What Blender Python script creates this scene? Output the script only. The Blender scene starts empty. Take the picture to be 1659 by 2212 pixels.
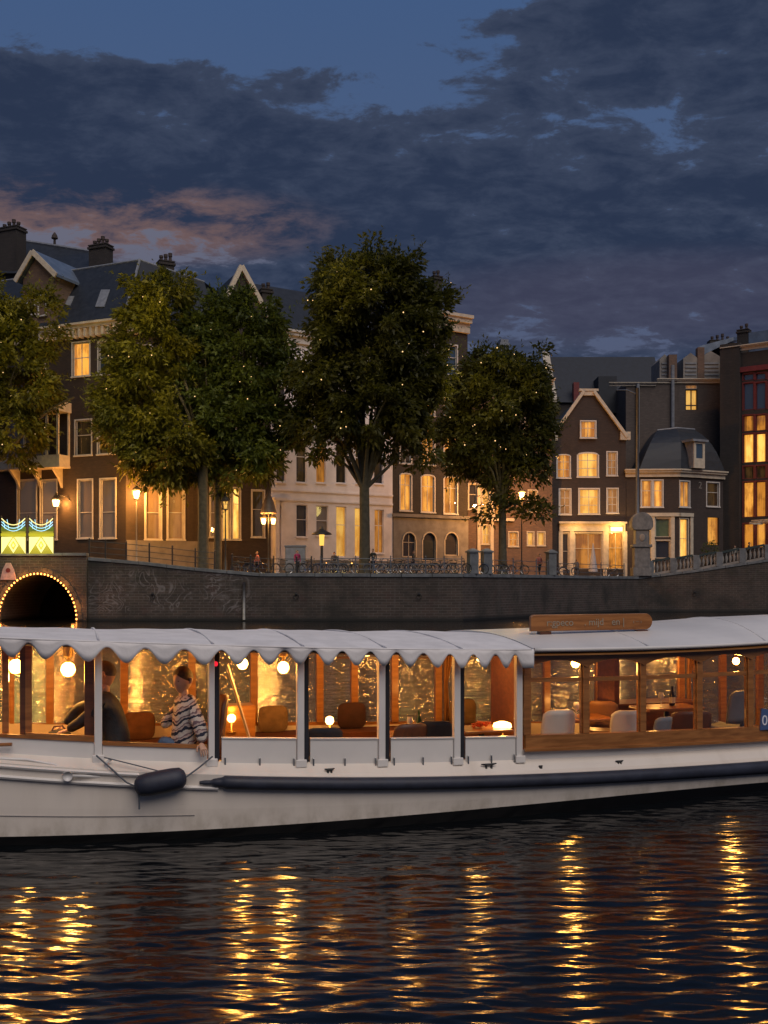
import bpy, math, random
import numpy as np
from mathutils import Vector, Matrix

# ------------------------------------------------------------------ camera, sky, light
F_PX, CX, HY, CH = 2200.0, 829.5, 1266.0, 2.43      # focal length, principal column, horizon row (of 1659 x 2212), eye height
SC = bpy.context.scene
C = SC.collection
cam = bpy.data.cameras.new('camera'); cam_o = bpy.data.objects.new('camera', cam); C.objects.link(cam_o)
cam.sensor_fit = 'HORIZONTAL'; cam.sensor_width = 36.0
cam.lens = 36.0 * F_PX / 1659.0
cam.shift_y = (HY - 1106.0) / 1659.0
cam.clip_start = 0.1; cam.clip_end = 3000
cam_o.location = (0, 0, CH); cam_o.rotation_euler = (math.pi / 2, 0, 0)
SC.camera = cam_o

SUN_EL, SUN_AZ = math.radians(50), math.radians(158)     # soft afterglow of the sky behind the camera
sun = bpy.data.lights.new('sun', 'SUN'); sun.energy = 1.7; sun.angle = math.radians(50); sun.color = (1.0, 0.87, 0.77)
sun_o = bpy.data.objects.new('sun', sun); C.objects.link(sun_o)
sd = Vector((math.sin(SUN_AZ) * math.cos(SUN_EL), math.cos(SUN_AZ) * math.cos(SUN_EL), math.sin(SUN_EL)))
sun_o.rotation_euler = sd.to_track_quat('Z', 'Y').to_euler()
sun_o.location = (0, -20, 30)

SC.view_settings.view_transform = 'Standard'; SC.view_settings.look = 'None'
SC.view_settings.exposure = 0.0; SC.view_settings.gamma = 1.0
SC.cycles.use_denoising = True
SC.cycles.sample_clamp_indirect = 6.0
SC.cycles.max_bounces = 8; SC.cycles.transparent_max_bounces = 16
SC.cycles.caustics_reflective = False; SC.cycles.caustics_refractive = False

class NT:
    """small helper to write node trees"""
    def __init__(s, tree): s.t = tree; s.t.nodes.clear()
    def n(s, typ, **kw):
        nd = s.t.nodes.new(typ)
        for k, v in kw.items(): setattr(nd, k, v)
        return nd
    def put(s, sock, v):
        if isinstance(v, bpy.types.NodeSocket): s.t.links.new(v, sock)
        elif v is not None: sock.default_value = v
    def m(s, op, a, b=None, c=None, clamp=False):
        nd = s.n('ShaderNodeMath', operation=op, use_clamp=clamp)
        s.put(nd.inputs[0], a)
        if b is not None: s.put(nd.inputs[1], b)
        if c is not None: s.put(nd.inputs[2], c)
        return nd.outputs[0]
    def mix(s, f, a, b, blend='MIX'):
        nd = s.n('ShaderNodeMix', data_type='RGBA', blend_type=blend)
        s.put(nd.inputs[0], f)
        for sock, v in ((nd.inputs[6], a), (nd.inputs[7], b)):
            s.put(sock, (*v, 1) if isinstance(v, (tuple, list)) and len(v) == 3 else v)
        return nd.outputs[2]
    def ramp(s, f, stops, interp='LINEAR'):
        nd = s.n('ShaderNodeValToRGB'); cr = nd.color_ramp; cr.interpolation = interp
        while len(cr.elements) < len(stops): cr.elements.new(0.5)
        for e, (p, c) in zip(cr.elements, stops):
            e.position = p; e.color = (*c, 1) if len(c) == 3 else c
        s.put(nd.inputs[0], f); return nd.outputs[0]
    def noise(s, vec=None, scale=5, detail=4, rough=0.5, dist=0.0, out=0):
        nd = s.n('ShaderNodeTexNoise'); s.put(nd.inputs['Scale'], scale); nd.inputs['Detail'].default_value = detail
        nd.inputs['Roughness'].default_value = rough; nd.inputs['Distortion'].default_value = dist
        if vec is not None: s.put(nd.inputs['Vector'], vec)
        return nd.outputs[out]
    def smooth(s, v, lo, hi):
        nd = s.n('ShaderNodeMapRange', interpolation_type='SMOOTHSTEP')
        s.put(nd.inputs[0], v); nd.inputs[1].default_value = lo; nd.inputs[2].default_value = hi
        return nd.outputs[0]
    def comb(s, x, y, z):
        nd = s.n('ShaderNodeCombineXYZ')
        for i, v in enumerate((x, y, z)): s.put(nd.inputs[i], v)
        return nd.outputs[0]

world = bpy.data.worlds.new('World'); SC.world = world; world.use_nodes = True
w = NT(world.node_tree)
tc = w.n('ShaderNodeTexCoord'); sep = w.n('ShaderNodeSeparateXYZ'); w.put(sep.inputs[0], tc.outputs['Generated'])
dx, dy, dz = sep.outputs
ady = w.m('MAXIMUM', w.m('ABSOLUTE', dy), 0.02)
X = w.m('DIVIDE', dx, ady)                               # tangent of azimuth, of elevation
Z = w.m('DIVIDE', dz, w.m('SQRT', w.m('ADD', w.m('MULTIPLY', dx, w.m('MULTIPLY', dx, 0.6)), w.m('MULTIPLY', dy, dy))))
Zc = w.m('MAXIMUM', Z, 0.0)
den = w.m('ADD', w.m('MAXIMUM', dz, 0.0), 0.22)
vec = w.comb(w.m('MULTIPLY', w.m('DIVIDE', dx, den), 0.72), w.m('DIVIDE', dy, den), 3.7)
n1 = w.noise(vec, 12.5, 10, 0.64, 0.35)
n2 = w.noise(vec, 1.7, 4, 0.5)
n3 = w.noise(vec, 34.0, 6, 0.6, 0.2)
def px(x): return (x - CX) / F_PX
def pz(y): return (HY - y) / F_PX
def ell(cx_, cy_, rx, ry):
    a = w.m('DIVIDE', w.m('SUBTRACT', X, px(cx_)), rx / F_PX); b = w.m('DIVIDE', w.m('SUBTRACT', Z, pz(cy_)), ry / F_PX)
    return w.m('SUBTRACT', 1.0, w.m('ADD', w.m('MULTIPLY', a, a), w.m('MULTIPLY', b, b)))
# the long bank of cloud, falling gently to the right, its thickness, and a second bank higher up on the right
line = w.m('ADD', w.m('MULTIPLY', X, -0.13), pz(465))
band = w.m('DIVIDE', w.m('SUBTRACT', Z, line), 225 / F_PX)
bank = w.m('SUBTRACT', 1.0, w.m('MULTIPLY', band, band))
bank = w.m('MAXIMUM', bank, -1.2)
bank2 = w.m('MAXIMUM', ell(1500, 120, 400, 165), -1.2)
clear = w.m('MAXIMUM', ell(380, 40, 900, 130), 0.0)
mask = w.m('MAXIMUM', bank, bank2)
dens = w.m('ADD', w.m('MULTIPLY', w.m('SUBTRACT', n1, 0.5), 3.6), w.m('ADD', w.m('MULTIPLY', mask, 0.62), 0.34))
dens = w.m('ADD', dens, w.m('MULTIPLY', w.m('SUBTRACT', n2, 0.5), 1.2))
dens = w.m('ADD', dens, w.m('MULTIPLY', w.m('SUBTRACT', n3, 0.5), 1.25))
dens = w.m('SUBTRACT', dens, w.m('MULTIPLY', clear, 0.62))
dens = w.m('SUBTRACT', dens, w.m('MULTIPLY', w.m('MAXIMUM', ell(200, 560, 560, 85), 0.0), 0.7))
cover = w.smooth(dens, -0.06, 0.36)
thick = w.smooth(dens, 0.1, 1.3)
sky_t = w.n('ShaderNodeTexSky', sky_type='NISHITA'); sky_t.sun_disc = False
sky_t.sun_elevation = SUN_EL; sky_t.sun_rotation = SUN_AZ
base = w.ramp(w.m('MULTIPLY', Zc, 1.45), [(0.0, (0.065, 0.070, 0.115)), (0.25, (0.080, 0.090, 0.150)), (0.55, (0.066, 0.104, 0.200)), (0.90, (0.048, 0.097, 0.218)), (1.0, (0.034, 0.074, 0.175))])
nis = w.mix(1.0, sky_t.outputs[0], (0.0025, 0.0025, 0.0025), 'MULTIPLY')
base = w.mix(1.0, base, nis, 'ADD')
glow = w.m('MAXIMUM', ell(150, 500, 800, 190), 0.0)
base = w.mix(w.m('MULTIPLY', glow, 0.5, clamp=True), base, (0.195, 0.165, 0.175))
cloud = w.mix(thick, (0.044, 0.060, 0.106), (0.023, 0.036, 0.074))
edge = w.m('MULTIPLY', w.m('MULTIPLY', w.m('SUBTRACT', 1.0, thick), w.smooth(ell(250, 490, 560, 105), 0.0, 0.9)), 0.75, clamp=True)
cloud = w.mix(edge, cloud, (0.20, 0.115, 0.098))
pink2 = w.m('MULTIPLY', w.smooth(ell(1400, 660, 700, 130), 0.0, 0.9), 0.35)
cloud = w.mix(pink2, cloud, (0.085, 0.075, 0.12))
final = w.mix(cover, base, cloud)
bg = w.n('ShaderNodeBackground'); w.put(bg.inputs[0], final); bg.inputs[1].default_value = 1.0
w.t.links.new(bg.outputs[0], w.n('ShaderNodeOutputWorld').inputs[0])

# ------------------------------------------------------------------ helpers
rng = random.Random(7)
nrng = np.random.default_rng(11)
def at(x, y, d): return Vector(((x - CX) / F_PX * d, d, CH + (HY - y) / F_PX * d))
def plan(x, d): return Vector(((x - CX) / F_PX * d, d))

def tag(o, label=None, cat=None, group=None, kind=None):
    for k, v in (('label', label), ('category', cat), ('group', group), ('kind', kind)):
        if v: o[k] = v
    return o
def empty(name, loc, rz=0.0, label=None, cat=None, group=None, kind=None):
    o = bpy.data.objects.new(name, None); C.objects.link(o); o.empty_display_size = 0.2
    o.location = loc; o.rotation_euler = (0, 0, rz)
    return tag(o, label, cat, group, kind)
def copy_tree(o, parent=None):
    c = o.copy(); C.objects.link(c)
    if parent: c.parent = parent
    for ch in o.children: copy_tree(ch, c)
    return c

class MB:
    def __init__(s): s.v = []; s.f = []
    def quad(s, *p):
        i = len(s.v); s.v += [tuple(q) for q in p]; s.f.append(tuple(range(i, i + len(p)))); return s
    def hexa(s, b, t):
        i = len(s.v); n = len(b); s.v += [tuple(q) for q in b] + [tuple(q) for q in t]
        s.f.append(tuple(range(i + n - 1, i - 1, -1))); s.f.append(tuple(range(i + n, i + 2 * n)))
        for k in range(n): s.f.append((i + k, i + (k + 1) % n, i + n + (k + 1) % n, i + n + k))
        return s
    def box(s, x0, x1, y0, y1, z0, z1):
        return s.hexa([(x0, y0, z0), (x1, y0, z0), (x1, y1, z0), (x0, y1, z0)], [(x0, y0, z1), (x1, y0, z1), (x1, y1, z1), (x0, y1, z1)])
    def prism(s, poly, y0, y1):            # polygon in x,z pushed along y
        return s.hexa([(x, y0, z) for x, z in poly], [(x, y1, z) for x, z in poly])
    def bar(s, a, b, wd, ht=None, up=(0, 0, 1)):
        a = Vector(a); b = Vector(b); d = (b - a).normalized(); u = Vector(up)
        if abs(d.dot(u)) > 0.95: u = Vector((0, 1, 0))
        sx = d.cross(u).normalized() * wd / 2; uu = sx.cross(d).normalized() * (ht or wd) / 2
        return s.hexa([a - sx - uu, a + sx - uu, a + sx + uu, a - sx + uu], [b - sx - uu, b + sx - uu, b + sx + uu, b - sx + uu])
    def tube(s, pts, r, n=8, closed=False):
        pts = [Vector(p) for p in pts]; m = len(pts)
        rs = r if isinstance(r, (list, tuple)) else [r] * m
        i0 = len(s.v); ref = None
        for k, p in enumerate(pts):
            if closed: d = pts[(k + 1) % m] - pts[k - 1]
            else: d = pts[min(k + 1, m - 1)] - pts[max(k - 1, 0)]
            d.normalize()
            if ref is None or abs(ref.dot(d)) > 0.98:
                ref = Vector((0, 0, 1)) if abs(d.z) < 0.9 else Vector((1, 0, 0))
            a = d.cross(ref).normalized(); b = a.cross(d).normalized(); ref = b
            for j in range(n):
                t = 2 * math.pi * j / n
                s.v.append(tuple(p + (a * math.cos(t) + b * math.sin(t)) * rs[k]))
        for k in range(m if closed else m - 1):
            k2 = (k + 1) % m
            for j in range(n):
                s.f.append((i0 + k * n + j, i0 + k * n + (j + 1) % n, i0 + k2 * n + (j + 1) % n, i0 + k2 * n + j))
        if not closed:
            s.f.append(tuple(i0 + j for j in range(n))); s.f.append(tuple(i0 + (m - 1) * n + j for j in range(n - 1, -1, -1)))
        return s
    def lathe(s, prof, c=(0, 0), n=14):
        i0 = len(s.v); m = len(prof)
        for r, z in prof:
            for j in range(n):
                t = 2 * math.pi * j / n; s.v.append((c[0] + r * math.cos(t), c[1] + r * math.sin(t), z))
        for k in range(m - 1):
            for j in range(n):
                s.f.append((i0 + k * n + j, i0 + k * n + (j + 1) % n, i0 + (k + 1) * n + (j + 1) % n, i0 + (k + 1) * n + j))
        s.f.append(tuple(i0 + j for j in range(n - 1, -1, -1))); s.f.append(tuple(i0 + (m - 1) * n + j for j in range(n)))
        return s
    def grid(s, P):                        # P[i][j] points
        i0 = len(s.v); a = len(P); b = len(P[0])
        for row in P: s.v += [tuple(q) for q in row]
        for i in range(a - 1):
            for j in range(b - 1):
                s.f.append((i0 + i * b + j, i0 + (i + 1) * b + j, i0 + (i + 1) * b + j + 1, i0 + i * b + j + 1))
        return s
    def build(s, name, mat, parent=None, smooth=False, xf=None, bevel=0.0, label=None, solid=0.0):
        vs = s.v if xf is None else [tuple(xf @ Vector(q)) for q in s.v]
        me = bpy.data.meshes.new(name); me.from_pydata(vs, [], s.f); me.materials.append(mat)
        if smooth: me.polygons.foreach_set('use_smooth', [True] * len(me.polygons))
        me.update()
        o = bpy.data.objects.new(name, me); C.objects.link(o)
        if parent is not None: o.parent = parent
        if solid: md = o.modifiers.new('solid', 'SOLIDIFY'); md.thickness = solid; md.offset = 0
        if bevel: md = o.modifiers.new('bevel', 'BEVEL'); md.width = bevel; md.segments = 2; md.limit_method = 'ANGLE'
        if label: o['label'] = label
        return o

# ------------------------------------------------------------------ materials
MATS = {}
def pr(name, col, rough=0.7, metal=0.0, vary=0.0, vscale=3.0, bump=0.0, bscale=20.0, spec=0.5, emit=None, es=0.0, trans=0.0):
    if name in MATS: return MATS[name]
    m = bpy.data.materials.new(name); m.use_nodes = True; t = NT(m.node_tree)
    b = t.n('ShaderNodeBsdfPrincipled'); o = t.n('ShaderNodeOutputMaterial'); t.t.links.new(b.outputs[0], o.inputs[0])
    b.inputs['Base Color'].default_value = (*col, 1); b.inputs['Roughness'].default_value = rough; b.inputs['Metallic'].default_value = metal
    b.inputs['Specular IOR Level'].default_value = spec
    tcn = t.n('ShaderNodeTexCoord').outputs['Object']
    if vary:
        nz = t.noise(tcn, vscale, 5, 0.6)
        t.put(b.inputs['Base Color'], t.mix(t.smooth(nz, 0.25, 0.75), tuple(c * (1 - vary) for c in col), tuple(min(1, c * (1 + vary)) for c in col)))
        t.put(b.inputs['Roughness'], t.m('ADD', rough - 0.1, t.m('MULTIPLY', nz, 0.2)))
    if bump:
        bp = t.n('ShaderNodeBump'); bp.inputs['Strength'].default_value = bump; bp.inputs['Distance'].default_value = 0.02
        t.put(bp.inputs['Height'], t.noise(tcn, bscale, 4, 0.6)); t.put(b.inputs['Normal'], bp.outputs[0])
    if emit: b.inputs['Emission Color'].default_value = (*emit, 1); b.inputs['Emission Strength'].default_value = es
    MATS[name] = m; return m
def emis(name, col, st, sample=True):
    if name in MATS: return MATS[name]
    m = bpy.data.materials.new(name); m.use_nodes = True; t = NT(m.node_tree)
    e = t.n('ShaderNodeEmission'); e.inputs[0].default_value = (*col, 1); e.inputs[1].default_value = st
    t.t.links.new(e.outputs[0], t.n('ShaderNodeOutputMaterial').inputs[0])
    if not sample: m.cycles.emission_sampling = 'NONE'
    MATS[name] = m; return m
def glass(name, tint=(1, 1, 1), refl=1.0, rough=0.02, wob=0.0, wscale=6.0, haze=0.0, hazecol=(0.5, 0.5, 0.5)):
    m = bpy.data.materials.new(name); m.use_nodes = True; t = NT(m.node_tree)
    tr = t.n('ShaderNodeBsdfTransparent'); tr.inputs[0].default_value = (*tint, 1)
    gl = t.n('ShaderNodeBsdfGlossy'); gl.inputs['Roughness'].default_value = rough
    lw = t.n('ShaderNodeLayerWeight'); fc = t.m('ADD', 0.035, t.m('MULTIPLY', t.m('POWER', lw.outputs['Facing'], 5.0), 0.96))
    if wob:
        bp = t.n('ShaderNodeBump'); bp.inputs['Strength'].default_value = wob; bp.inputs['Distance'].default_value = 0.05
        mp = t.n('ShaderNodeMapping'); mp.inputs['Scale'].default_value = (1, 1, 2.2); t.put(mp.inputs[0], t.n('ShaderNodeTexCoord').outputs['Object'])
        t.put(bp.inputs['Height'], t.noise(mp.outputs[0], wscale, 3, 0.5, 0.6)); t.put(gl.inputs['Normal'], bp.outputs[0])
    ms = t.n('ShaderNodeMixShader'); t.put(ms.inputs[0], t.m('MULTIPLY', fc, refl, clamp=True))
    t.t.links.new(tr.outputs[0], ms.inputs[1]); t.t.links.new(gl.outputs[0], ms.inputs[2]); last = ms.outputs[0]
    if haze:
        df = t.n('ShaderNodeBsdfDiffuse'); df.inputs[0].default_value = (*hazecol, 1)
        m2 = t.n('ShaderNodeMixShader'); m2.inputs[0].default_value = haze
        t.t.links.new(last, m2.inputs[1]); t.t.links.new(df.outputs[0], m2.inputs[2]); last = m2.outputs[0]
    t.t.links.new(last, t.n('ShaderNodeOutputMaterial').inputs[0]); MATS[name] = m; return m
def brick(name, c1, c2, mortar, wear=0.35, size=1.0):
    m = bpy.data.materials.new(name); m.use_nodes = True; t = NT(m.node_tree)
    s_ = t.n('ShaderNodeSeparateXYZ'); t.put(s_.inputs[0], t.n('ShaderNodeTexCoord').outputs['Object'])
    v = t.comb(t.m('ADD', s_.outputs[0], s_.outputs[1]), s_.outputs[2], 0.0)
    b = t.n('ShaderNodeTexBrick'); t.put(b.inputs[0], v)
    b.inputs['Scale'].default_value = 1.0 / size; b.inputs['Mortar Size'].default_value = 0.010; b.inputs['Brick Width'].default_value = 0.22; b.inputs['Row Height'].default_value = 0.07
    for k, c in (('Color1', c1), ('Color2', c2), ('Mortar', mortar)): b.inputs[k].default_value = (*c, 1)
    nz = t.noise(v, 0.45, 6, 0.65); n3 = t.noise(v, 7.0, 3, 0.6)
    col = t.mix(t.m('MULTIPLY', t.smooth(nz, 0.42, 0.75), wear), b.outputs[0], tuple(c * 0.35 for c in c1))
    col = t.mix(t.m('MULTIPLY', t.smooth(n3, 0.5, 0.8), wear * 0.6), col, mortar)
    sv = t.n('ShaderNodeSeparateXYZ'); t.put(sv.inputs[0], v)
    crs = t.noise(t.comb(t.m('MULTIPLY', sv.outputs[0], 1.6), t.m('MULTIPLY', sv.outputs[1], 6.0), 0.0), 1.0, 5, 0.7)
    col = t.mix(t.m('MULTIPLY', t.smooth(crs, 0.45, 0.75), 0.5), col, tuple(min(1, c * 1.9) for c in c1))
    drip = t.noise(t.comb(t.m('MULTIPLY', sv.outputs[0], 1.3), t.m('MULTIPLY', sv.outputs[1], 0.12), 0.0), 1.0, 4, 0.6)
    col = t.mix(t.m('MULTIPLY', t.smooth(drip, 0.55, 0.8), 0.45), col, tuple(c * 0.4 for c in c1))
    p = t.n('ShaderNodeBsdfPrincipled'); t.put(p.inputs['Base Color'], col); p.inputs['Roughness'].default_value = 0.85
    bp = t.n('ShaderNodeBump'); bp.inputs['Strength'].default_value = 0.5; bp.inputs['Distance'].default_value = 0.01
    t.put(bp.inputs['Height'], t.m('SUBTRACT', 1.0, b.outputs['Fac'])); t.put(p.inputs['Normal'], bp.outputs[0])
    t.t.links.new(p.outputs[0], t.n('ShaderNodeOutputMaterial').inputs[0]); MATS[name] = m; return m
def curtain(name, c_hi, c_lo, st, fold=9.0, dif=(0.18, 0.11, 0.06)):
    """the lit cloth or room behind a pane: folds of cloth and furniture-sized darker patches, lamp glow painted into its emission"""
    m = bpy.data.materials.new(name); m.use_nodes = True; t = NT(m.node_tree)
    s_ = t.n('ShaderNodeSeparateXYZ'); t.put(s_.inputs[0], t.n('ShaderNodeTexCoord').outputs['Object'])
    inf = t.n('ShaderNodeObjectInfo').outputs['Random']
    v = t.comb(t.m('ADD', s_.outputs[0], t.m('MULTIPLY', inf, 90.0)), s_.outputs[1], t.m('MULTIPLY', s_.outputs[2], 0.55))
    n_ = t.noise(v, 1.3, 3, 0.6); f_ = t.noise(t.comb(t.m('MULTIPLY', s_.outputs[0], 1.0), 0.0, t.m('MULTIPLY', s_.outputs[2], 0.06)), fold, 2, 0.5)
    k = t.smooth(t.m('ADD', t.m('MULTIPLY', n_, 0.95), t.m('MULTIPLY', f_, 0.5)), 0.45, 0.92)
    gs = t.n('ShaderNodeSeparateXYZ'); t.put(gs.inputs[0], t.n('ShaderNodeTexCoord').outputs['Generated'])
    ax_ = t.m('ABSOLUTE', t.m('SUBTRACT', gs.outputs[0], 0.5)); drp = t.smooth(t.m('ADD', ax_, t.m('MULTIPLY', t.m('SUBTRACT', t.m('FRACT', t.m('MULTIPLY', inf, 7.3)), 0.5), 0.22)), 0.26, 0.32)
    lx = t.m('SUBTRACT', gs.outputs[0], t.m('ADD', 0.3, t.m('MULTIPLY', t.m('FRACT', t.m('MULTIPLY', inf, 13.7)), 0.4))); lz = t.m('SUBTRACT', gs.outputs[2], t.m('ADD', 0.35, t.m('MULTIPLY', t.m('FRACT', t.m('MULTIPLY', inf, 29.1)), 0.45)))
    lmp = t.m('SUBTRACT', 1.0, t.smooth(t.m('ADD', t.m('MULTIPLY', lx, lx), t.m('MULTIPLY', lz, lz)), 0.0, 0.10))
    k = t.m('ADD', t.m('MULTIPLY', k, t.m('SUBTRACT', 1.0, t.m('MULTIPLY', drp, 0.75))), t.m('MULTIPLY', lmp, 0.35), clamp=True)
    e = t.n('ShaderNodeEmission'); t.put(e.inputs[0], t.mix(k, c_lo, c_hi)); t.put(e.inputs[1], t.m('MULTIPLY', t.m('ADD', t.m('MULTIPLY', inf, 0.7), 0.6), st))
    d = t.n('ShaderNodeBsdfDiffuse'); d.inputs[0].default_value = (*dif, 1)
    a = t.n('ShaderNodeAddShader'); t.t.links.new(e.outputs[0], a.inputs[0]); t.t.links.new(d.outputs[0], a.inputs[1])
    t.t.links.new(a.outputs[0], t.n('ShaderNodeOutputMaterial').inputs[0])
    m.cycles.emission_sampling = 'NONE'; MATS[name] = m; return m
def wood(name, c1, c2, rough=0.35, scale=1.0):
    m = bpy.data.materials.new(name); m.use_nodes = True; t = NT(m.node_tree)
    mp = t.n('ShaderNodeMapping'); mp.inputs['Scale'].default_value = (0.8 * scale, 6 * scale, 9 * scale)
    t.put(mp.inputs[0], t.n('ShaderNodeTexCoord').outputs['Object'])
    nz = t.noise(mp.outputs[0], 2.4, 6, 0.62, 0.5)
    p = t.n('ShaderNodeBsdfPrincipled'); t.put(p.inputs['Base Color'], t.mix(t.smooth(nz, 0.3, 0.72), c1, c2)); p.inputs['Roughness'].default_value = rough
    p.inputs['Coat Weight'].default_value = 0.25; p.inputs['Coat Roughness'].default_value = 0.15
    bp = t.n('ShaderNodeBump'); bp.inputs['Strength'].default_value = 0.12; bp.inputs['Distance'].default_value = 0.004
    t.put(bp.inputs['Height'], nz); t.put(p.inputs['Normal'], bp.outputs[0])
    t.t.links.new(p.outputs[0], t.n('ShaderNodeOutputMaterial').inputs[0]); MATS[name] = m; return m

white = pr('white_paint', (0.60, 0.56, 0.52), 0.5, vary=0.12, vscale=1.5)
cream = pr('cream_paint', (0.55, 0.47, 0.36), 0.55, vary=0.15)
stone = pr('grey_stone', (0.22, 0.20, 0.18), 0.85, vary=0.25, vscale=1.2, bump=0.3)
dkstone = pr('dark_bluestone', (0.13, 0.14, 0.15), 0.8, vary=0.3, vscale=2.0, bump=0.3)
render_w = pr('pale_render', (0.78, 0.73, 0.74), 0.8, vary=0.14, vscale=0.7, bump=0.15)
brown_b = brick('brown_brick', (0.050, 0.031, 0.023), (0.034, 0.022, 0.017), (0.066, 0.053, 0.043))
dark_b = brick('dark_brick', (0.036, 0.028, 0.024), (0.024, 0.019, 0.017), (0.054, 0.047, 0.041))
plum_b = brick('plum_brick', (0.044, 0.029, 0.025), (0.031, 0.022, 0.020), (0.06, 0.049, 0.045))
side_b = brick('side_brick', (0.092, 0.072, 0.062), (0.070, 0.055, 0.048), (0.11, 0.09, 0.08), wear=0.25)
gable_b = brick('gable_brick', (0.15, 0.085, 0.055), (0.12, 0.07, 0.045), (0.15, 0.12, 0.10))
slate = pr('slate', (0.014, 0.018, 0.026), 0.6, vary=0.35, vscale=2.5, bump=0.4, bscale=6)
zinc = pr('zinc', (0.16, 0.20, 0.26), 0.4, metal=0.4, vary=0.25, vscale=1.2)
lead = pr('lead_trim', (0.20, 0.21, 0.23), 0.5, vary=0.2)
redpaint = pr('red_paint', (0.16, 0.025, 0.022), 0.45, vary=0.2)
iron = pr('black_iron', (0.02, 0.02, 0.022), 0.5, vary=0.3)
darkdoor = pr('dark_door', (0.028, 0.034, 0.032), 0.4, vary=0.2)
greenblind = pr('green_blind', (0.10, 0.14, 0.05), 0.8, vary=0.2)
potclay = pr('chimney_pot', (0.05, 0.035, 0.03), 0.8, vary=0.3)
pane_g = glass('window_glass', refl=1.6)
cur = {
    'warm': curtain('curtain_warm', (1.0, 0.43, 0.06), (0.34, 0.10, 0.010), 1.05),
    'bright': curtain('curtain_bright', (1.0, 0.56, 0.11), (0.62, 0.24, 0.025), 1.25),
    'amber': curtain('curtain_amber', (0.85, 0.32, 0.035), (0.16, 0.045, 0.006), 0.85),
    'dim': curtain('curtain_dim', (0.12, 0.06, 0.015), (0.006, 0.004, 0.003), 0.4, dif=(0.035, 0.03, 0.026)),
    'blind': curtain('curtain_blind', (0.16, 0.095, 0.05), (0.10, 0.055, 0.03), 0.4, dif=(0.20, 0.165, 0.14)),  # blinds lit from outside; that light is put in as faint emission
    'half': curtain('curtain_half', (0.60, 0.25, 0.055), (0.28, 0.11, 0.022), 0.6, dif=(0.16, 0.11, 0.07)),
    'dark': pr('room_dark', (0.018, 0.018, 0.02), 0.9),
    'sky': pr('sky_reflection_blue', (0.05, 0.08, 0.12), 0.15),  # dark panes; the reflected sky is put in as blue colour
    'green': greenblind,
}

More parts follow.
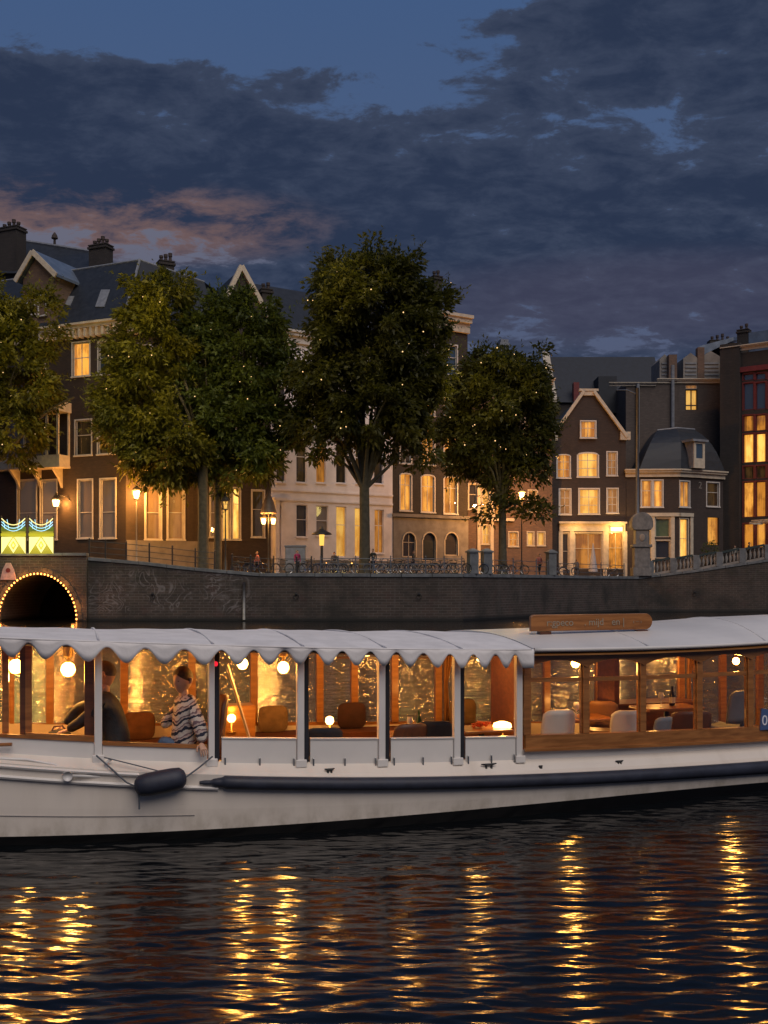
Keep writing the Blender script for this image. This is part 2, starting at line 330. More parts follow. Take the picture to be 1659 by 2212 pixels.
# ------------------------------------------------------------------ houses
GZ = 3.3     # street level above the water
class House:
    def __init__(s, name, label, x0, d0, x1, d1, zb=GZ, cat='house', wall=None, trim=white, depth=10.0):
        s.p0 = plan(x0, d0); p1 = plan(x1, d1); s.len = (p1 - s.p0).length
        s.ang = math.atan2(p1.y - s.p0.y, p1.x - s.p0.x); s.zb = zb
        s.u = (p1 - s.p0).normalized(); s.vv = Vector((-s.u.y, s.u.x))
        s.root = empty(name, (s.p0.x, s.p0.y, zb), s.ang, label, cat)
        s.wins = []; s.wall = wall; s.trim = trim; s.depth = depth; s.xf = None
    def side(s, x0, d0, x1, d1):
        """a second facade of the same house: same root, its own plane"""
        o = House.__new__(House); o.p0 = plan(x0, d0); p1 = plan(x1, d1); o.len = (p1 - o.p0).length
        o.ang = math.atan2(p1.y - o.p0.y, p1.x - o.p0.x); o.zb = s.zb; o.u = (p1 - o.p0).normalized(); o.vv = Vector((-o.u.y, o.u.x))
        o.root = s.root; o.wins = []; o.wall = s.wall; o.trim = s.trim; o.depth = s.depth
        M1 = Matrix.Translation((s.p0.x, s.p0.y, s.zb)) @ Matrix.Rotation(s.ang, 4, 'Z')
        M2 = Matrix.Translation((o.p0.x, o.p0.y, o.zb)) @ Matrix.Rotation(o.ang, 4, 'Z')
        o.xf = M1.inverted() @ M2
        return o
    def uz(s, x, y, v=0.0):
        """photo column and row -> place along the facade and height, on the plane v metres behind the front"""
        r = Vector(((x - CX) / F_PX, 1.0)); o = s.p0 + s.vv * v
        d = (o.x * s.u.y - o.y * s.u.x) / (r.x * s.u.y - r.y * s.u.x)
        q = r * d; return (q - o).dot(s.u), CH + (HY - y) / F_PX * d - s.zb
    def P(s, x, y, v=0.0):
        a, b = s.uz(x, y, v); return Vector((a, v, b))
    def put(s, mb, name, mat, parent=None, **kw): return mb.build(name, mat, parent or s.root, xf=s.xf, **kw)
    def win(s, x0, y0, x1, y1, lit='warm', cols=2, rows=(), arch=0, frame=0.07, archit=0.11, sill=True, door=False, trim=None, bar=0.05):
        s.wins.append(dict(x0=x0, y0=y0, x1=x1, y1=y1, lit=lit, cols=cols, rows=rows, arch=arch, frame=frame, archit=archit, sill=sill, door=door, trim=trim or s.trim, bar=bar))
        return s
    def row(s, xs, y0, y1, lits, slope=0.0, **kw):
        for (a, b), l in zip(xs, lits):
            dy_ = slope * ((a + b) / 2 - xs[0][0]); s.win(a, y0 + dy_, b, y1 + dy_, l, **kw)
        return s
    def rect(s, wd):
        xm = (wd['x0'] + wd['x1']) / 2
        u0 = s.uz(wd['x0'], wd['y0'])[0]; u1 = s.uz(wd['x1'], wd['y0'])[0]
        return u0, u1, max(0.02, s.uz(xm, wd['y1'])[1]), s.uz(xm, wd['y0'])[1]
    def walls(s, ztop, u0=0.0, u1=None, mat=None, sides=True, gable=None):
        """front wall with real openings, reveals, then side and back walls; gable = polygon (u,z) above ztop"""
        u1 = s.len if u1 is None else u1; R = 0.22; mb = MB()
        rc = [s.rect(w_) for w_ in s.wins]
        us = sorted({u0, u1, *[max(u0, min(u1, r[k])) for r in rc for k in (0, 1)]})
        zs = sorted({0.0, ztop, *[max(0, min(ztop, r[k])) for r in rc for k in (2, 3)]})
        for a, b in zip(us, us[1:]):
            for c, d in zip(zs, zs[1:]):
                if b - a < 1e-5 or d - c < 1e-5: continue
                um, zm = (a + b) / 2, (c + d) / 2
                if any(r[0] < um < r[1] and r[2] < zm < r[3] for r in rc): continue
                mb.quad((a, 0, c), (b, 0, c), (b, 0, d), (a, 0, d))
        for a, b, c, d in rc:
            mb.quad((a, 0, c), (a, 0, d), (a, R, d), (a, R, c)); mb.quad((b, 0, c), (b, R, c), (b, R, d), (b, 0, d))
            mb.quad((a, 0, d), (b, 0, d), (b, R, d), (a, R, d)); mb.quad((a, 0, c), (a, R, c), (b, R, c), (b, 0, c))
        D = s.depth
        if sides:
            mb.quad((u0, 0, 0), (u0, 0, ztop), (u0, D, ztop), (u0, D, 0)); mb.quad((u1, 0, 0), (u1, D, 0), (u1, D, ztop), (u1, 0, ztop))
            mb.quad((u0, D, 0), (u0, D, ztop), (u1, D, ztop), (u1, D, 0)); mb.quad((u0, 0, ztop), (u1, 0, ztop), (u1, D, ztop), (u0, D, ztop))
        if gable: mb.prism(gable, -0.0, 0.3)
        s.put(mb, 'wall', mat or s.wall)
        for w_ in s.wins: s._window(w_)
        return s
    def _window(s, w_, mount=0.0):
        u0, u1, z0, z1 = s.rect(w_); T = w_['trim']; fr = w_['frame']; mb = MB(); A = w_['archit']
        y0, y1 = 0.09 + mount, 0.17 + mount
        mb.box(u0, u0 + fr, y0, y1, z0, z1).box(u1 - fr, u1, y0, y1, z0, z1).box(u0 + fr, u1 - fr, y0, y1, z1 - fr, z1).box(u0 + fr, u1 - fr, y0, y1, z0, z0 + fr)
        if A and not w_['arch']:
            q = -0.035 + mount
            mb.box(u0 - A, u0, q, q + 0.06, z0, z1 + A).box(u1, u1 + A, q, q + 0.06, z0, z1 + A).box(u0, u1, q, q + 0.06, z1, z1 + A)
        if A and w_['arch']:
            n = 10; um = (u0 + u1) / 2; hw = (u1 - u0) / 2; ah = w_['arch'] * hw
            pts = [(um + hw * math.cos(math.pi * k / n), z1 - ah + ah * math.sin(math.pi * k / n)) for k in range(n + 1)]
            for (a, b), (c, d) in zip(pts, pts[1:]):
                mb.bar((a, -0.01, b), (c, -0.01, d), 0.10, A)
            mb.box(u0 - A, u0 - 0.002, -0.035, 0.03, z0, z1 - ah).box(u1 + 0.002, u1 + A, -0.035, 0.03, z0, z1 - ah)
        if w_['sill']: mb.box(u0 - A - 0.04, u1 + A + 0.04, -0.10 + mount, 0.05 + mount, z0 - 0.11, z0 - 0.003)
        cols = w_['cols']; rws = [0.0] + list(w_['rows']) + [1.0]; b = w_['bar']
        iu0, iu1, iz0, iz1 = u0 + fr, u1 - fr, z0 + fr, z1 - fr
        for k in range(1, cols):
            uc = iu0 + (iu1 - iu0) * k / cols; mb.box(uc - b / 2, uc + b / 2, y0 + 0.01, y1 - 0.01, iz0, iz1)
        for r_ in w_['rows']:
            zc = iz1 - (iz1 - iz0) * r_; mb.box(iu0, iu1, y0 + 0.004, y1 - 0.004, zc - b / 2, zc + b / 2)
        o = s.put(mb, 'window' if not w_['door'] else 'door', T)
        if w_['arch']:
            n = 10; um = (u0 + u1) / 2; hw = (u1 - u0) / 2; ah = w_['arch'] * hw; sp = MB()
            for sg in (-1, 1):
                arc = [(um + sg * hw * math.sin(math.pi / 2 * k / n), z1 - ah + ah * math.cos(math.pi / 2 * k / n)) for k in range(n + 1)]
                sp.prism([(um + sg * hw, z1)] + arc if sg > 0 else [(um + sg * hw, z1)] + arc, 0.003, 0.088)
            s.put(sp, 'arch_spandrel', s.wall, o)
        if w_['door']:
            mbd = MB(); mbd.box(iu0, iu1, 0.12, 0.16, iz0, iz0 + (iz1 - iz0) * 0.74)
            mbd.box(iu0 + 0.12, iu1 - 0.12, 0.105, 0.12, iz0 + 0.25, iz0 + (iz1 - iz0) * 0.34).box(iu0 + 0.12, iu1 - 0.12, 0.105, 0.12, iz0 + (iz1 - iz0) * 0.40, iz0 + (iz1 - iz0) * 0.7)
            s.put(mbd, 'door_leaf', darkdoor, o)
        for ci in range(cols):
            for ra, rb in zip(rws, rws[1:]):
                a = iu0 + (iu1 - iu0) * ci / cols + b / 2; c = iu0 + (iu1 - iu0) * (ci + 1) / cols - b / 2
                zt = iz1 - (iz1 - iz0) * ra - b / 2; zb_ = iz1 - (iz1 - iz0) * rb + b / 2
                s.put(MB().box(a, c, 0.128 + mount, 0.134 + mount, zb_, zt), 'pane', pane_g, o)
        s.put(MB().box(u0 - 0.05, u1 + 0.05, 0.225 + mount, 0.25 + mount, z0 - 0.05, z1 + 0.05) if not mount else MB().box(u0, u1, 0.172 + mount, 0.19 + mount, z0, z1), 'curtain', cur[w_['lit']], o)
        return o
    def surface_window(s, x0, y0, x1, y1, **kw):
        """window set into a gable: a deep frame standing 6 cm proud of the brick"""
        s.wins, keep = [], s.wins; s.win(x0, y0, x1, y1, **kw); s._window(s.wins[0], mount=-0.20); s.wins = keep
    def cornice(s, z, u0=None, u1=None, h=0.5, proud=0.35, mat=None, dent=0.0, name='cornice'):
        u0 = -0.1 if u0 is None else u0; u1 = s.len + 0.1 if u1 is None else u1
        mb = MB(); mb.prism([(0, 0)], 0, 0) if False else None
        mb.box(u0, u1, -proud * 0.35, 0.02, z - h, z - h * 0.45); mb.box(u0 - 0.05, u1 + 0.05, -proud * 0.75, 0.02, z - h * 0.45 + 0.002, z - h * 0.18); mb.box(u0 - 0.1, u1 + 0.1, -proud, 0.02, z - h * 0.18 + 0.002, z)
        o = s.put(mb, name, mat or s.trim)
        if dent:
            k = u0 + dent / 2
            while k < u1:
                s.put(MB().box(k - 0.09, k + 0.09, -proud * 0.8, -0.01, z - h * 1.25, z - h * 0.5), 'bracket', mat or s.trim, o); k += dent
        return o
def chimney(H, u, v, z0, z1, wx=1.0, wy=0.8, pots=3, mat=None, name='chimney'):
    mb = MB().box(u - wx / 2, u + wx / 2, v - wy / 2, v + wy / 2, z0, z1).box(u - wx / 2 - 0.1, u + wx / 2 + 0.1, v - wy / 2 - 0.1, v + wy / 2 + 0.1, z1 - 0.28, z1 - 0.10)
    mb.box(u - wx / 2 - 0.06, u + wx / 2 + 0.06, v - wy / 2 - 0.06, v + wy / 2 + 0.06, z1 + 0.001, z1 + 0.09)
    o = H.put(mb, name, mat or dark_b)
    for k in range(pots):
        pu = u + (k - (pots - 1) / 2) * wx / max(pots, 1) * 0.95; hh = 0.55 + 0.3 * ((k * 7 + 3) % 3) / 2
        H.put(MB().lathe([(0.15, z1 + 0.09), (0.12, z1 + hh * 0.6), (0.17, z1 + hh * 0.66), (0.17, z1 + hh), (0.10, z1 + hh + 0.02)], (pu, v), 10), 'chimney_pot', potclay, o)
    return o

# ------------------------------------------------------------------ large structure: street, quay, bridge, water
quay_px = [(185, 70.3, 4.45), (300, 70.3, 4.15), (420, 70.3, 3.72), (560, 70.3, 3.34), (800, 70.3, 3.30), (1000, 70.3, 3.28), (1380, 95, 3.32), (1520, 95, 4.05), (1660, 95, 4.95), (1900, 95, 5.6)]
QP = [plan(x, d) for x, d, z in quay_px]; QZ = [z for *_, z in quay_px]

def street_mesh():
    mb = MB(); far = 260.0
    pts = [plan(-400, 77.5)] + [plan(185, 77.5)] + [p + Vector((0, 0.5)) for p in QP]
    for a, b in zip(pts, pts[1:]):
        if (b - a).length < 1e-4: continue
        mb.quad((a.x, a.y, GZ), (b.x, b.y, GZ), (b.x * far / b.y, far, GZ), (a.x * far / a.y, far, GZ))
    return mb
cobble = brick('street_clinker', (0.075, 0.055, 0.05), (0.055, 0.045, 0.042), (0.04, 0.036, 0.034))
tag(street_mesh().build('street', cobble), kind='structure')
tag(MB().quad((-900, 255, GZ - 0.01), (900, 255, GZ - 0.01), (1500, 2500, GZ - 0.01), (-1500, 2500, GZ - 0.01)).build('ground', pr('far_ground', (0.05, 0.05, 0.045), 0.9)), kind='structure')

# quay wall material: old brick with streaks, moss near the top and pale scrawled paint
def quay_mat():
    m = bpy.data.materials.new('quay_brick'); m.use_nodes = True; t = NT(m.node_tree)
    s_ = t.n('ShaderNodeSeparateXYZ'); t.put(s_.inputs[0], t.n('ShaderNodeTexCoord').outputs['Object'])
    v = t.comb(t.m('ADD', s_.outputs[0], t.m('MULTIPLY', s_.outputs[1], 0.8)), s_.outputs[2], 0.0)
    b = t.n('ShaderNodeTexBrick'); t.put(b.inputs[0], v); b.inputs['Scale'].default_value = 1.0
    b.inputs['Brick Width'].default_value = 0.60; b.inputs['Row Height'].default_value = 0.19; b.inputs['Mortar Size'].default_value = 0.016
    for k, c in (('Color1', (0.075, 0.055, 0.046)), ('Color2', (0.048, 0.037, 0.032)), ('Mortar', (0.12, 0.108, 0.096))): b.inputs[k].default_value = (*c, 1)
    big = t.noise(v, 0.35, 6, 0.65); streak = t.noise(t.comb(t.m('MULTIPLY', s_.outputs[0], 2.2), 0.0, t.m('MULTIPLY', s_.outputs[2], 0.18)), 1.0, 5, 0.6)
    col = t.mix(t.smooth(big, 0.40, 0.72), b.outputs[0], (0.026, 0.024, 0.021))
    col = t.mix(t.m('MULTIPLY', t.smooth(streak, 0.55, 0.8), 0.55), col, (0.10, 0.095, 0.09))
    col = t.mix(t.m('MULTIPLY', t.smooth(t.noise(v, 0.8, 4, 0.6), 0.52, 0.75), 0.35), col, (0.085, 0.038, 0.036))
    # scrawls: thin contour lines of a warped noise, only on the left third of the wall
    g1 = t.noise(v, 0.55, 2, 0.35, 1.4); ring = t.m('ABSOLUTE', t.m('SUBTRACT', t.m('FRACT', t.m('MULTIPLY', g1, 9.0)), 0.5))
    ln = t.m('SUBTRACT', 1.0, t.smooth(ring, 0.05, 0.19))
    gm = t.m('MULTIPLY', t.m('SUBTRACT', 1.0, t.smooth(s_.outputs[0], -10.5, -8.0)), t.smooth(t.noise(v, 0.5, 3, 0.6), 0.36, 0.56))
    gz = t.m('MULTIPLY', t.smooth(s_.outputs[2], 0.4, 0.9), t.m('SUBTRACT', 1.0, t.smooth(s_.outputs[2], 3.1, 3.8)))
    patch = t.m('MULTIPLY', t.m('MULTIPLY', t.smooth(t.noise(v, 0.9, 4, 0.7, 0.8), 0.50, 0.68), 0.55), gm)
    paint = t.m('MULTIPLY', t.m('MAXIMUM', t.m('MULTIPLY', ln, gm), patch), gz)
    col = t.mix(t.m('MULTIPLY', paint, 0.55), col, (0.24, 0.22, 0.22))
    wet = t.m('SUBTRACT', 1.0, t.smooth(s_.outputs[2], 0.10, 0.40))
    col = t.mix(t.m('MULTIPLY', wet, 0.85), col, (0.008, 0.009, 0.007))
    moss = t.m('MULTIPLY', t.smooth(s_.outputs[2], 2.2, 3.2), t.smooth(t.noise(v, 1.6, 5, 0.7), 0.5, 0.7))
    col = t.mix(t.m('MULTIPLY', moss, 0.6), col, (0.022, 0.030, 0.012))
    p = t.n('ShaderNodeBsdfPrincipled'); t.put(p.inputs['Base Color'], col); t.put(p.inputs['Roughness'], t.m('SUBTRACT', 0.88, t.m('MULTIPLY', wet, 0.4)))
    bp = t.n('ShaderNodeBump'); bp.inputs['Strength'].default_value = 0.7; bp.inputs['Distance'].default_value = 0.03
    t.put(bp.inputs['Height'], t.m('ADD', t.m('SUBTRACT', 1.0, b.outputs['Fac']), t.m('MULTIPLY', big, 2.0))); t.put(p.inputs['Normal'], bp.outputs[0])
    t.t.links.new(p.outputs[0], t.n('ShaderNodeOutputMaterial').inputs[0]); return m
QM = quay_mat()
quay = empty('quay_wall', (0, 0, 0), 0, 'long dark brick quay wall with pale scrawls rising from the water', 'wall')
mb = MB()
for (a, za), (b, zb_) in zip(list(zip(QP, QZ)), list(zip(QP, QZ))[1:]):
    d = (b - a).normalized(); nn = Vector((-d.y, d.x)) * 0.9; k = max(1, int((b - a).length / 2))
    for i in range(k):
        p, q = a.lerp(b, i / k), a.lerp(b, (i + 1) / k); z1, z2 = za + (zb_ - za) * i / k, za + (zb_ - za) * (i + 1) / k
        mb.hexa([(p.x, p.y, -1.5), (q.x, q.y, -1.5), (q.x + nn.x, q.y + nn.y, -1.5), (p.x + nn.x, p.y + nn.y, -1.5)],
                [(p.x, p.y, z1 - 0.24), (q.x, q.y, z2 - 0.24), (q.x + nn.x, q.y + nn.y, z2 - 0.24), (p.x + nn.x, p.y + nn.y, z1 - 0.24)])
mb.build('brickwork', QM, quay)
for (a, za), (b, zb_) in zip(list(zip(QP, QZ)), list(zip(QP, QZ))[1:]):
    d = (b - a).normalized(); nn = Vector((-d.y, d.x)); k = max(1, int((b - a).length / 1.6))
    for i in range(k):
        p, q = a.lerp(b, (i + 0.008) / k) - nn * 0.07, a.lerp(b, (i + 0.992) / k) - nn * 0.07
        z1, z2 = za + (zb_ - za) * i / k + rng.uniform(-.012, .012), za + (zb_ - za) * (i + 1) / k; w2 = nn * 0.95
        MB().hexa([(p.x, p.y, z1 - 0.237), (q.x, q.y, z2 - 0.237), (q.x + w2.x, q.y + w2.y, z2 - 0.237), (p.x + w2.x, p.y + w2.y, z1 - 0.237)],
                  [(p.x, p.y, z1), (q.x, q.y, z2), (q.x + w2.x, q.y + w2.y, z2), (p.x + w2.x, p.y + w2.y, z1)]).build('coping_stone', dkstone, quay, bevel=0.02)
# pale drain pipe and a mooring post seen against the wall
dp = empty('drain_pipe', at(527, 1342, 70.1), 0, 'pale vertical drain pipe on the dark quay wall', 'pipe')
MB().tube([(0, 0, 0.1), (0, 0, 2.7)], 0.09, 10).build('pipe', pr('pale_pipe', (0.25, 0.25, 0.25), 0.6, vary=0.3), dp, smooth=True)
for z in (0.6, 1.6, 2.5): MB().box(-0.13, 0.13, -0.03, 0.12, z, z + 0.07).build('pipe_clamp', iron, dp)

# bridge with the arch, left
BD = 69.9; BX0, BX1 = plan(-420, BD).x, plan(187, BD).x
ac = plan(83, BD).x; ar = 82 / F_PX * BD; az0 = at(83, 1325, BD).z - 0.45; BT = 4.5
bridge = empty('arch_bridge', (ac, BD, 0), 0, 'low brick bridge with bulb-lined round arch at the left', 'bridge')
mb = MB(); n = 28; depth = 8.0
arc = [(ar * math.cos(math.pi * k / n), az0 + ar * math.sin(math.pi * k / n) * 1.19) for k in range(n + 1)]
xl, xr = BX0 - ac, BX1 - ac
arc = [(ar, -1.5)] + arc + [(-ar, -1.5)]
for y in (0.0, depth):
    for (a, b), (c, d) in zip(arc[1:-2], arc[2:-1]): mb.quad((a, y, b), (c, y, d), (c, y, BT), (a, y, BT))
    mb.quad((ar, y, -1.5), (xr, y, -1.5), (xr, y, BT), (ar, y, BT)); mb.quad((xl, y, -1.5), (-ar, y, -1.5), (-ar, y, BT), (xl, y, BT))
for (a, b), (c, d) in zip(arc, arc[1:]): mb.quad((a, 0, b), (c, 0, d), (c, depth, d), (a, depth, b))
mb.quad((xl, 0, BT), (xr, 0, BT), (xr, depth, BT), (xl, depth, BT)); mb.quad((xr, 0, -1.5), (xr, depth, -1.5), (xr, depth, BT), (xr, 0, BT))
mb.build('brickwork', QM, bridge)
for k in range(21):   # voussoirs round the arch
    a0, a1 = math.pi * (k + 0.04) / 21, math.pi * (k + 0.96) / 21
    q = lambda t, r: (r * math.cos(t), az0 + r * math.sin(t) * 1.19)
    MB().prism([q(a0, ar + 0.02), q(a1, ar + 0.02), q(a1, ar + 0.42), q(a0, ar + 0.42)], -0.06, 0.25).build('arch_stone', pr('dark_arch_stone', (0.05, 0.045, 0.04), 0.85, vary=0.3), bridge)  # evenly darker stone for the arch ring
for k in range(12):
    x0 = xl + (xr - xl) * k / 12; MB().box(x0 + 0.01, x0 + (xr - xl) / 12 - 0.01, -0.12, 0.6, BT + 0.002, BT + 0.2).build('coping_stone', dkstone, bridge, bevel=0.02)
# water inside the tunnel ends on a dark wall far behind
MB().box(-ar - 2, ar + 2, depth + 6, depth + 6.5, -1, BT).build('back_wall', dark_b, bridge)

bulbm = emis('bulb_glow', (1.0, 0.33, 0.06), 8.0)
bs = empty('bulb_string', (ac, BD - 0.12, 0), 0, 'arc of orange festoon bulbs following the bridge arch', 'light string')
wp = []
NB = 35
for k in range(NB):
    t = math.pi * (k + 0.2) / (NB - 0.6); x, z = (ar + 0.06) * math.cos(t), az0 + (ar + 0.06) * math.sin(t) * 1.19
    wp.append((x, 0, z)); MB().lathe([(0.02, z + 0.065), (0.045, z + 0.04), (0.058, z), (0.042, z - 0.045), (0.012, z - 0.06)], (x, -0.05), 8).build('bulb', bulbm, bs, smooth=True)
MB().tube(wp, 0.02, 5).build('cable', iron, bs)
for k in (3, 9, 15, 21, 27, 31):
    l = bpy.data.lights.new('bulb_light', 'POINT'); l.energy = 40; l.color = (1.0, 0.34, 0.06); l.shadow_soft_size = 0.1
    lo = bpy.data.objects.new('bulb_light', l); C.objects.link(lo); lo.parent = bs; lo.location = (wp[k][0] * 0.98, -0.35, wp[k][2])

# water: a fine wavy sheet near the boat that turns into a flat rippled one far away
def water_mesh():
    ys = [3.2]
    while ys[-1] < 240: ys.append(ys[-1] + (0.021 if ys[-1] < 10.5 else 0.021 * (ys[-1] / 10.5) ** 2.4))
    ys = np.array(ys); xs = np.concatenate([-np.geomspace(150, 6.25, 60), np.arange(-6.2, 6.2001, 0.036), np.geomspace(6.25, 150, 60)])
    Xg, Yg = np.meshgrid(xs, ys); H = np.zeros_like(Xg)
    r = np.random.default_rng(3)
    fade = np.clip((16 - Yg) / 6, 0, 1) * np.clip((7.5 - np.abs(Xg)) / 1.5, 0, 1)
    for k in range(150):
        lam = np.exp(r.uniform(np.log(0.065), np.log(0.34))); th = r.normal(math.pi / 2, 0.20)
        amp = 0.0195 * lam / (2 * math.pi) * (0.25 / lam) ** 0.15 * r.uniform(0.5, 1.4)
        kx, ky = 2 * math.pi / lam * math.cos(th), 2 * math.pi / lam * math.sin(th)
        ph = kx * Xg + ky * Yg + r.uniform(0, 6.28)
        env = 0.60 + 0.7 * np.sin(Xg * r.uniform(-.9, .9) + Yg * r.uniform(-.9, .9) + r.uniform(0, 6.28))
        H += amp * np.sin(ph) * env
    H *= fade
    nx, ny = len(xs), len(ys)
    V = np.stack([Xg, Yg, H], -1).reshape(-1, 3)
    i = np.arange(ny - 1)[:, None] * nx + np.arange(nx - 1)[None]
    Fq = np.stack([i, i + 1, i + nx + 1, i + nx], -1).reshape(-1, 4)
    me = bpy.data.meshes.new('water'); me.vertices.add(len(V)); me.vertices.foreach_set('co', V.ravel())
    me.loops.add(Fq.size); me.loops.foreach_set('vertex_index', Fq.ravel().astype(np.int32))
    me.polygons.add(len(Fq)); me.polygons.foreach_set('loop_start', np.arange(0, Fq.size, 4, dtype=np.int32))
    me.polygons.foreach_set('use_smooth', np.ones(len(Fq), bool)); me.update(calc_edges=True); me.validate()
    return me
def water_mat():
    m = bpy.data.materials.new('canal_water'); m.use_nodes = True; t = NT(m.node_tree)
    p = t.n('ShaderNodeBsdfPrincipled'); p.inputs['Base Color'].default_value = (0.004, 0.005, 0.006, 1); p.inputs['Roughness'].default_value = 0.125; p.inputs['IOR'].default_value = 1.33
    co = t.n('ShaderNodeTexCoord').outputs['Object']; s_ = t.n('ShaderNodeSeparateXYZ'); t.put(s_.inputs[0], co)
    v = t.comb(t.m('MULTIPLY', s_.outputs[0], 0.28), s_.outputs[1], 0.0)
    far = t.smooth(s_.outputs[1], 9.0, 16.0)
    hgt = t.m('ADD', t.m('MULTIPLY', t.noise(v, 14.0, 3, 0.55, 0.2), 0.22), t.m('MULTIPLY', t.m('MULTIPLY', t.noise(v, 2.6, 3, 0.5, 0.4), far), 2.4))
    bp = t.n('ShaderNodeBump'); bp.inputs['Strength'].default_value = 0.55; bp.inputs['Distance'].default_value = 0.03
    t.put(bp.inputs['Height'], hgt); t.put(p.inputs['Normal'], bp.outputs[0])
    t.t.links.new(p.outputs[0], t.n('ShaderNodeOutputMaterial').inputs[0]); return m
wo = bpy.data.objects.new('water', water_mesh()); C.objects.link(wo); wo.data.materials.append(water_mat()); tag(wo, kind='structure')

# ------------------------------------------------------------------ the houses, left to right
# A: tall corner house
A = House('corner_house', 'tall dark brick corner house with steep slate roof behind the left trees', -90, 84.5, 272, 78, wall=brown_b, depth=9)
A.win(62, 790, 97, 862, 'warm', 2, (0.45,)).win(157, 740, 193, 812, 'warm', 2, (0.45,)).win(213, 738, 247, 808, 'sky', 1, (0.5,))
A.win(163, 908, 197, 983, 'dim', 1, (0.42,)).win(212, 905, 246, 980, 'dim', 1, (0.42,))
A.win(38, 1038, 78, 1165, 'blind', 1, (0.55,)).win(88, 1038, 122, 1165, 'blind', 1, (0.55,))
A.win(169, 1037, 199, 1162, 'blind', 1, (0.56,)).win(217, 1035, 249, 1162, 'blind', 1, (0.56,))
zA = A.uz(272, 692)[1]
A.walls(zA, mat=brown_b, sides=False); A.cornice(zA + 0.1, h=0.9, proud=0.7, mat=cream, dent=0.55)
A2 = A.side(272, 78, 470, 81.3)
A2.win(316, 1037, 346, 1165, 'half', 1, (0.55,), archit=0.16).win(364, 1037, 396, 1165, 'half', 1, (0.55,), archit=0.16).win(455, 1055, 477, 1160, 'blind', 1, (0.5,))
A2.row([(300, 328), (350, 378), (405, 430)], 905, 985, ['dim', 'dim', 'warm'], 0.05, rows=(0.42,), cols=1)
A2.row([(300, 328), (350, 378), (405, 430)], 745, 815, ['sky', 'dim', 'dim'], 0.07, rows=(0.42,), cols=1)
A2.walls(zA, sides=False); A2.cornice(zA + 0.1, h=0.9, proud=0.7, mat=cream, dent=0.55)
mb = MB()      # stone base course and steps of the corner house
mb.box(0, A2.len, -0.25, -0.003, 0, A2.uz(340, 1168)[1]); A2.put(mb, 'plinth', stone)
# mansard roof round the corner
mb = MB(); iv = 3.6; zr = A.uz(272, 562, 3.0)[1]
X2 = A2.xf
L0, Cc, R0 = Vector((-0.2, -0.5, zA)), Vector((A.len + 0.15, -0.5, zA)), X2 @ Vector((A2.len, -0.5, zA))
L1, C1_, R1 = Vector((-0.2, iv, zr)), Vector((A.len - 1.2, iv - 0.2, zr)), X2 @ Vector((A2.len, iv, zr - 0.9))
mb.quad(L0, Cc, C1_, L1).quad(Cc, R0, R1, C1_)
mb.quad(L1, C1_, C1_ + Vector((0, 9, 0.5)), L1 + Vector((0, 9, 0.5))).quad(C1_, R1, R1 + Vector((-2, 9, 0.5)), C1_ + Vector((0, 9, 0.5)))
roofA = A.put(mb, 'roof', slate)
MB().tube([Cc + Vector((0, 0, 0.05)), C1_ + Vector((0, 0, 0.05))], 0.11, 6).build('hip_ridge', lead, roofA)
MB().tube([L1, C1_, R1], 0.10, 6).build('ridge_cap', lead, roofA)
def on_slope(x, y):   # point of the left roof slope under a photo position
    lo, hi = -0.5, iv
    for _ in range(40):
        v = (lo + hi) / 2; u_, z_ = A.uz(x, y, v); zs = zA + (zr - zA) * (v + 0.5) / (iv + 0.5)
        if z_ > zs: lo = v
        else: hi = v
    return Vector((u_, v, z_))
def skylight(x0, y0, x1, y1, sk):
    q = [on_slope(x0, y1), on_slope(x1, y1), on_slope(x1 + sk, y0), on_slope(x0 + sk, y0)]
    nrm = Vector((0, -(zr - zA), iv + 0.5)).normalized()
    f = MB().hexa([p + nrm * 0.02 for p in q], [p + nrm * 0.12 for p in q]); o = A.put(f, 'skylight', lead, roofA)
skylight(207, 628, 226, 665, 13); skylight(141, 642, 153, 662, 9)
# wall dormer with pointed gable and zinc roof
g0 = A.uz(46, 640)[0]; g1 = A.uz(128, 640)[0]; ga, gz_ = A.uz(80, 549); ge = A.uz(46, 606)[1]
mb = MB(); mb.prism([(g0 + 0.3, zA - 0.5), (g1 - 0.3, zA - 0.5), (g1 - 0.3, ge), (ga, gz_ - 0.3), (g0 + 0.3, ge)], -0.12, 4.5); dorm = A.put(mb, 'dormer', gable_b)
mb = MB(); e = 0.22
for a, b in (((g0 - 0.1, ge - 0.25), (ga, gz_)), ((ga, gz_), (g1 + 0.1, ge - 0.25))):
    mb.hexa([(a[0], -0.5, a[1]), (b[0], -0.5, b[1]), (b[0], 5.6, b[1]), (a[0], 5.6, a[1])], [(a[0], -0.5, a[1] + e), (b[0], -0.5, b[1] + e), (b[0], 5.6, b[1] + e), (a[0], 5.6, a[1] + e)])
A.put(mb, 'dormer_roof', zinc, dorm)
mb = MB().bar((g0 - 0.15, -0.56, ge - 0.2), (ga, -0.56, gz_ + 0.05), 0.1, 0.4).bar((ga, -0.57, gz_ + 0.05), (g1 + 0.15, -0.57, ge - 0.2), 0.1, 0.4); A.put(mb, 'barge_board', cream, dorm)
A.surface_window(64, 640, 78, 680, lit='half', cols=1, sill=True); A.surface_window(88, 640, 102, 682, lit='half', cols=1)
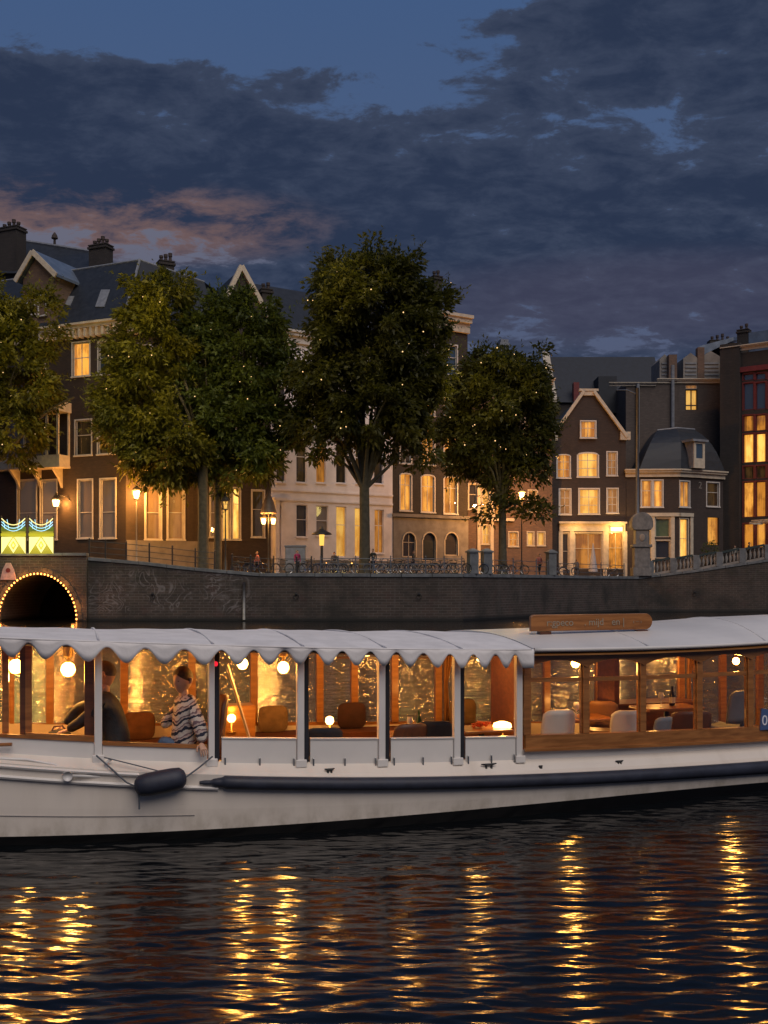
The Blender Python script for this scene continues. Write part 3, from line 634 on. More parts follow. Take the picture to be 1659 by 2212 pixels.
# upper roof and chimneys
q0, q1 = A.P(-80, 500, 9.0), A.P(195, 543, 9.0); b0, b1 = A.P(-80, 590, 5.0), A.P(225, 590, 5.0)
mb = MB().quad(b0, b1, q1, q0).quad(q0, q1, q1 + Vector((0, 4, -4)), q0 + Vector((0, 4, -4))); A.put(mb, 'upper_roof', slate)
A.put(MB().tube([q0, q1], 0.16, 6), 'ridge_cap', lead)
cu, cz = A.uz(218, 533, 6.5); chimney(A, cu, 6.5, cz - 3, cz, 1.75, 1.0, 4)
cu, cz = A.uz(25, 496, 6.0); chimney(A, cu, 6.0, cz - 6, cz, 2.2, 1.2, 4)
cu, cz = A.uz(118, 520, 9.0); A.put(MB().lathe([(0.12, cz - 0.3), (0.10, cz + 0.1), (0.30, cz + 0.2), (0.22, cz + 0.5), (0.05, cz + 0.75)], (cu, 9.0), 10), 'roof_finial', potclay)
cu, cz = A2.uz(358, 568, 5.0); chimney(A2, cu, 5.0, cz - 2, cz, 1.2, 0.9, 3)
# wooden bay with brackets on the left facade
ub0, ub1 = A.uz(-30, 1000, -1.3)[0], A.uz(128, 1000, -1.3)[0]; zb0, zb1, zb2, zb3 = (A.uz(60, y, -1.3)[1] for y in (1012, 985, 893, 872))
bay = A.put(MB().box(ub0, ub1, -1.3, -0.005, zb0, zb0 + 0.16).box(ub0 + 0.05, ub1 - 0.05, -1.24, -1.18, zb0 + 0.16, zb1).box(ub1 - 0.1, ub1 - 0.05, -1.18, -0.005, zb0 + 0.16, zb1).box(ub0 - 0.1, ub1 + 0.1, -1.45, -0.005, zb2, zb3), 'bay_window', cream)
for x in (5, 52, 100, 124):
    u_ = A.uz(x, 950, -1.25)[0]; A.put(MB().box(u_ - 0.09, u_ + 0.09, -1.27, -1.12, zb1, zb2), 'post', cream, bay)
A.put(MB().box(ub1 - 0.16, ub1 - 0.03, -0.2, -0.01, zb1, zb2), 'post', cream, bay)
for x0, x1 in ((5, 52), (52, 100), (100, 124)): A.put(MB().box(A.uz(x0, 950, -1.2)[0] + 0.1, A.uz(x1, 950, -1.2)[0] - 0.1, -1.20, -1.19, zb1, zb2), 'pane', pane_g, bay)
for x in (32, 78, 124):
    u_ = A.uz(x, 1040, -0.5)[0]
    A.put(MB().hexa([(u_ - 0.1, -0.002, zb0 - 1.5), (u_ + 0.1, -0.002, zb0 - 1.5), (u_ + 0.1, -0.35, zb0 - 0.8), (u_ - 0.1, -0.35, zb0 - 0.8)], [(u_ - 0.1, -0.002, zb0 - 0.003), (u_ + 0.1, -0.002, zb0 - 0.003), (u_ + 0.1, -1.15, zb0 - 0.003), (u_ - 0.1, -1.15, zb0 - 0.003)]), 'bracket', cream, bay)
zk = A2.uz(360, 1003, -1.0)[1]; u_a, u_b = A2.uz(312, 1000, -1)[0], A2.uz(424, 1000, -1)[0]
bal = A2.put(MB().box(u_a, u_b, -1.1, -0.004, zk, zk + 0.18).box(u_a, u_b, -1.08, -1.02, zk + 0.9, zk + 0.98), 'balcony', cream)
for x in (318, 362, 412):
    u_ = A2.uz(x, 1010, -0.4)[0]; A2.put(MB().tube([(u_, -0.05, zk - 1.4), (u_, -0.12, zk - 0.9), (u_, -0.45, zk - 0.45), (u_, -1.0, zk - 0.05)], [0.09, 0.10, 0.09, 0.08], 6), 'bracket', cream, bal)
for k in range(14): u_ = u_a + (u_b - u_a) * (k + .5) / 14; A2.put(MB().box(u_ - 0.02, u_ + 0.02, -1.07, -1.03, zk + 0.18, zk + 0.9), 'baluster', iron, bal)

# B: pointed gable
B = House('gabled_house', 'brown brick house with pointed white-edged gable between corner house and white house', 470, 81.35, 585, 83.3, wall=plum_b, depth=12)
B.win(481, 1055, 496, 1165, 'bright', 1, (0.3,)).win(503, 1055, 518, 1165, 'bright', 1, (0.3,)).win(545, 1060, 570, 1160, 'dim', 1, (0.4,))
B.row([(485, 508), (530, 553)], 900, 985, ['dim', 'warm'], 0.05, cols=1, rows=(0.45,)).row([(485, 508), (530, 553)], 770, 850, ['dim', 'sky'], 0.05, cols=1, rows=(0.45,))
zB = B.uz(480, 690)[1]; ba, bz = B.uz(520, 580); B.walls(zB, gable=[(0, zB), (B.len, zB), (ba, bz)])
mb = MB().bar((-0.2, -0.1, zB - 0.1), (ba, -0.1, bz + 0.15), 0.5, 0.35).bar((ba, -0.102, bz + 0.15), (B.len + 0.2, -0.102, zB - 0.1), 0.5, 0.35); B.put(mb, 'gable_coping', cream)
mb = MB(); mb.quad((0, 0.3, zB), (ba, 0.3, bz), (ba, 12, bz), (0, 12, zB)).quad((ba, 0.3, bz), (B.len, 0.3, zB), (B.len, 12, zB), (ba, 12, bz)); B.put(mb, 'roof', slate)
cu, cz = B.uz(574, 628, 3.0); chimney(B, cu, 3.0, cz - 4, cz, 0.9, 0.8, 2)
# C: white house
W = House('white_house', 'wide pale plastered house with tall windows behind the dark middle tree', 585, 83.35, 848, 89.5, wall=render_w, depth=11, trim=render_w)
xs = [(597, 617), (640, 662), (683, 704), (726, 748), (768, 788), (808, 828)]
W.row(xs, 948, 1041, ['dim', 'dim', 'amber', 'dim', 'dim', 'dim'], 0.018, cols=1, rows=(0.4,), archit=0.0, frame=0.06)
W.row(xs, 835, 920, ['dim', 'sky', 'dim', 'dim', 'sky', 'dim'], 0.05, cols=1, rows=(0.4,), archit=0.0)
W.win(590, 1092, 606, 1200, 'dim', 1, (0.3,), door=False).win(640, 1090, 664, 1160, 'dim', 1, (0.46,), archit=0).win(683, 1092, 709, 1157, 'blind', 1, (0.5,), archit=0)
W.win(726, 1094, 748, 1203, 'bright', 1, (0.36,), archit=0).win(766, 1097, 783, 1203, 'bright', 1, (0.36,), archit=0).win(809, 1101, 829, 1195, 'amber', 2, (0.36,), archit=0)
zW = W.uz(592, 712)[1]; W.walls(zW); W.cornice(zW + 0.1, h=1.0, proud=0.6, mat=white)
zw2 = W.uz(640, 628, 4.5)[1]
mb = MB().quad((0, -0.3, zW), (W.len, -0.3, zW), (W.len, 4.5, zw2), (0, 4.5, zw2)).quad((0, 4.5, zw2), (W.len, 4.5, zw2), (W.len, 11, zW), (0, 11, zW)); W.put(mb, 'roof', slate)
W.put(MB().hexa([(-0.3, -0.4, zW - 0.1), (0.15, -0.4, zW - 0.1), (0.15, 4.5, zw2 - 0.1), (-0.3, 4.5, zw2 - 0.1)], [(-0.3, -0.4, zW + 0.45), (0.15, -0.4, zW + 0.45), (0.15, 4.5, zw2 + 0.4), (-0.3, 4.5, zw2 + 0.4)]), 'gable_coping', white)
W.put(MB().prism([(0, zW - 0.5), (0.3, zW - 0.5), (0.3, zW), (0, zW)], 0, 4.5).quad((0.0, 0, zW), (0.0, 4.5, zw2), (0.0, 9, zW), (0, 4.5, zW)), 'gable_wall', render_w)
zc = W.uz(600, 1076)[1]; W.put(MB().box(0.0, W.uz(612, 1076)[0], -0.7, -0.005, zc - 0.25, zc).box(0.15, 0.5, -0.6, -0.005, 0, zc - 0.252), 'portico', render_w)
for y in (1062, 1082): zc = W.uz(700, y)[1]; W.put(MB().box(0, W.len, -0.09, -0.004, zc - 0.12, zc + 0.05), 'string_course', render_w)
zc = W.uz(700, 1210)[1]; W.put(MB().box(0, W.len, -0.14, -0.004, 0, max(0.4, zc)), 'plinth', stone)
cu, cz = W.uz(822, 640, 4.5); chimney(W, cu, 4.5, cz - 3, cz, 1.2, 0.9, 3)
# D: three-window house
Dh = House('three_window_house', 'narrow dark brick house with three lit sash windows per floor and pale cornice', 848, 89.6, 1010, 93.6, wall=dark_b, depth=11, trim=white)
x3 = [(865, 888), (911, 938), (960, 987)]
Dh.row(x3, 1022, 1102, ['warm'] * 3, 0.07, rows=(0.3,), arch=0.25, archit=0.12).row(x3, 918, 1000, ['dim', 'amber', 'warm'], 0.06, rows=(0.3,))
Dh.row(x3, 826, 893, ['dim', 'warm', 'warm'], 0.06, rows=(0.35,)).row(x3, 738, 802, ['sky', 'dim', 'sky'], 0.07, rows=(0.4,), cols=1)
zD = Dh.uz(1005, 720)[1]
Dh.walls(zD)
Dh.cornice(Dh.uz(1005, 684)[1], h=1.55, proud=0.75, mat=cream)
zb_ = Dh.uz(1000, 1122)[1]
base = Dh.side(848, 89.6, 1010, 93.6); base.wall = stone; base.trim = cream
# stone ground floor stands 12 cm proud of the brick
base.xf = Matrix.Translation((0, -0.13, 0))
base.win(869, 1150, 896, 1203, 'dim', 2, (0.4,), arch=1.0, sill=False).win(912, 1150, 940, 1212, 'amber', 1, (), arch=1.0, door=True, sill=False).win(960, 1150, 987, 1200, 'dark', 1, (), arch=1.0, sill=False)
base.walls(zb_, sides=False); base.put(MB().box(-0.1, base.len + 0.1, -0.18, 0.12, zb_, zb_ + 0.28), 'string_course', stone)
mb = MB().quad((0, 0.2, zD + 1), (Dh.len, 0.2, zD + 1), (Dh.len, 5, zD + 3.2), (0, 5, zD + 3.2)).quad((0, 5, zD + 3.2), (Dh.len, 5, zD + 3.2), (Dh.len, 11, zD), (0, 11, zD)); Dh.put(mb, 'roof', slate)
cu, cz = Dh.uz(942, 600, 4.0); chimney(Dh, cu, 4.0, zD + 1, cz, 0.9, 0.8, 2)
u_ = Dh.uz(944, 800)[0]; Dh.put(MB().tube([(u_, -0.1, Dh.uz(944, 860)[1]), (u_, -0.1, Dh.uz(944, 740)[1])], 0.07, 8), 'downpipe', lead)
# E: lit narrow house behind the small tree
E = House('narrow_house', 'narrow house with lamp-lit white pilasters behind the small right tree', 1011, 96, 1193, 98, wall=gable_b, depth=9, trim=cream)
E.win(1013, 1046, 1030, 1100, 'dim', 1, (0.4,)).win(1042, 1048, 1056, 1122, 'bright', 1, (0.3, 0.6)).win(1042, 1135, 1057, 1175, 'bright', 2, (0.5,)).win(1068, 1052, 1084, 1115, 'warm', 1, (0.4,))
E.win(1100, 1150, 1118, 1180, 'warm', 2, (0.5,)).win(1142, 1060, 1160, 1105, 'half', 1, (0.4,)).win(1140, 1150, 1152, 1178, 'bright', 1).win(1162, 1150, 1176, 1178, 'bright', 1)
E.row([(1020, 1040), (1065, 1088), (1110, 1132), (1155, 1176)], 900, 960, ['dim', 'warm', 'dim', 'dim'], 0.0, rows=(0.4,))
zE = E.uz(1100, 815)[1]; E.walls(zE); E.cornice(zE + 0.1, h=0.6, proud=0.4)
for x in (1034, 1062, 1088): u_ = E.uz(x, 1100)[0]; E.put(MB().box(u_ - 0.16, u_ + 0.16, -0.14, -0.004, 0, E.uz(x, 1040)[1]), 'pilaster', cream)
zc = E.uz(1060, 1122)[1]; E.put(MB().box(E.uz(1030, 1122)[0], E.uz(1110, 1122)[0], -0.3, -0.005, zc - 0.15, zc + 0.12), 'string_course', cream)
mb = MB().quad((0, -0.2, zE), (E.len, -0.2, zE), (E.len, 4, zE + 2.2), (0, 4, zE + 2.2)).quad((0, 4, zE + 2.2), (E.len, 4, zE + 2.2), (E.len, 9, zE), (0, 9, zE)); E.put(mb, 'roof', slate)
cu, cz = E.uz(1087, 735, 4.0); E.put(MB().box(cu - 0.32, cu + 0.32, 3.7, 4.3, zE, cz - 0.6).box(cu - 0.5, cu + 0.5, 3.5, 4.5, cz - 0.6, cz - 0.35).box(cu - 0.4, cu + 0.4, 3.6, 4.4, cz - 0.35, cz), 'chimney', lead)
# F: large slate roof in the second row
Fh = House('back_house', 'long dark slate roof with pale gable end standing behind the small gabled house', 1196, 112, 1440, 112, wall=dark_b, depth=12)
zF = Fh.uz(1300, 870)[1]; zF2 = Fh.uz(1300, 771, 5)[1]; Fh.walls(zF)
mb = MB().quad((0, -0.3, zF), (Fh.len, -0.3, zF), (Fh.len, 5, zF2), (0, 5, zF2)).quad((0, 5, zF2), (Fh.len, 5, zF2), (Fh.len, 12, zF), (0, 12, zF)); Fh.put(mb, 'roof', slate)
Fh.put(MB().hexa([(-0.5, -0.4, zF), (0.3, -0.4, zF), (0.3, 5, zF2 - 0.1), (-0.5, 5, zF2 - 0.1)], [(-0.5, -0.4, zF + 0.5), (0.3, -0.4, zF + 0.5), (0.3, 5, zF2 + 0.6), (-0.5, 5, zF2 + 0.6)]).prism([(-0.4, 0), (0.2, 0), (0.2, zF), (-0.4, zF)], 0, 0.3), 'gable_coping', cream)
u_, z_ = Fh.uz(1245, 826, -0.5); Fh.put(MB().box(u_ - 0.3, u_ + 0.3, -0.6, 0.4, z_ - 2.2, z_), 'chimney', redpaint)
u_, z_ = Fh.uz(1310, 815, 0); Fh.put(MB().box(u_ - 1.0, u_ + 1.0, -0.6, 3, z_ - 4, z_), 'dormer', slate)
# G: small house with pointed gable and shop front
G = House('shop_house', 'small brown house with pointed gable, white windows and glowing shop front', 1193, 100, 1352, 100.3, wall=plum_b, depth=11, trim=white)
G.win(1204, 982, 1231, 1032, 'warm', 2, (0.3, 0.65), arch=0.2).win(1249, 978, 1291, 1030, 'bright', 2, (0.3, 0.65), arch=0.2, archit=0.14).win(1312, 977, 1332, 1027, 'half', 2, (0.33, 0.66), frame=0.09)
G.win(1209, 1057, 1232, 1111, 'half', 2, (0.33, 0.66), frame=0.10).win(1252, 1057, 1293, 1110, 'bright', 2, (0.3, 0.65), archit=0.14).win(1312, 1056, 1334, 1108, 'half', 2, (0.33, 0.66), frame=0.10)
G.win(1214, 1152, 1228, 1229, 'dim', 1, (0.5,), sill=False, trim=cream).win(1242, 1152, 1300, 1229, 'amber', 2, (0.42,), sill=False, trim=cream).win(1314, 1150, 1346, 1229, 'amber', 2, (0.42,), sill=False, trim=cream)
zG = G.uz(1200, 942)[1]; ga_, gz2 = G.uz(1271, 848)
G.walls(zG, gable=[(0.1, zG), (G.len - 0.05, zG), (ga_ + 0.6, gz2), (ga_ - 0.6, gz2)])
G.surface_window(1254, 911, 1285, 946, lit='warm', cols=2, rows=(0.4,))
G.put(MB().bar((-0.1, -0.09, zG - 0.1), (ga_ - 0.5, -0.09, gz2 + 0.1), 0.5, 0.3).bar((ga_ + 0.5, -0.09, gz2 + 0.1), (G.len + 0.1, -0.09, zG - 0.1), 0.5, 0.3).box(-0.5, 0.5, -0.25, 0.2, zG - 0.45, zG + 0.25).box(G.len - 0.6, G.len + 0.4, -0.25, 0.2, zG - 0.35, zG + 0.45), 'gable_coping', cream)
G.put(MB().box(ga_ - 0.95, ga_ + 0.95, -0.28, 0.3, gz2 + 0.12, gz2 + 0.34).box(ga_ - 0.62, ga_ + 0.62, -0.2, 0.3, gz2 - 0.3, gz2 + 0.11), 'gable_cap', cream)
mb = MB().quad((0, 0.3, zG), (ga_, 0.3, gz2), (ga_, 11, gz2), (0, 11, zG)).quad((ga_, 0.3, gz2), (G.len, 0.3, zG), (G.len, 11, zG), (ga_, 11, gz2)); G.put(mb, 'roof', slate)
zc = G.uz(1280, 1150)[1]; zc2 = G.uz(1280, 1127)[1]
G.put(MB().box(G.uz(1208, 1140)[0], G.uz(1350, 1140)[0], -0.16, -0.004, zc + 0.1, zc2 - 0.2).box(G.uz(1206, 1140)[0], G.uz(1352, 1140)[0], -0.45, -0.004, zc2 - 0.198, zc2), 'shop_fascia', cream)
for x in (1211, 1235, 1307, 1350): u_ = G.uz(x, 1190)[0]; G.put(MB().box(u_ - 0.2, u_ + 0.2, -0.12, -0.038, 0, zc + 0.095), 'shop_pilaster', cream)
u_, z_ = G.uz(1332, 1143, -0.3); G.put(MB().box(u_ - 0.55, u_ + 0.55, -0.42, -0.165, z_ - 0.2, z_ + 0.2), 'shop_lamp', emis('shop_lamp_glow', (1.0, 0.62, 0.2), 5.0))
def point(parent, loc, energy, col=(1.0, 0.50, 0.14), size=0.15):
    l = bpy.data.lights.new('lamp_or_fill_light', 'POINT'); l.energy = energy; l.color = col; l.shadow_soft_size = size
    o = bpy.data.objects.new('lamp_or_fill_light', l); C.objects.link(o); o.parent = parent; o.location = loc; return o
point(G.root, (u_, -1.1, z_ - 0.2), 260, (1.0, 0.55, 0.16)); point(G.root, (u_ - 4, -1.1, z_ - 0.1), 70, (1.0, 0.55, 0.16))
# H: low corner house with mansard
Hh = House('mansard_house', 'low corner house with rounded dark mansard roof, white cornice and cream shop windows', 1353, 100.3, 1467, 100, wall=plum_b, depth=8, trim=cream)
Hh.win(1386, 1038, 1407, 1095, 'warm', 1, (0.38,), trim=white).win(1412, 1038, 1431, 1095, 'warm', 1, (0.38,), trim=white)
Hh.win(1385, 1122, 1405, 1206, 'dark', 1, (), sill=False).win(1416, 1120, 1447, 1160, 'green', 1, sill=False).win(1416, 1168, 1447, 1206, 'dark', 1, sill=False)
zH = Hh.uz(1420, 1016)[1]; Hh.walls(zH, sides=False); Hh.cornice(zH + 0.1, h=0.75, proud=0.55, mat=cream)
H2 = Hh.side(1467, 100, 1562, 102.5)
H2.win(1469, 1121, 1486, 1206, 'bright', 1, (0.5,), sill=False).win(1469, 1040, 1489, 1095, 'warm', 2, (), trim=white).win(1527, 1043, 1553, 1094, 'dim', 1, (0.4,), trim=white).win(1529, 1118, 1553, 1177, 'warm', 2, (0.5,), trim=cream)
H2.walls(zH, sides=False); H2.cornice(zH + 0.1, h=0.75, proud=0.55, mat=cream)
zc = Hh.uz(1430, 1108)[1]; Hh.put(MB().box(Hh.uz(1380, 1110)[0], Hh.len, -0.2, -0.004, zc - 0.35, zc), 'shop_fascia', cream); H2.put(MB().box(0, H2.uz(1496, 1110)[0], -0.2, -0.004, zc - 0.35, zc), 'shop_fascia', cream)
for x in (1382, 1410, 1453): u_ = Hh.uz(x, 1160)[0]; Hh.put(MB().box(u_ - 0.18, u_ + 0.18, -0.12, -0.038, 0, zc - 0.355), 'shop_pilaster', cream)
u_ = H2.uz(1493, 1160)[0]; H2.put(MB().box(u_ - 0.18, u_ + 0.18, -0.12, -0.038, 0, zc - 0.355), 'shop_pilaster', cream)
H2.put(MB().lathe([(0.30, 0), (0.46, 0.0), (0.48, 0.05), (0.40, 0.08), (0.34, 0.05)], n=20), 'oval_plaque', white)
ob = bpy.data.objects[-1] if False else Hh.root.children[-1]
uu, zz = H2.uz(1512, 1131); ob.data.transform(H2.xf @ Matrix.Translation((uu, -0.01, zz)) @ Matrix.Rotation(math.pi / 2, 4, 'X') @ Matrix.Diagonal((0.95, 1.5, 1, 1)) @ H2.xf.inverted())
def text_mesh(s, size, mat, name, parent, xf, ext=0.004, align='CENTER', sx=1.0):
    cu_ = bpy.data.curves.new(name, 'FONT'); cu_.body = s; cu_.size = size; cu_.extrude = ext; cu_.align_x = align; cu_.align_y = 'CENTER'
    t_ = bpy.data.objects.new(name, cu_); C.objects.link(t_); bpy.context.view_layer.update()
    me = bpy.data.meshes.new_from_object(t_.evaluated_get(bpy.context.evaluated_depsgraph_get()))
    bpy.data.objects.remove(t_); me.transform(xf @ Matrix.Rotation(math.pi / 2, 4, 'X') @ Matrix.Diagonal((sx, 1, 1, 1)))
    me.materials.clear(); me.materials.append(mat); o = bpy.data.objects.new(name, me); C.objects.link(o)
    if parent: o.parent = parent
    return o
uu, zz = H2.uz(1512, 1049); text_mesh('2', 0.95, stone, 'house_number', Hh.root, H2.xf @ Matrix.Translation((uu, -0.03, zz)), 0.02)
mb = MB(); zm = Hh.uz(1440, 928, 2.5)[1]
e0, e1, e2 = Vector((Hh.uz(1380, 1000)[0], -0.3, zH + 0.1)), Vector((Hh.len + 0.1, -0.3, zH + 0.1)), H2.xf @ Vector((H2.len, -0.3, zH + 0.1))
m0, m1, m2 = Hh.P(1420, 930, 3.5), Hh.P(1462, 925, 3.2), Hh.P(1500, 928, 4.5)
def bulge(a, b, t): p = a.lerp(b, t); p.y -= 0.75 * math.sin(math.pi * t); p.z += 0.5 * math.sin(math.pi * t); return p
cols_ = [[bulge(a, b, t / 6) for t in range(7)] for a, b in ((e0 + Vector((0, 6, 0)), m0 + Vector((0, 3, 0))), (e0, m0), (e1, m1), (e2, m2), (e2 + Vector((0, 6, 0)), m2 + Vector((0, 3, 0))))]
mb.grid(cols_); mb.quad(m0, m1, m2, m2 + Vector((0, 3, 0)), m0 + Vector((0, 3, 0))); roofH = Hh.put(mb, 'mansard_roof', slate)
Hh.put(MB().tube([m0, m1, m2], 0.12, 6), 'ridge_cap', lead, roofH)
uu, zz = H2.uz(1511, 985, -0.9); zt_, zo_ = H2.uz(1511, 952, -0.9)[1], H2.uz(1511, 1011, -0.9)[1]
dm = H2.put(MB().box(uu - 0.75, uu + 0.75, -0.8, 3.0, zo_, zt_ - 0.1).box(uu - 1.0, uu + 1.0, -1.1, 3.4, zt_ - 0.098, zt_ + 0.12), 'dormer', lead)
H2.put(MB().box(uu - 0.70, uu - 0.42, -0.9, -0.802, zo_, zt_ - 0.1).box(uu + 0.42, uu + 0.70, -0.9, -0.802, zo_, zt_ - 0.1).box(uu - 0.42, uu + 0.42, -0.9, -0.802, zo_, zo_ + 0.95).box(uu - 0.42, uu + 0.42, -0.9, -0.802, zt_ - 0.3, zt_ - 0.1), 'dormer_frame', cream, dm)
H2.put(MB().box(uu - 0.42, uu + 0.42, -0.84, -0.803, zo_ + 0.95, zt_ - 0.3), 'pane', cur['sky'], dm)
# I: brown side wall behind with one bright window
I = House('tall_side_house', 'tall plain brown brick side wall with one bright high window and pale dormers', 1352, 107, 1588, 107, wall=side_b, depth=12, trim=cream)
I.win(1481, 842, 1506, 886, 'bright', 2, (0.78,), archit=0.05, sill=False, bar=0.12, trim=pr('dark_sash', (0.04, 0.03, 0.025), 0.6)).win(1481, 831, 1506, 840, 'half', 2, (), archit=0, sill=False)
zI = I.uz(1500, 826)[1]; I.walls(zI); I.cornice(zI + 0.35, u0=I.uz(1420, 800)[0], u1=I.uz(1556, 800)[0], h=0.45, proud=0.4, mat=cream)
I.cornice(I.uz(1365, 827)[1], u0=I.uz(1316, 800)[0], u1=I.uz(1416, 800)[0], h=0.35, proud=0.4, mat=cream)
for x, y0, y1 in ((1452, 790, 930), (1377, 830, 1090)):
    u_ = I.uz(x, 900)[0]; I.put(MB().tube([(u_, -0.2, I.uz(x, y1)[1]), (u_, -0.2, I.uz(x, y0)[1])], 0.19, 8), 'downpipe', lead)
u_ = I.uz(1572, 900)[0]; I.put(MB().box(u_ - 0.5, u_ + 0.5, -0.15, -0.004, I.uz(1570, 1010)[1], I.uz(1570, 800)[1]), 'pilaster', side_b)
for x0, x1, yt, m_ in ((1425, 1447, 767, stone), (1476, 1508, 764, stone), (1515, 1556, 760, stone)):
    a, zt_ = I.uz(x0, yt, 0.6); b = I.uz(x1, yt, 0.6)[0]
    dd = I.put(MB().prism([(a, zI), (b, zI), (b, zt_ - 0.5), ((a + b) / 2, zt_ + 0.1), (a, zt_ - 0.5)], 0.6, 4), 'dormer', m_)
    for k in range(5): I.put(MB().box(a + 0.2, b - 0.2, 0.52, 0.597, zI + 0.45 + k * 0.4, zI + 0.6 + k * 0.4), 'louvre', lead, dd)
cu, cz = I.uz(1451, 768, 0.3); I.put(MB().box(cu - 0.42, cu + 0.42, -0.2, 0.6, zI, cz), 'chimney', gable_b)
cu, cz = I.uz(1512, 752, 0.9); I.put(MB().box(cu - 0.35, cu + 0.35, 0.5, 1.3, zI, cz), 'chimney', gable_b)
mb = MB().hexa([I.P(1515, 768, 1.0), I.P(1585, 735, 1.0), I.P(1600, 735, 6), I.P(1515, 768, 6)], [I.P(1510, 748, 1.0), I.P(1585, 738, 1.0) + Vector((0, 0, 0.5)), I.P(1600, 738, 6) + Vector((0, 0, 0.5)), I.P(1510, 748, 6)]); I.put(mb, 'roof', zinc)
cu, cz = I.uz(1555, 738, 5); chimney(I, cu, 5, cz - 4, cz, 2.4, 1.0, 4)
# J: red-framed glass front at the right edge
J = House('red_window_house', 'tall house with red-framed glass front and lit rooms at the right edge', 1562, 103.5, 1800, 97.5, wall=dark_b, depth=12, trim=redpaint)
xj = [(1606, 1628), (1633, 1654), (1660, 1684), (1690, 1714)]
for yy0, yy1, ls in ((808, 822, ['sky'] * 4), (828, 886, ['sky'] * 4), (898, 932, ['amber', 'amber', 'amber', 'amber']), (938, 1000, ['bright', 'bright', 'warm', 'warm']), (1008, 1035, ['dim', 'dim', 'dim', 'dim']), (1042, 1118, ['warm', 'amber', 'warm', 'warm']), (1132, 1185, ['amber', 'warm', 'amber', 'dim'])):
    J.row(xj, yy0, yy1, ls, -0.05, cols=1, archit=0.12, sill=False)
zJ = J.uz(1620, 760)[1]; J.walls(zJ); J.cornice(J.uz(1640, 742)[1], h=0.5, proud=0.5, mat=cream); 
J.put(MB().box(J.uz(1598, 800)[0], J.len, -0.28, -0.04, J.uz(1620, 803)[1], J.uz(1620, 792)[1]), 'red_beam', redpaint)
mb = MB().box(-0.2, J.uz(1600, 760)[0], -0.4, 3, 0, J.uz(1590, 742)[1]); J.put(mb, 'party_wall', dark_b)
cu, cz = J.uz(1607, 715, 3); chimney(J, cu, 3, cz - 3, cz, 1.1, 1.1, 2); J.put(MB().box(J.uz(1620, 715, 3)[0], J.len, 2.5, 8, zJ, J.uz(1640, 718, 3)[1]), 'roof_house', zinc)
# ------------------------------------------------------------------ the salon boat
TH = math.radians(17.5); KB = 0.0223; BC = Vector((0.425, 10.372)); HB = 1.55
BA = Vector((math.cos(TH), math.sin(TH))); BN = Vector((-math.sin(TH), math.cos(TH)))
def b_s(x, i=0.0, far=False):
    """station along the boat that lies under photo column x, on the line i metres inside the near (or far) side"""
    r = (x - CX) / F_PX; s = 0.0
    yl = (lambda t: 2 * HB - KB * t * t - i) if far else (lambda t: KB * t * t + i)
    f = lambda t: (BC.x + BA.x * t + BN.x * yl(t)) - r * (BC.y + BA.y * t + BN.y * yl(t))
    for _ in range(30):
        g = (f(s + 1e-4) - f(s - 1e-4)) / 2e-4; s -= f(s) / g
    return s, yl(s)
def bp(x, y, i=0.0, far=False):
    s, yl = b_s(x, i, far); d = BC.y + BA.y * s + BN.y * yl
    return Vector((s, yl, CH + (HY - y) / F_PX * d))
class Curve:
    def __init__(s, pts, i=0.0, deg=3, far=False):
        q = [bp(x, y, i, far) for x, y in pts]; s.lo, s.hi = q[0].x - 0.9, q[-1].x + 0.9
        s.c = np.polyfit([p.x for p in q], [p.z for p in q], deg)
    def __call__(s, t): return float(np.polyval(s.c, min(max(t, s.lo), s.hi)))
ny_ = lambda s_, i=0.0: KB * s_ * s_ + i
fy_ = lambda s_, i=0.0: 2 * HB - KB * s_ * s_ - i

zBoot = Curve([(0, 1808), (300, 1798), (500, 1790), (700, 1775), (900, 1757), (1100, 1745), (1300, 1722), (1500, 1702), (1659, 1690)])
zRub = Curve([(0, 1678), (250, 1697), (490, 1703), (800, 1706), (1100, 1703), (1400, 1686), (1659, 1671)], -0.03)
zTop = Curve([(0, 1648), (250, 1666), (490, 1677), (800, 1676), (1100, 1675), (1400, 1660), (1659, 1643)], -0.03)
zPan = Curve([(0, 1622), (230, 1640), (648, 1642), (985, 1642), (1118, 1638), (1400, 1622), (1659, 1607)], 0.14)
zSill = Curve([(0, 1580), (230, 1592), (480, 1595), (800, 1595), (1110, 1591), (1400, 1585), (1659, 1572)], 0.14)
zEave = Curve([(0, 1378), (300, 1388), (600, 1397), (880, 1402), (1130, 1404), (1400, 1398), (1659, 1387)], -0.02)

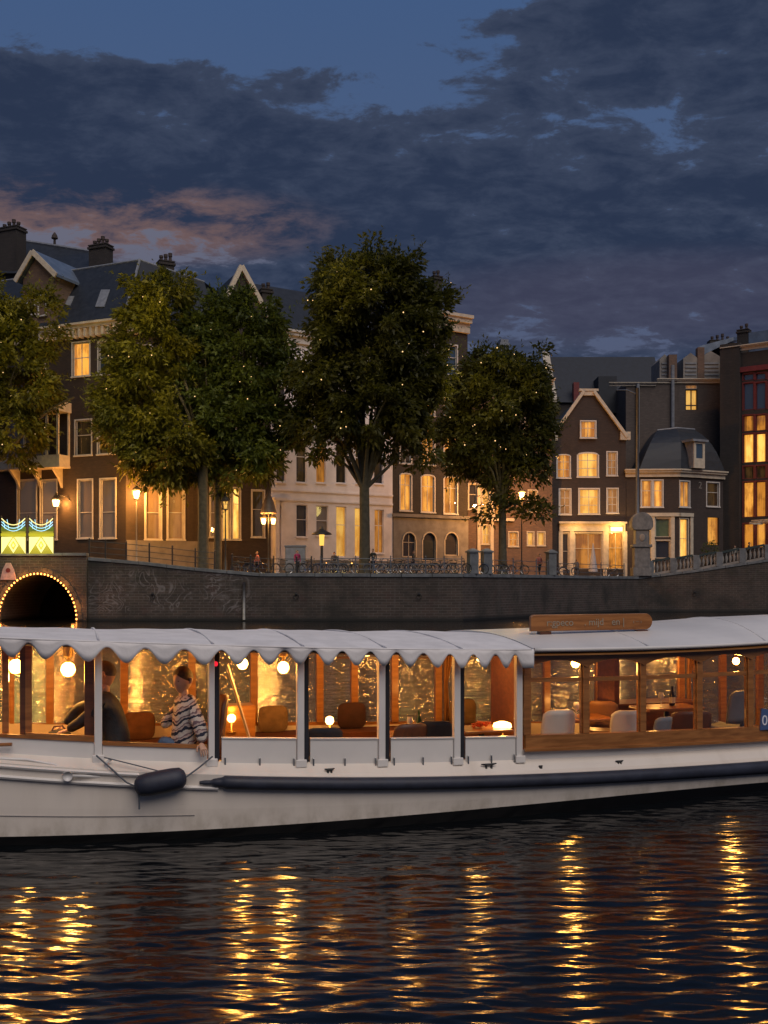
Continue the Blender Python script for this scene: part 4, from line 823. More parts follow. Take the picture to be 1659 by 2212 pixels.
bwhite = pr('boat_white', (0.70, 0.67, 0.63), 0.35, vary=0.06, vscale=1.3, bump=0.03, bscale=3)
bhull = bpy.data.materials.new('hull_paint')
def hull_mat(m):
    m.use_nodes = True; t = NT(m.node_tree); s_ = t.n('ShaderNodeSeparateXYZ'); co = t.n('ShaderNodeTexCoord').outputs['Object']; t.put(s_.inputs[0], co)
    st = t.noise(t.comb(t.m('MULTIPLY', s_.outputs[0], 3.0), 0.0, t.m('MULTIPLY', s_.outputs[2], 0.5)), 1.0, 5, 0.6)
    col = t.mix(t.m('MULTIPLY', t.smooth(st, 0.45, 0.85), 0.5), (0.74, 0.67, 0.585), (0.55, 0.475, 0.39))
    nz = t.noise(co, 0.9, 4, 0.5)
    col = t.mix(t.m('MULTIPLY', t.smooth(nz, 0.4, 0.8), 0.25), col, (0.54, 0.50, 0.45))
    gr = t.m('MULTIPLY', t.m('SUBTRACT', 1.0, t.smooth(s_.outputs[2], 0.06, 0.36)), t.smooth(t.noise(t.comb(t.m('MULTIPLY', s_.outputs[0], 5.0), 0.0, t.m('MULTIPLY', s_.outputs[2], 3.0)), 1.0, 6, 0.65), 0.35, 0.75))
    col = t.mix(t.m('MULTIPLY', gr, 0.6), col, (0.27, 0.225, 0.16))
    sc_ = t.smooth(t.noise(t.comb(t.m('MULTIPLY', s_.outputs[0], 1.5), 0.0, t.m('MULTIPLY', s_.outputs[2], 30.0)), 2.0, 4, 0.7), 0.62, 0.74)
    col = t.mix(t.m('MULTIPLY', sc_, 0.30), col, (0.36, 0.32, 0.28))
    p = t.n('ShaderNodeBsdfPrincipled'); t.put(p.inputs['Base Color'], col); p.inputs['Roughness'].default_value = 0.28
    bp_ = t.n('ShaderNodeBump'); bp_.inputs['Strength'].default_value = 0.10; bp_.inputs['Distance'].default_value = 0.03; t.put(bp_.inputs['Height'], t.noise(co, 1.6, 2, 0.5)); t.put(p.inputs['Normal'], bp_.outputs[0])
    t.t.links.new(p.outputs[0], t.n('ShaderNodeOutputMaterial').inputs[0])
hull_mat(bhull)
canvas = pr('awning_canvas', (0.74, 0.71, 0.69), 0.85, vary=0.10, vscale=3.5, bump=0.55, bscale=3.5)
bootm = pr('black_boot', (0.006, 0.006, 0.007), 0.35)
rubber = pr('navy_rubber', (0.022, 0.026, 0.042), 0.55, vary=0.3, vscale=5, bump=0.2, bscale=9)
teak = wood('teak', (0.20, 0.075, 0.020), (0.38, 0.155, 0.045), 0.32)
teak2 = wood('teak_inside', (0.28, 0.115, 0.028), (0.46, 0.21, 0.055), 0.4)
dkwood = wood('dark_mahogany', (0.07, 0.025, 0.012), (0.14, 0.05, 0.02), 0.35)
chrome = pr('chrome', (0.6, 0.6, 0.6), 0.2, metal=1.0)
darkfab = pr('dark_fabric', (0.015, 0.016, 0.022), 0.9, vary=0.3)
cabglass = glass('cabin_glass', refl=0.8, wob=0.06, wscale=2.0)
vinyl = glass('clear_vinyl', tint=(0.95, 0.93, 0.90), refl=2.8, rough=0.03, wob=0.65, wscale=6.0, haze=0.06, hazecol=(0.45, 0.42, 0.38))

boat = empty('salon_boat', (BC.x, BC.y, 0), TH, 'long white canal boat with scalloped awning and varnished wooden cabin', 'boat')
def bput(mb, name, mat, parent=None, **kw): return mb.build(name, mat, parent or boat, **kw)
SS = np.linspace(-8.25, 8.25, 100)
def hw(s_): return HB - KB * s_ * s_
mb = MB(); rows_ = []; boot_rows = []
for s_ in SS:
    w_ = hw(s_); c = HB; zr_, zt_, zb_ = zRub(s_), zTop(s_), zBoot(s_)
    prof = [(w_, zb_), (w_ + 0.015, zb_ * 0.5 + zr_ * 0.5), (w_ + 0.022, zr_), (w_ + 0.03, zt_ + 0.005), (w_ - 0.02, zt_ + 0.03), (max(w_ - 0.14, 0.0), zPan(s_))]
    near = [(s_, c - a, z) for a, z in prof]; far_ = [(s_, c + a, z) for a, z in reversed(prof)]
    rows_.append(near + far_)
    bprof = [(w_ * 0.25, -0.45), (w_ * 0.8, -0.30), (w_ * 0.96, -0.06), (w_ + 0.0, zb_)]
    boot_rows.append([(s_, c - a, z) for a, z in bprof] + [(s_, c + a, z) for a, z in reversed(bprof)])
mb.grid([r_[:6] for r_ in rows_]); mb.grid([r_[6:] for r_ in rows_])
mb.grid([[r_[5], (r_[5][0], r_[5][1] + 0.03, 0.2)] for r_ in rows_[12:-8]]); mb.grid([[r_[6], (r_[6][0], r_[6][1] - 0.03, 0.2)] for r_ in rows_[12:-8]])
mb.grid([r_[5:7] for r_ in rows_[:13]]); mb.grid([r_[5:7] for r_ in rows_[-9:]])      # fore and aft decks, open well between
bput(mb, 'hull', bhull, smooth=False)
mb = MB().grid(boot_rows); mb.quad(*boot_rows[0]); mb.quad(*boot_rows[-1]); bput(mb, 'boot_top', bootm)
def strip(name, mat, s0, s1, prof, n=60, far=False, **kw):
    """extrude a small profile [(outward, dz)] along the near side between stations, z from prof's own base function"""
    P = []
    for s_ in np.linspace(s0, s1, n):
        P.append([(s_, (fy_(s_, -o) if far else ny_(s_, -o)), z(s_)) for o, z in prof] )
        P[-1].append(P[-1][0])
    m_ = MB().grid(P); m_.quad(*P[0][:-1]); m_.quad(*P[-1][:-1]); return bput(m_, name, mat, **kw)
sL, sR = b_s(-150)[0], 7.2
# black rubber strake with pointed front end
s0 = b_s(487, -0.05)[0]; P = []
for s_ in np.concatenate([np.linspace(b_s(430)[0], s0, 10), np.linspace(s0, 7.6, 70)[1:]]):
    t = min(1.0, max(0.0, (s_ - b_s(430)[0]) / (s0 - b_s(430)[0]))); g = 0.22 + 0.62 * t if t < 1 else 1.0
    if 0.25 < t < 0.5: g = 0.35
    zc, hh = (zRub(s_) + zTop(s_)) / 2, (zTop(s_) - zRub(s_)) / 2 * g
    if t < 1: zc -= 0.012 * (1 - t)
    P.append([(s_, ny_(s_, -o), zc + k * hh) for o, k in ((0.02, -1), (0.06 * g + 0.03, -0.85), (0.085 * g + 0.03, -0.3), (0.085 * g + 0.03, 0.35), (0.06 * g + 0.03, 0.9), (0.02, 1))])
bput(MB().grid(P).quad(*P[0]), 'rub_strake', rubber, smooth=True)
# white mouldings towards the bow
for za, zb_, so in ((0.0, 0.03, 0.055), (0.10, 0.125, 0.05)):
    strip('hull_moulding', bwhite, sL, b_s(470 if za == 0 else 300)[0], [(0.0, lambda s_, q=za: zRub(s_) + q - 0.015), (so, lambda s_, q=za: zRub(s_) + q - 0.01), (so + 0.01, lambda s_, q=za: zRub(s_) + q + 0.008), (0.0, lambda s_, q=za: zRub(s_) + q + 0.03)])
strip('plank_seam', pr('seam_grey', (0.28, 0.26, 0.25), 0.7), sL, b_s(420)[0], [(0.017, lambda s_: (zRub(s_) * 0.35 + zBoot(s_) * 0.65)), (0.019, lambda s_: (zRub(s_) * 0.35 + zBoot(s_) * 0.65) + 0.004), (0.012, lambda s_: (zRub(s_) * 0.35 + zBoot(s_) * 0.65) + 0.006)])
# open part: posts, side panels between them, rails
IN = 0.14
postx = [-40, 212, 456, 648, 823, 985, 1119]
def panel(s0, s1, i0, th, zl, zh, name, mat, n=10, far=False, parent=None, **kw):
    P = []
    for s_ in np.linspace(s0, s1, n):
        y0, y1 = (fy_(s_, i0), fy_(s_, i0 - th)) if far else (ny_(s_, i0), ny_(s_, i0 + th))
        a, b = zl(s_), zh(s_); P.append([(s_, y0, a), (s_, y0, b), (s_, y1, b), (s_, y1, a), (s_, y0, a)])
    m_ = MB().grid(P); m_.quad(*P[0][:-1]); m_.quad(*P[-1][:-1]); return bput(m_, name, mat, parent, **kw)
psx = [b_s(x, IN)[0] for x in postx]
sC = b_s(1131, IN)[0]        # where the wooden cabin begins
for k, (x, s_) in enumerate(zip(postx, psx)):
    w2 = 0.036 if k != 2 else 0.03
    p = bput(MB().box(s_ - w2, s_ + w2, ny_(s_, IN - 0.045), ny_(s_, IN + 0.03), zPan(s_) - 0.03, zEave(s_) - 0.02), 'roof_post', bwhite, bevel=0.008)
    bput(MB().box(s_ - 0.055, s_ + 0.055, ny_(s_, IN - 0.075), ny_(s_, IN - 0.046), zPan(s_) - 0.045, zPan(s_) + 0.03), 'post_shoe', bwhite, p, bevel=0.006)
    if 2 <= k <= 5:
        bput(MB().box(s_ + w2 + 0.002, s_ + w2 + 0.05, ny_(s_, IN - 0.03), ny_(s_, IN + 0.06), zPan(s_) + 0.0, zEave(s_) - 0.05), 'post_dark_strip', darkfab, p, bevel=0.012)  # dark strip down the right side of the post
for k in range(2, 6):
    a, b = psx[k] + 0.10 * (k > 1), psx[k + 1] - 0.04
    p = panel(a, b, IN - 0.02, 0.03, lambda s_: zPan(s_) - 0.02, zSill, 'side_panel', bwhite)
    for q in (0.04, 0.5, 0.96):
        s_ = a + (b - a) * q
        bput(MB().box(s_ - 0.008, s_ + 0.008, ny_(s_, IN - 0.045), ny_(s_, IN - 0.022), zPan(s_) - 0.05, zPan(s_) + 0.045).lathe([(0.001, 0), (0.014, 0.004), (0.014, 0.012), (0.001, 0.016)], (s_, ny_(s_, IN - 0.034)), 8) if False else
             MB().box(s_ - 0.008, s_ + 0.008, ny_(s_, IN - 0.045), ny_(s_, IN - 0.022), zPan(s_) - 0.05, zPan(s_) + 0.045), 'panel_latch', chrome, p, bevel=0.003)
    panel(a, b, IN - 0.032, 0.055, zSill, lambda s_: zSill(s_) + 0.012, 'panel_cap', bwhite, parent=p)
zGate = Curve([(60, 1602), (230, 1610), (445, 1616)], IN, 1)
zLow = lambda s_: zPan(s_) - 0.02
panel(psx[1] + 0.04, psx[2] - 0.04, IN - 0.02, 0.03, zLow, zGate, 'side_panel', bwhite)
panel(psx[1] + 0.04, psx[2] - 0.04, IN - 0.035, 0.06, zGate, lambda s_: zGate(s_) + 0.035, 'wooden_rail', teak)
zL = Curve([(-150, 1585), (0, 1588), (200, 1603)], IN, 1)
panel(sL, psx[1] - 0.037, IN - 0.02, 0.03, zLow, zL, 'side_panel', bwhite)
panel(b_s(55, IN)[0], psx[1] - 0.037, IN - 0.035, 0.06, zL, lambda s_: zL(s_) + 0.055, 'wooden_rail', teak)
panel(sL, b_s(55, IN)[0] - 0.002, IN - 0.035, 0.06, zL, lambda s_: zL(s_) + 0.03, 'wooden_rail', teak)
for x, ww, m_ in ((12, 0.03, teak), (54, 0.045, dkwood), (62, 0.03, teak), (194, 0.05, dkwood), (188, 0.02, teak)):   # inner wooden uprights by the bow windows
    s_ = b_s(x, IN + 0.1)[0]; bput(MB().box(s_ - ww, s_ + ww, ny_(s_, IN + 0.07), ny_(s_, IN + 0.13), zL(s_), zEave(s_) - 0.03), 'upright', m_)
# coaming under the cabin
zW0 = Curve([(1130, 1619), (1400, 1611), (1659, 1596)], 0.11, 1)
panel(sC - 0.02, 7.3, IN - 0.02, 0.04, zLow, lambda s_: zW0(s_) - 0.002, 'coaming', bwhite, n=24)
# roof, lining, awning valance
crown = lambda s_: float(np.interp(s_, [b_s(x)[0] for x in (0, 300, 600, 1130, 1400, 1659)], [0.035, 0.06, 0.095, 0.115, 0.17, 0.25]))
def roof_rows(s0, s1, n, dz, wrink=0.0, out=0.03):
    R = []
    for s_ in np.linspace(s0, s1, n):
        row = []
        for t in np.linspace(-1, 1, 17):
            z = zEave(s_) + dz + crown(s_) * (1 - abs(t) ** 2.2)
            if wrink: z += wrink * (math.sin(s_ * 9 + t * 3) * 0.4 + math.sin(s_ * 4.1 - t * 5 + 1.0) * 0.6) * (1 - t * t) ** 0.5
            row.append((s_, HB + t * (hw(s_) + out), z))
        R.append(row)
    return R
def roof(name, mat, s0, s1, n, wrink=0.0, dz=0.0, th=0.025, **kw):
    a = roof_rows(s0, s1, n, dz, wrink); b = roof_rows(s0, s1, n, dz - th); m_ = MB().grid(a); m_.grid(b)
    for k in (0, -1): m_.grid([[r[k] for r in a], [r[k] for r in b]])
    m_.grid([a[0], b[0]]); m_.grid([a[-1], b[-1]]); return bput(m_, name, mat, smooth=False, **kw)
aw = roof('awning', canvas, -7.0, sC + 0.03, 150, 0.010)
for s_ in psx[1:-1]:
    bput(MB().tube([(s_, HB + t * (hw(s_) + 0.03), zEave(s_) + 0.004 + crown(s_) * (1 - abs(t) ** 2.2)) for t in np.linspace(-1, 1, 17)], 0.012, 6), 'awning_seam', canvas, aw, smooth=True)
for x in (1398, 1650):
    s_ = b_s(x)[0]; bput(MB().tube([(s_, HB + t * (hw(s_) + 0.03), zEave(s_) + 0.012 + crown(s_) * (1 - abs(t) ** 2.2)) for t in np.linspace(-1, 1, 17)], 0.010, 6), 'roof_joint', bwhite, smooth=True)
rf = roof('cabin_roof', bwhite, sC + 0.035, 7.4, 50, 0.0, dz=0.012, th=0.04)
roof('ceiling', teak2, -6.9, 7.3, 60, 0.0, dz=-0.05, th=0.015)
tips = [-140, -60, 27, 97, 190, 272, 354, 440, 512, 580, 646, 705, 767, 826, 881, 940, 992, 1042, 1090, 1127]
ts = [b_s(x)[0] for x in tips]
for farside in (False, True):
    P = []; n = 360
    for s_ in np.linspace(-7.0, sC + 0.03, n):
        ph = float(np.interp(s_, ts, range(len(ts)))) if s_ > ts[0] else (s_ - ts[0]) / 0.34
        drop = 0.115 + 0.072 * math.cos(2 * math.pi * ph) + 0.012 * math.sin(s_ * 1.7)
        bil = 0.012 * math.sin(s_ * 5.3) + 0.01 * math.sin(s_ * 2.1 + 1)
        col = []
        for q in (0.0, 0.04, 0.3, 0.65, 1.0):
            y = 0.035 + (0.02 if q else 0.0) + bil * q
            col.append((s_, fy_(s_, -y) if farside else ny_(s_, -y), zEave(s_) + 0.004 - drop * q))
        P.append(col)
    bput(MB().grid(P), 'scalloped_valance', canvas, aw, smooth=True, solid=0.006)
# piping along the awning edge
bput(MB().tube([(s_, ny_(s_, -0.05), zEave(s_) + 0.0) for s_ in np.linspace(-7, sC, 60)], 0.011, 6), 'piping', canvas, aw, smooth=True)
bput(MB().tube([(s_, ny_(s_, -0.035), zEave(s_) - 0.002) for s_ in np.linspace(sC + 0.04, 7.3, 40)], 0.022, 8), 'gutter', bwhite, rf, smooth=True)
# cabin side: arched fascia, posts, transoms, sill boards, panes
CI = 0.10
cpx = [1137, 1264, 1387, 1509, 1619, 1722, 1820]; cs = [b_s(x, CI)[0] for x in cpx]
zF0 = lambda s_: zEave(s_) - 0.03
wb = panel(sC - 0.01, cs[-1], CI - 0.035, 0.09, zW0, lambda s_: zW0(s_) + 0.16, 'cabin_base', teak, n=20)
panel(sC - 0.03, cs[-1], CI - 0.055, 0.03, lambda s_: zW0(s_) - 0.012, lambda s_: zW0(s_) + 0.02, 'base_moulding', teak, n=20, parent=wb)
zS = lambda s_: zW0(s_) + 0.16
for k, (a, b) in enumerate(zip(cs, cs[1:])):
    # one window bay: fascia board cut to an arch
    P = []
    for s_ in np.linspace(a, b, 25):
        t = (s_ - a) / (b - a); low = zF0(s_) - 0.175 + 0.085 * max(0.0, math.sin(math.pi * t)) ** 0.8
        y0, y1 = ny_(s_, CI - 0.045), ny_(s_, CI - 0.01); P.append([(s_, y0, low), (s_, y0, zF0(s_)), (s_, y1, zF0(s_)), (s_, y1, low), (s_, y0, low)])
    bput(MB().grid(P), 'arched_fascia', teak)
    w_ = 0.034; zt = lambda s_: zS(s_) + (zF0(s_) - zS(s_)) * 0.66
    fr = MB(); sa, sb = a + w_, b - w_
    ya = lambda s_: ny_(s_, CI); 
    fr.hexa([(sa, ya(sa), zt(sa) - 0.026), (sb, ya(sb), zt(sb) - 0.026), (sb, ya(sb) + 0.035, zt(sb) - 0.026), (sa, ya(sa) + 0.035, zt(sa) - 0.026)], [(sa, ya(sa), zt(sa) + 0.02), (sb, ya(sb), zt(sb) + 0.02), (sb, ya(sb) + 0.035, zt(sb) + 0.02), (sa, ya(sa) + 0.035, zt(sa) + 0.02)])
    for sx, dr in ((sa, 1), (sb, -1)): fr.box(min(sx, sx + dr * 0.022), max(sx, sx + dr * 0.022), ya(sx), ya(sx) + 0.03, zS(sx), zF0(sx) - 0.05)
    fo = bput(fr, 'window', teak)
    for z0, z1, nm in ((zS, lambda s_: zt(s_) - 0.027, 'pane'), (lambda s_: zt(s_) + 0.021, lambda s_: zF0(s_) - 0.02, 'pane')):
        q = [(sa, ya(sa) + 0.012, z0(sa)), (sb, ya(sb) + 0.012, z0(sb)), (sb, ya(sb) + 0.012, z1(sb)), (sa, ya(sa) + 0.012, z1(sa))]
        bput(MB().hexa(q, [(x_, y_ + 0.006, z_) for x_, y_, z_ in q]), nm, cabglass, fo)
for s_ in cs: bput(MB().box(s_ - 0.038, s_ + 0.038, ny_(s_, CI - 0.03), ny_(s_, CI + 0.05), zS(s_), zF0(s_) - 0.12), 'cabin_post', teak, bevel=0.006)
# far side: low panel, uprights, clear sheets with old wavy reflections
zFS = lambda s_: zSill(s_) - 0.22
panel(-6.5, 7.0, 0.12, 0.03, lambda s_: 0.25, zFS, 'far_side_panel', teak2, n=40, far=True)
panel(-6.5, 7.0, 0.10, 0.07, zFS, lambda s_: zFS(s_) + 0.03, 'far_rail', teak2, n=40, far=True)
panel(-6.5, 7.0, 0.11, 0.05, lambda s_: zEave(s_) - 0.16, lambda s_: zEave(s_) - 0.03, 'far_header', teak2, n=40, far=True)
fpx = [-70, 22, 108, 268, 414, 548, 690, 765, 852, 946, 1080, 1180, 1292, 1385, 1470, 1560, 1640, 1740]
fs = [b_s(x, 0.1, True)[0] for x in fpx]
for s_ in fs: bput(MB().box(s_ - 0.045, s_ + 0.045, fy_(s_, 0.14), fy_(s_, 0.07), zFS(s_) + 0.03, zEave(s_) - 0.15), 'far_post', teak2)
for a, b in zip(fs, fs[1:]):
    p = panel(a + 0.05, b - 0.05, 0.105, 0.004, lambda s_: zFS(s_) + 0.031, lambda s_: zEave(s_) - 0.161, 'far_pane', vinyl, n=3, far=True)
for a, b in zip(fs[6:], fs[7:]): panel(a + 0.05, b - 0.05, 0.12, 0.03, lambda s_: zEave(s_) - 0.30, lambda s_: zEave(s_) - 0.275, 'far_transom', dkwood, n=3, far=True)
# floor and benches
P = [[(s_, max(0.02, HB - hw(s_) + 0.16), 0.22), (s_, HB + hw(s_) - 0.16, 0.22)] for s_ in np.linspace(-6.8, 7.2, 40)]
bput(MB().grid(P), 'cabin_floor', dkwood)
P = []
for s_ in np.linspace(b_s(-100, .2, True)[0], b_s(1110, .2, True)[0], 30):
    y0, y1 = fy_(s_, 0.62), fy_(s_, 0.16); P.append([(s_, y0, 0.23), (s_, y0, 0.52), (s_, y1, 0.52), (s_, y1, 0.23)])
bput(MB().grid(P).quad(*P[0]).quad(*P[-1]), 'bench', dkwood)
P = [[(q[1][0], q[1][1] + 0.0, 0.522), (q[1][0], q[1][1], 0.60), (q[2][0], q[2][1], 0.60), (q[2][0], q[2][1], 0.522), (q[1][0], q[1][1] + 0.0, 0.522)] for q in P]
bput(MB().grid(P), 'bench_cushion', pr('rust_cushion', (0.10, 0.03, 0.015), 0.9, vary=0.3, bump=0.3))
# cabin bulkheads
for x, hgt, i0, i1 in ((1132, 0.0, 0.95, 1.9),):
    s_ = b_s(x, 1.0)[0]; bput(MB().box(s_ - 0.03, s_ + 0.03, ny_(s_, i0), ny_(s_, i1), 0.22, zEave(s_) - 0.02), 'bulkhead', dkwood)
s1_, s2_ = b_s(1330, 1.6)[0], b_s(1500, 1.6)[0]
bput(MB().box(s1_, s2_, 2.0, 2.45, 0.22, 0.86).box(s1_ - 0.02, s2_ + 0.02, 1.97, 2.47, 0.861, 0.89), 'cupboard', dkwood)
bput(MB().box(s1_ + 0.05, s1_ + 0.12, 1.95, 2.4, 0.895, zEave(s1_) - 0.02), 'partition', dkwood)
# slanted pale windscreen stay
a, b = bp(492, 1440, 1.2), bp(540, 1600, 0.9); bput(MB().bar(a, b, 0.012, 0.17, up=(0, 1, 0)), 'windscreen_stay', pr('pale_stay', (0.45, 0.38, 0.32), 0.6))
a = bp(505, 1525, 1.9); bput(MB().box(a.x - 0.2, a.x + 0.25, a.y, a.y + 0.3, 0.5, a.z), 'console', teak2)
# cleats, lamp and knobs on the side deck
def cleat(x, y, i, sc=1.0, mat=iron):
    p = bp(x, y, i); q = MB(); L = 0.085 * sc
    q.tube([(p.x - L, p.y, p.z + 0.028), (p.x - L * 0.4, p.y, p.z + 0.022), (p.x + L * 0.4, p.y, p.z + 0.022), (p.x + L, p.y, p.z + 0.03)], [0.006, 0.013, 0.013, 0.006], 6)
    for k in (-.35, .35): q.tube([(p.x + L * k, p.y, p.z - 0.02), (p.x + L * k, p.y, p.z + 0.02)], 0.012, 6)
    bput(q, 'cleat', mat, smooth=True)
cleat(1056, 1656, 0.05); cleat(1338, 1649, 0.05, 0.55); cleat(712, 1667, 0.03, 0.6); cleat(1168, 1660, 0.04, 0.25)
p = bp(146, 1675, -0.05); bput(MB().tube([(p.x, p.y - 0.06, p.z), (p.x, p.y + 0.06, p.z)], [0.045, 0.05], 12).tube([(p.x + 0.03, p.y - 0.03, p.z), (p.x + 0.5, p.y + 0.01, p.z - 0.045)], 0.014, 8), 'bollard_pin', bwhite, smooth=True)
p0, p1, p2, p3 = bp(-60, 1636, 0.02), bp(60, 1641, 0.02), bp(120, 1652, 0.0), bp(142, 1668, -0.02)
bput(MB().tube([p0, p1, p2, p3], 0.014, 8), 'grab_rail', bwhite, smooth=True)
p0, p1, p2, p3 = bp(232, 1664, 0.0), bp(228, 1648, 0.02), bp(240, 1640, 0.03), bp(262, 1648, 0.03)
bput(MB().tube([bp(222, 1668, 0.0), p0, p1, p2], 0.016, 8), 'grab_rail', bwhite, smooth=True)
bput(MB().tube([bp(-30, 1610, 0.05), bp(26, 1608, 0.05)], 0.017, 8), 'wooden_handle', teak, smooth=True)
p = bp(466, 1434, 0.12); bput(MB().lathe([(0.005, p.z - 0.025), (0.02, p.z - 0.015), (0.022, p.z), (0.02, p.z + 0.015), (0.005, p.z + 0.025)], (p.x, p.y), 10), 'navigation_light', emis('red_light', (1.0, 0.02, 0.04), 1.2), smooth=True)
# name board on the cabin roof
i_n = 0.75; a, b = bp(1147, 1358, i_n), bp(1393, 1356, i_n); L = (b.x - a.x); yb = a.y
zb0 = zEave(a.x) + crown(a.x) * 0.62 + 0.075
tilt = math.atan2(bp(1393, 1322, i_n).z - bp(1147, 1326, i_n).z, L)
poly = [(0, 0), (L - 0.09, 0)] + [(L - 0.09 + 0.09 * math.sin(t), 0.095 - 0.095 * math.cos(t)) for t in np.linspace(0.2, math.pi - 0.2, 9)] + [(L - 0.09, 0.19), (0.03, 0.19), (0.0, 0.165)]
nb = bput(MB().prism([(a.x + x_, zb0 + z_ + math.tan(tilt) * x_) for x_, z_ in poly], yb, yb + 0.05), 'name_board', teak, bevel=0.006)
for q in (0.12, L - 0.2): bput(MB().box(a.x + q, a.x + q + 0.14, yb + 0.005, yb + 0.09, zb0 - 0.10, zb0 - 0.002), 'board_foot', dkwood, nb)
letter = pr('board_letters', (0.30, 0.24, 0.17), 0.5)
for s_t, off, sz in (('r:gpeco', 0.30, 0.115), ('. mijd', 0.66, 0.115), ('en |', 0.92, 0.115), ('‹ ··· ›', 1.13, 0.06)):
    text_mesh(s_t, sz, letter, 'lettering', nb, Matrix.Translation((a.x + off * L / 1.30, yb - 0.004, zb0 + 0.095 + math.tan(tilt) * off)) @ Matrix.Rotation(-tilt, 4, 'Y'), 0.003)
# blue number plate on the cabin side
p = bp(1664, 1552, CI - 0.05); npl = bput(MB().prism([(p.x - 0.17, p.z - 0.13), (p.x + 0.3, p.z - 0.12), (p.x + 0.3, p.z + 0.05), (p.x - 0.15, p.z + 0.13)], p.y - 0.03, p.y - 0.015), 'number_plate', pr('blue_plate', (0.06, 0.10, 0.22), 0.4))
text_mesh('022', 0.17, pr('plate_white', (0.75, 0.75, 0.78), 0.5), 'number', npl, Matrix.Translation((p.x - 0.02, p.y - 0.033, p.z - 0.02)), 0.002)
# lamps under the roof: glass globes on short stems
globe = emis('lamp_globe', (1.0, 0.40, 0.055), 85.0); globe2 = emis('lamp_globe_soft', (1.0, 0.52, 0.14), 12.0)
globe3 = emis('lamp_globe_dim', (1.0, 0.52, 0.14), 2.0)
WARM = (1.0, 0.46, 0.10)
def roof_lamp(x, y, i, e, r=0.045, m_=None, deep=False):
    p = bp(x, y, i); o = bput(MB().lathe([(0.004, p.z - r), (r * 0.6, p.z - r * 0.82), (r, p.z - r * 0.1), (r * 0.8, p.z + r * 0.6), (r * 0.3, p.z + r)], (p.x, p.y), 14), 'ceiling_lamp', m_ or globe, smooth=True)
    bput(MB().lathe([(0.02, p.z + r), (0.015, p.z + r + 0.05), (0.05, p.z + r + 0.06), (0.05, zEave(p.x) + 0.03)], (p.x, p.y), 10), 'lamp_stem', pr('brass', (0.6, 0.4, 0.15), 0.3, metal=1.0), o)
    if e: point(boat, (p.x, p.y + (0.02 if not deep else 0.0), p.z - r - 0.03), e * 0.95, WARM, 0.05)
roof_lamp(147, 1446, 0.85, 26, 0.072); roof_lamp(34, 1440, 0.85, 24, 0.072); roof_lamp(612, 1442, 0.9, 22, 0.062); roof_lamp(524, 1434, 0.9, 16, 0.058)
roof_lamp(1243, 1433, 0.85, 20, 0.05); roof_lamp(1590, 1428, 0.85, 20, 0.045); roof_lamp(722, 1420, 1.9, 10, 0.028, globe3); roof_lamp(1036, 1424, 1.4, 12, 0.032, globe2); roof_lamp(880, 1416, 2.1, 14, 0.03, globe3); roof_lamp(1420, 1412, 2.1, 14, 0.03, globe3); roof_lamp(1320, 1412, 2.1, 9, 0.03, globe3)  # middle cabin lamps are extra, added to brighten its dark interior
# ------------------------------------------------------------------ things hanging on and standing in the boat
BM = Matrix.Translation((BC.x, BC.y, 0)) @ Matrix.Rotation(TH, 4, 'Z')
def bthing(name, p, label, cat, group=None):      # an Empty standing at a boat-local point, turned like the boat
    q = BM @ Vector(p); return empty(name, q, TH, label, cat, group)
# fender
a, b = bp(291, 1700, -0.12), bp(402, 1678, -0.12); mid = (a + b) / 2; fd = bthing('boat_fender', mid, 'navy blue sausage fender hung on ropes from the white hull', 'fender')
ax = (b - a); Ls = ax.length; ax.normalize()
prof = [(0.0, 0.035), (0.02, 0.06), (0.10, 0.098), (0.25, 0.107), (0.5, 0.110), (0.75, 0.107), (0.90, 0.098), (0.98, 0.062), (1.0, 0.03)]
MB().tube([ax * (t - 0.5) * Ls for t, r in prof], [r for t, r in prof], 18).build('fender_body', rubber, fd, smooth=True)
ropem = pr('grey_rope', (0.10, 0.11, 0.13), 0.9, bump=0.4, bscale=60)
def rope(parent, pts, base, r=0.008, name='rope'):
    pts = [Vector(p) - base for p in pts]; out = []
    for p, q in zip(pts, pts[1:]):
        for k in range(8): out.append(p.lerp(q, k / 8))
    out.append(pts[-1]); MB().tube(out, r, 6).build(name, ropem, parent, smooth=True)
rope(fd, [bp(208, 1632, 0.02), bp(240, 1660, -0.05), bp(273, 1690, -0.10), bp(293, 1699, -0.12)], mid)
rope(fd, [bp(400, 1680, -0.12), bp(430, 1658, -0.04), bp(459, 1634, 0.03)], mid)
rope(fd, [bp(225, 1636, 0.02), bp(290, 1652, -0.03), bp(345, 1666, -0.08)], mid, 0.006)
rope(fd, [bp(297, 1705, -0.15), bp(301, 1725, -0.13), bp(301, 1748, -0.12)], mid, 0.010, 'tail_line')

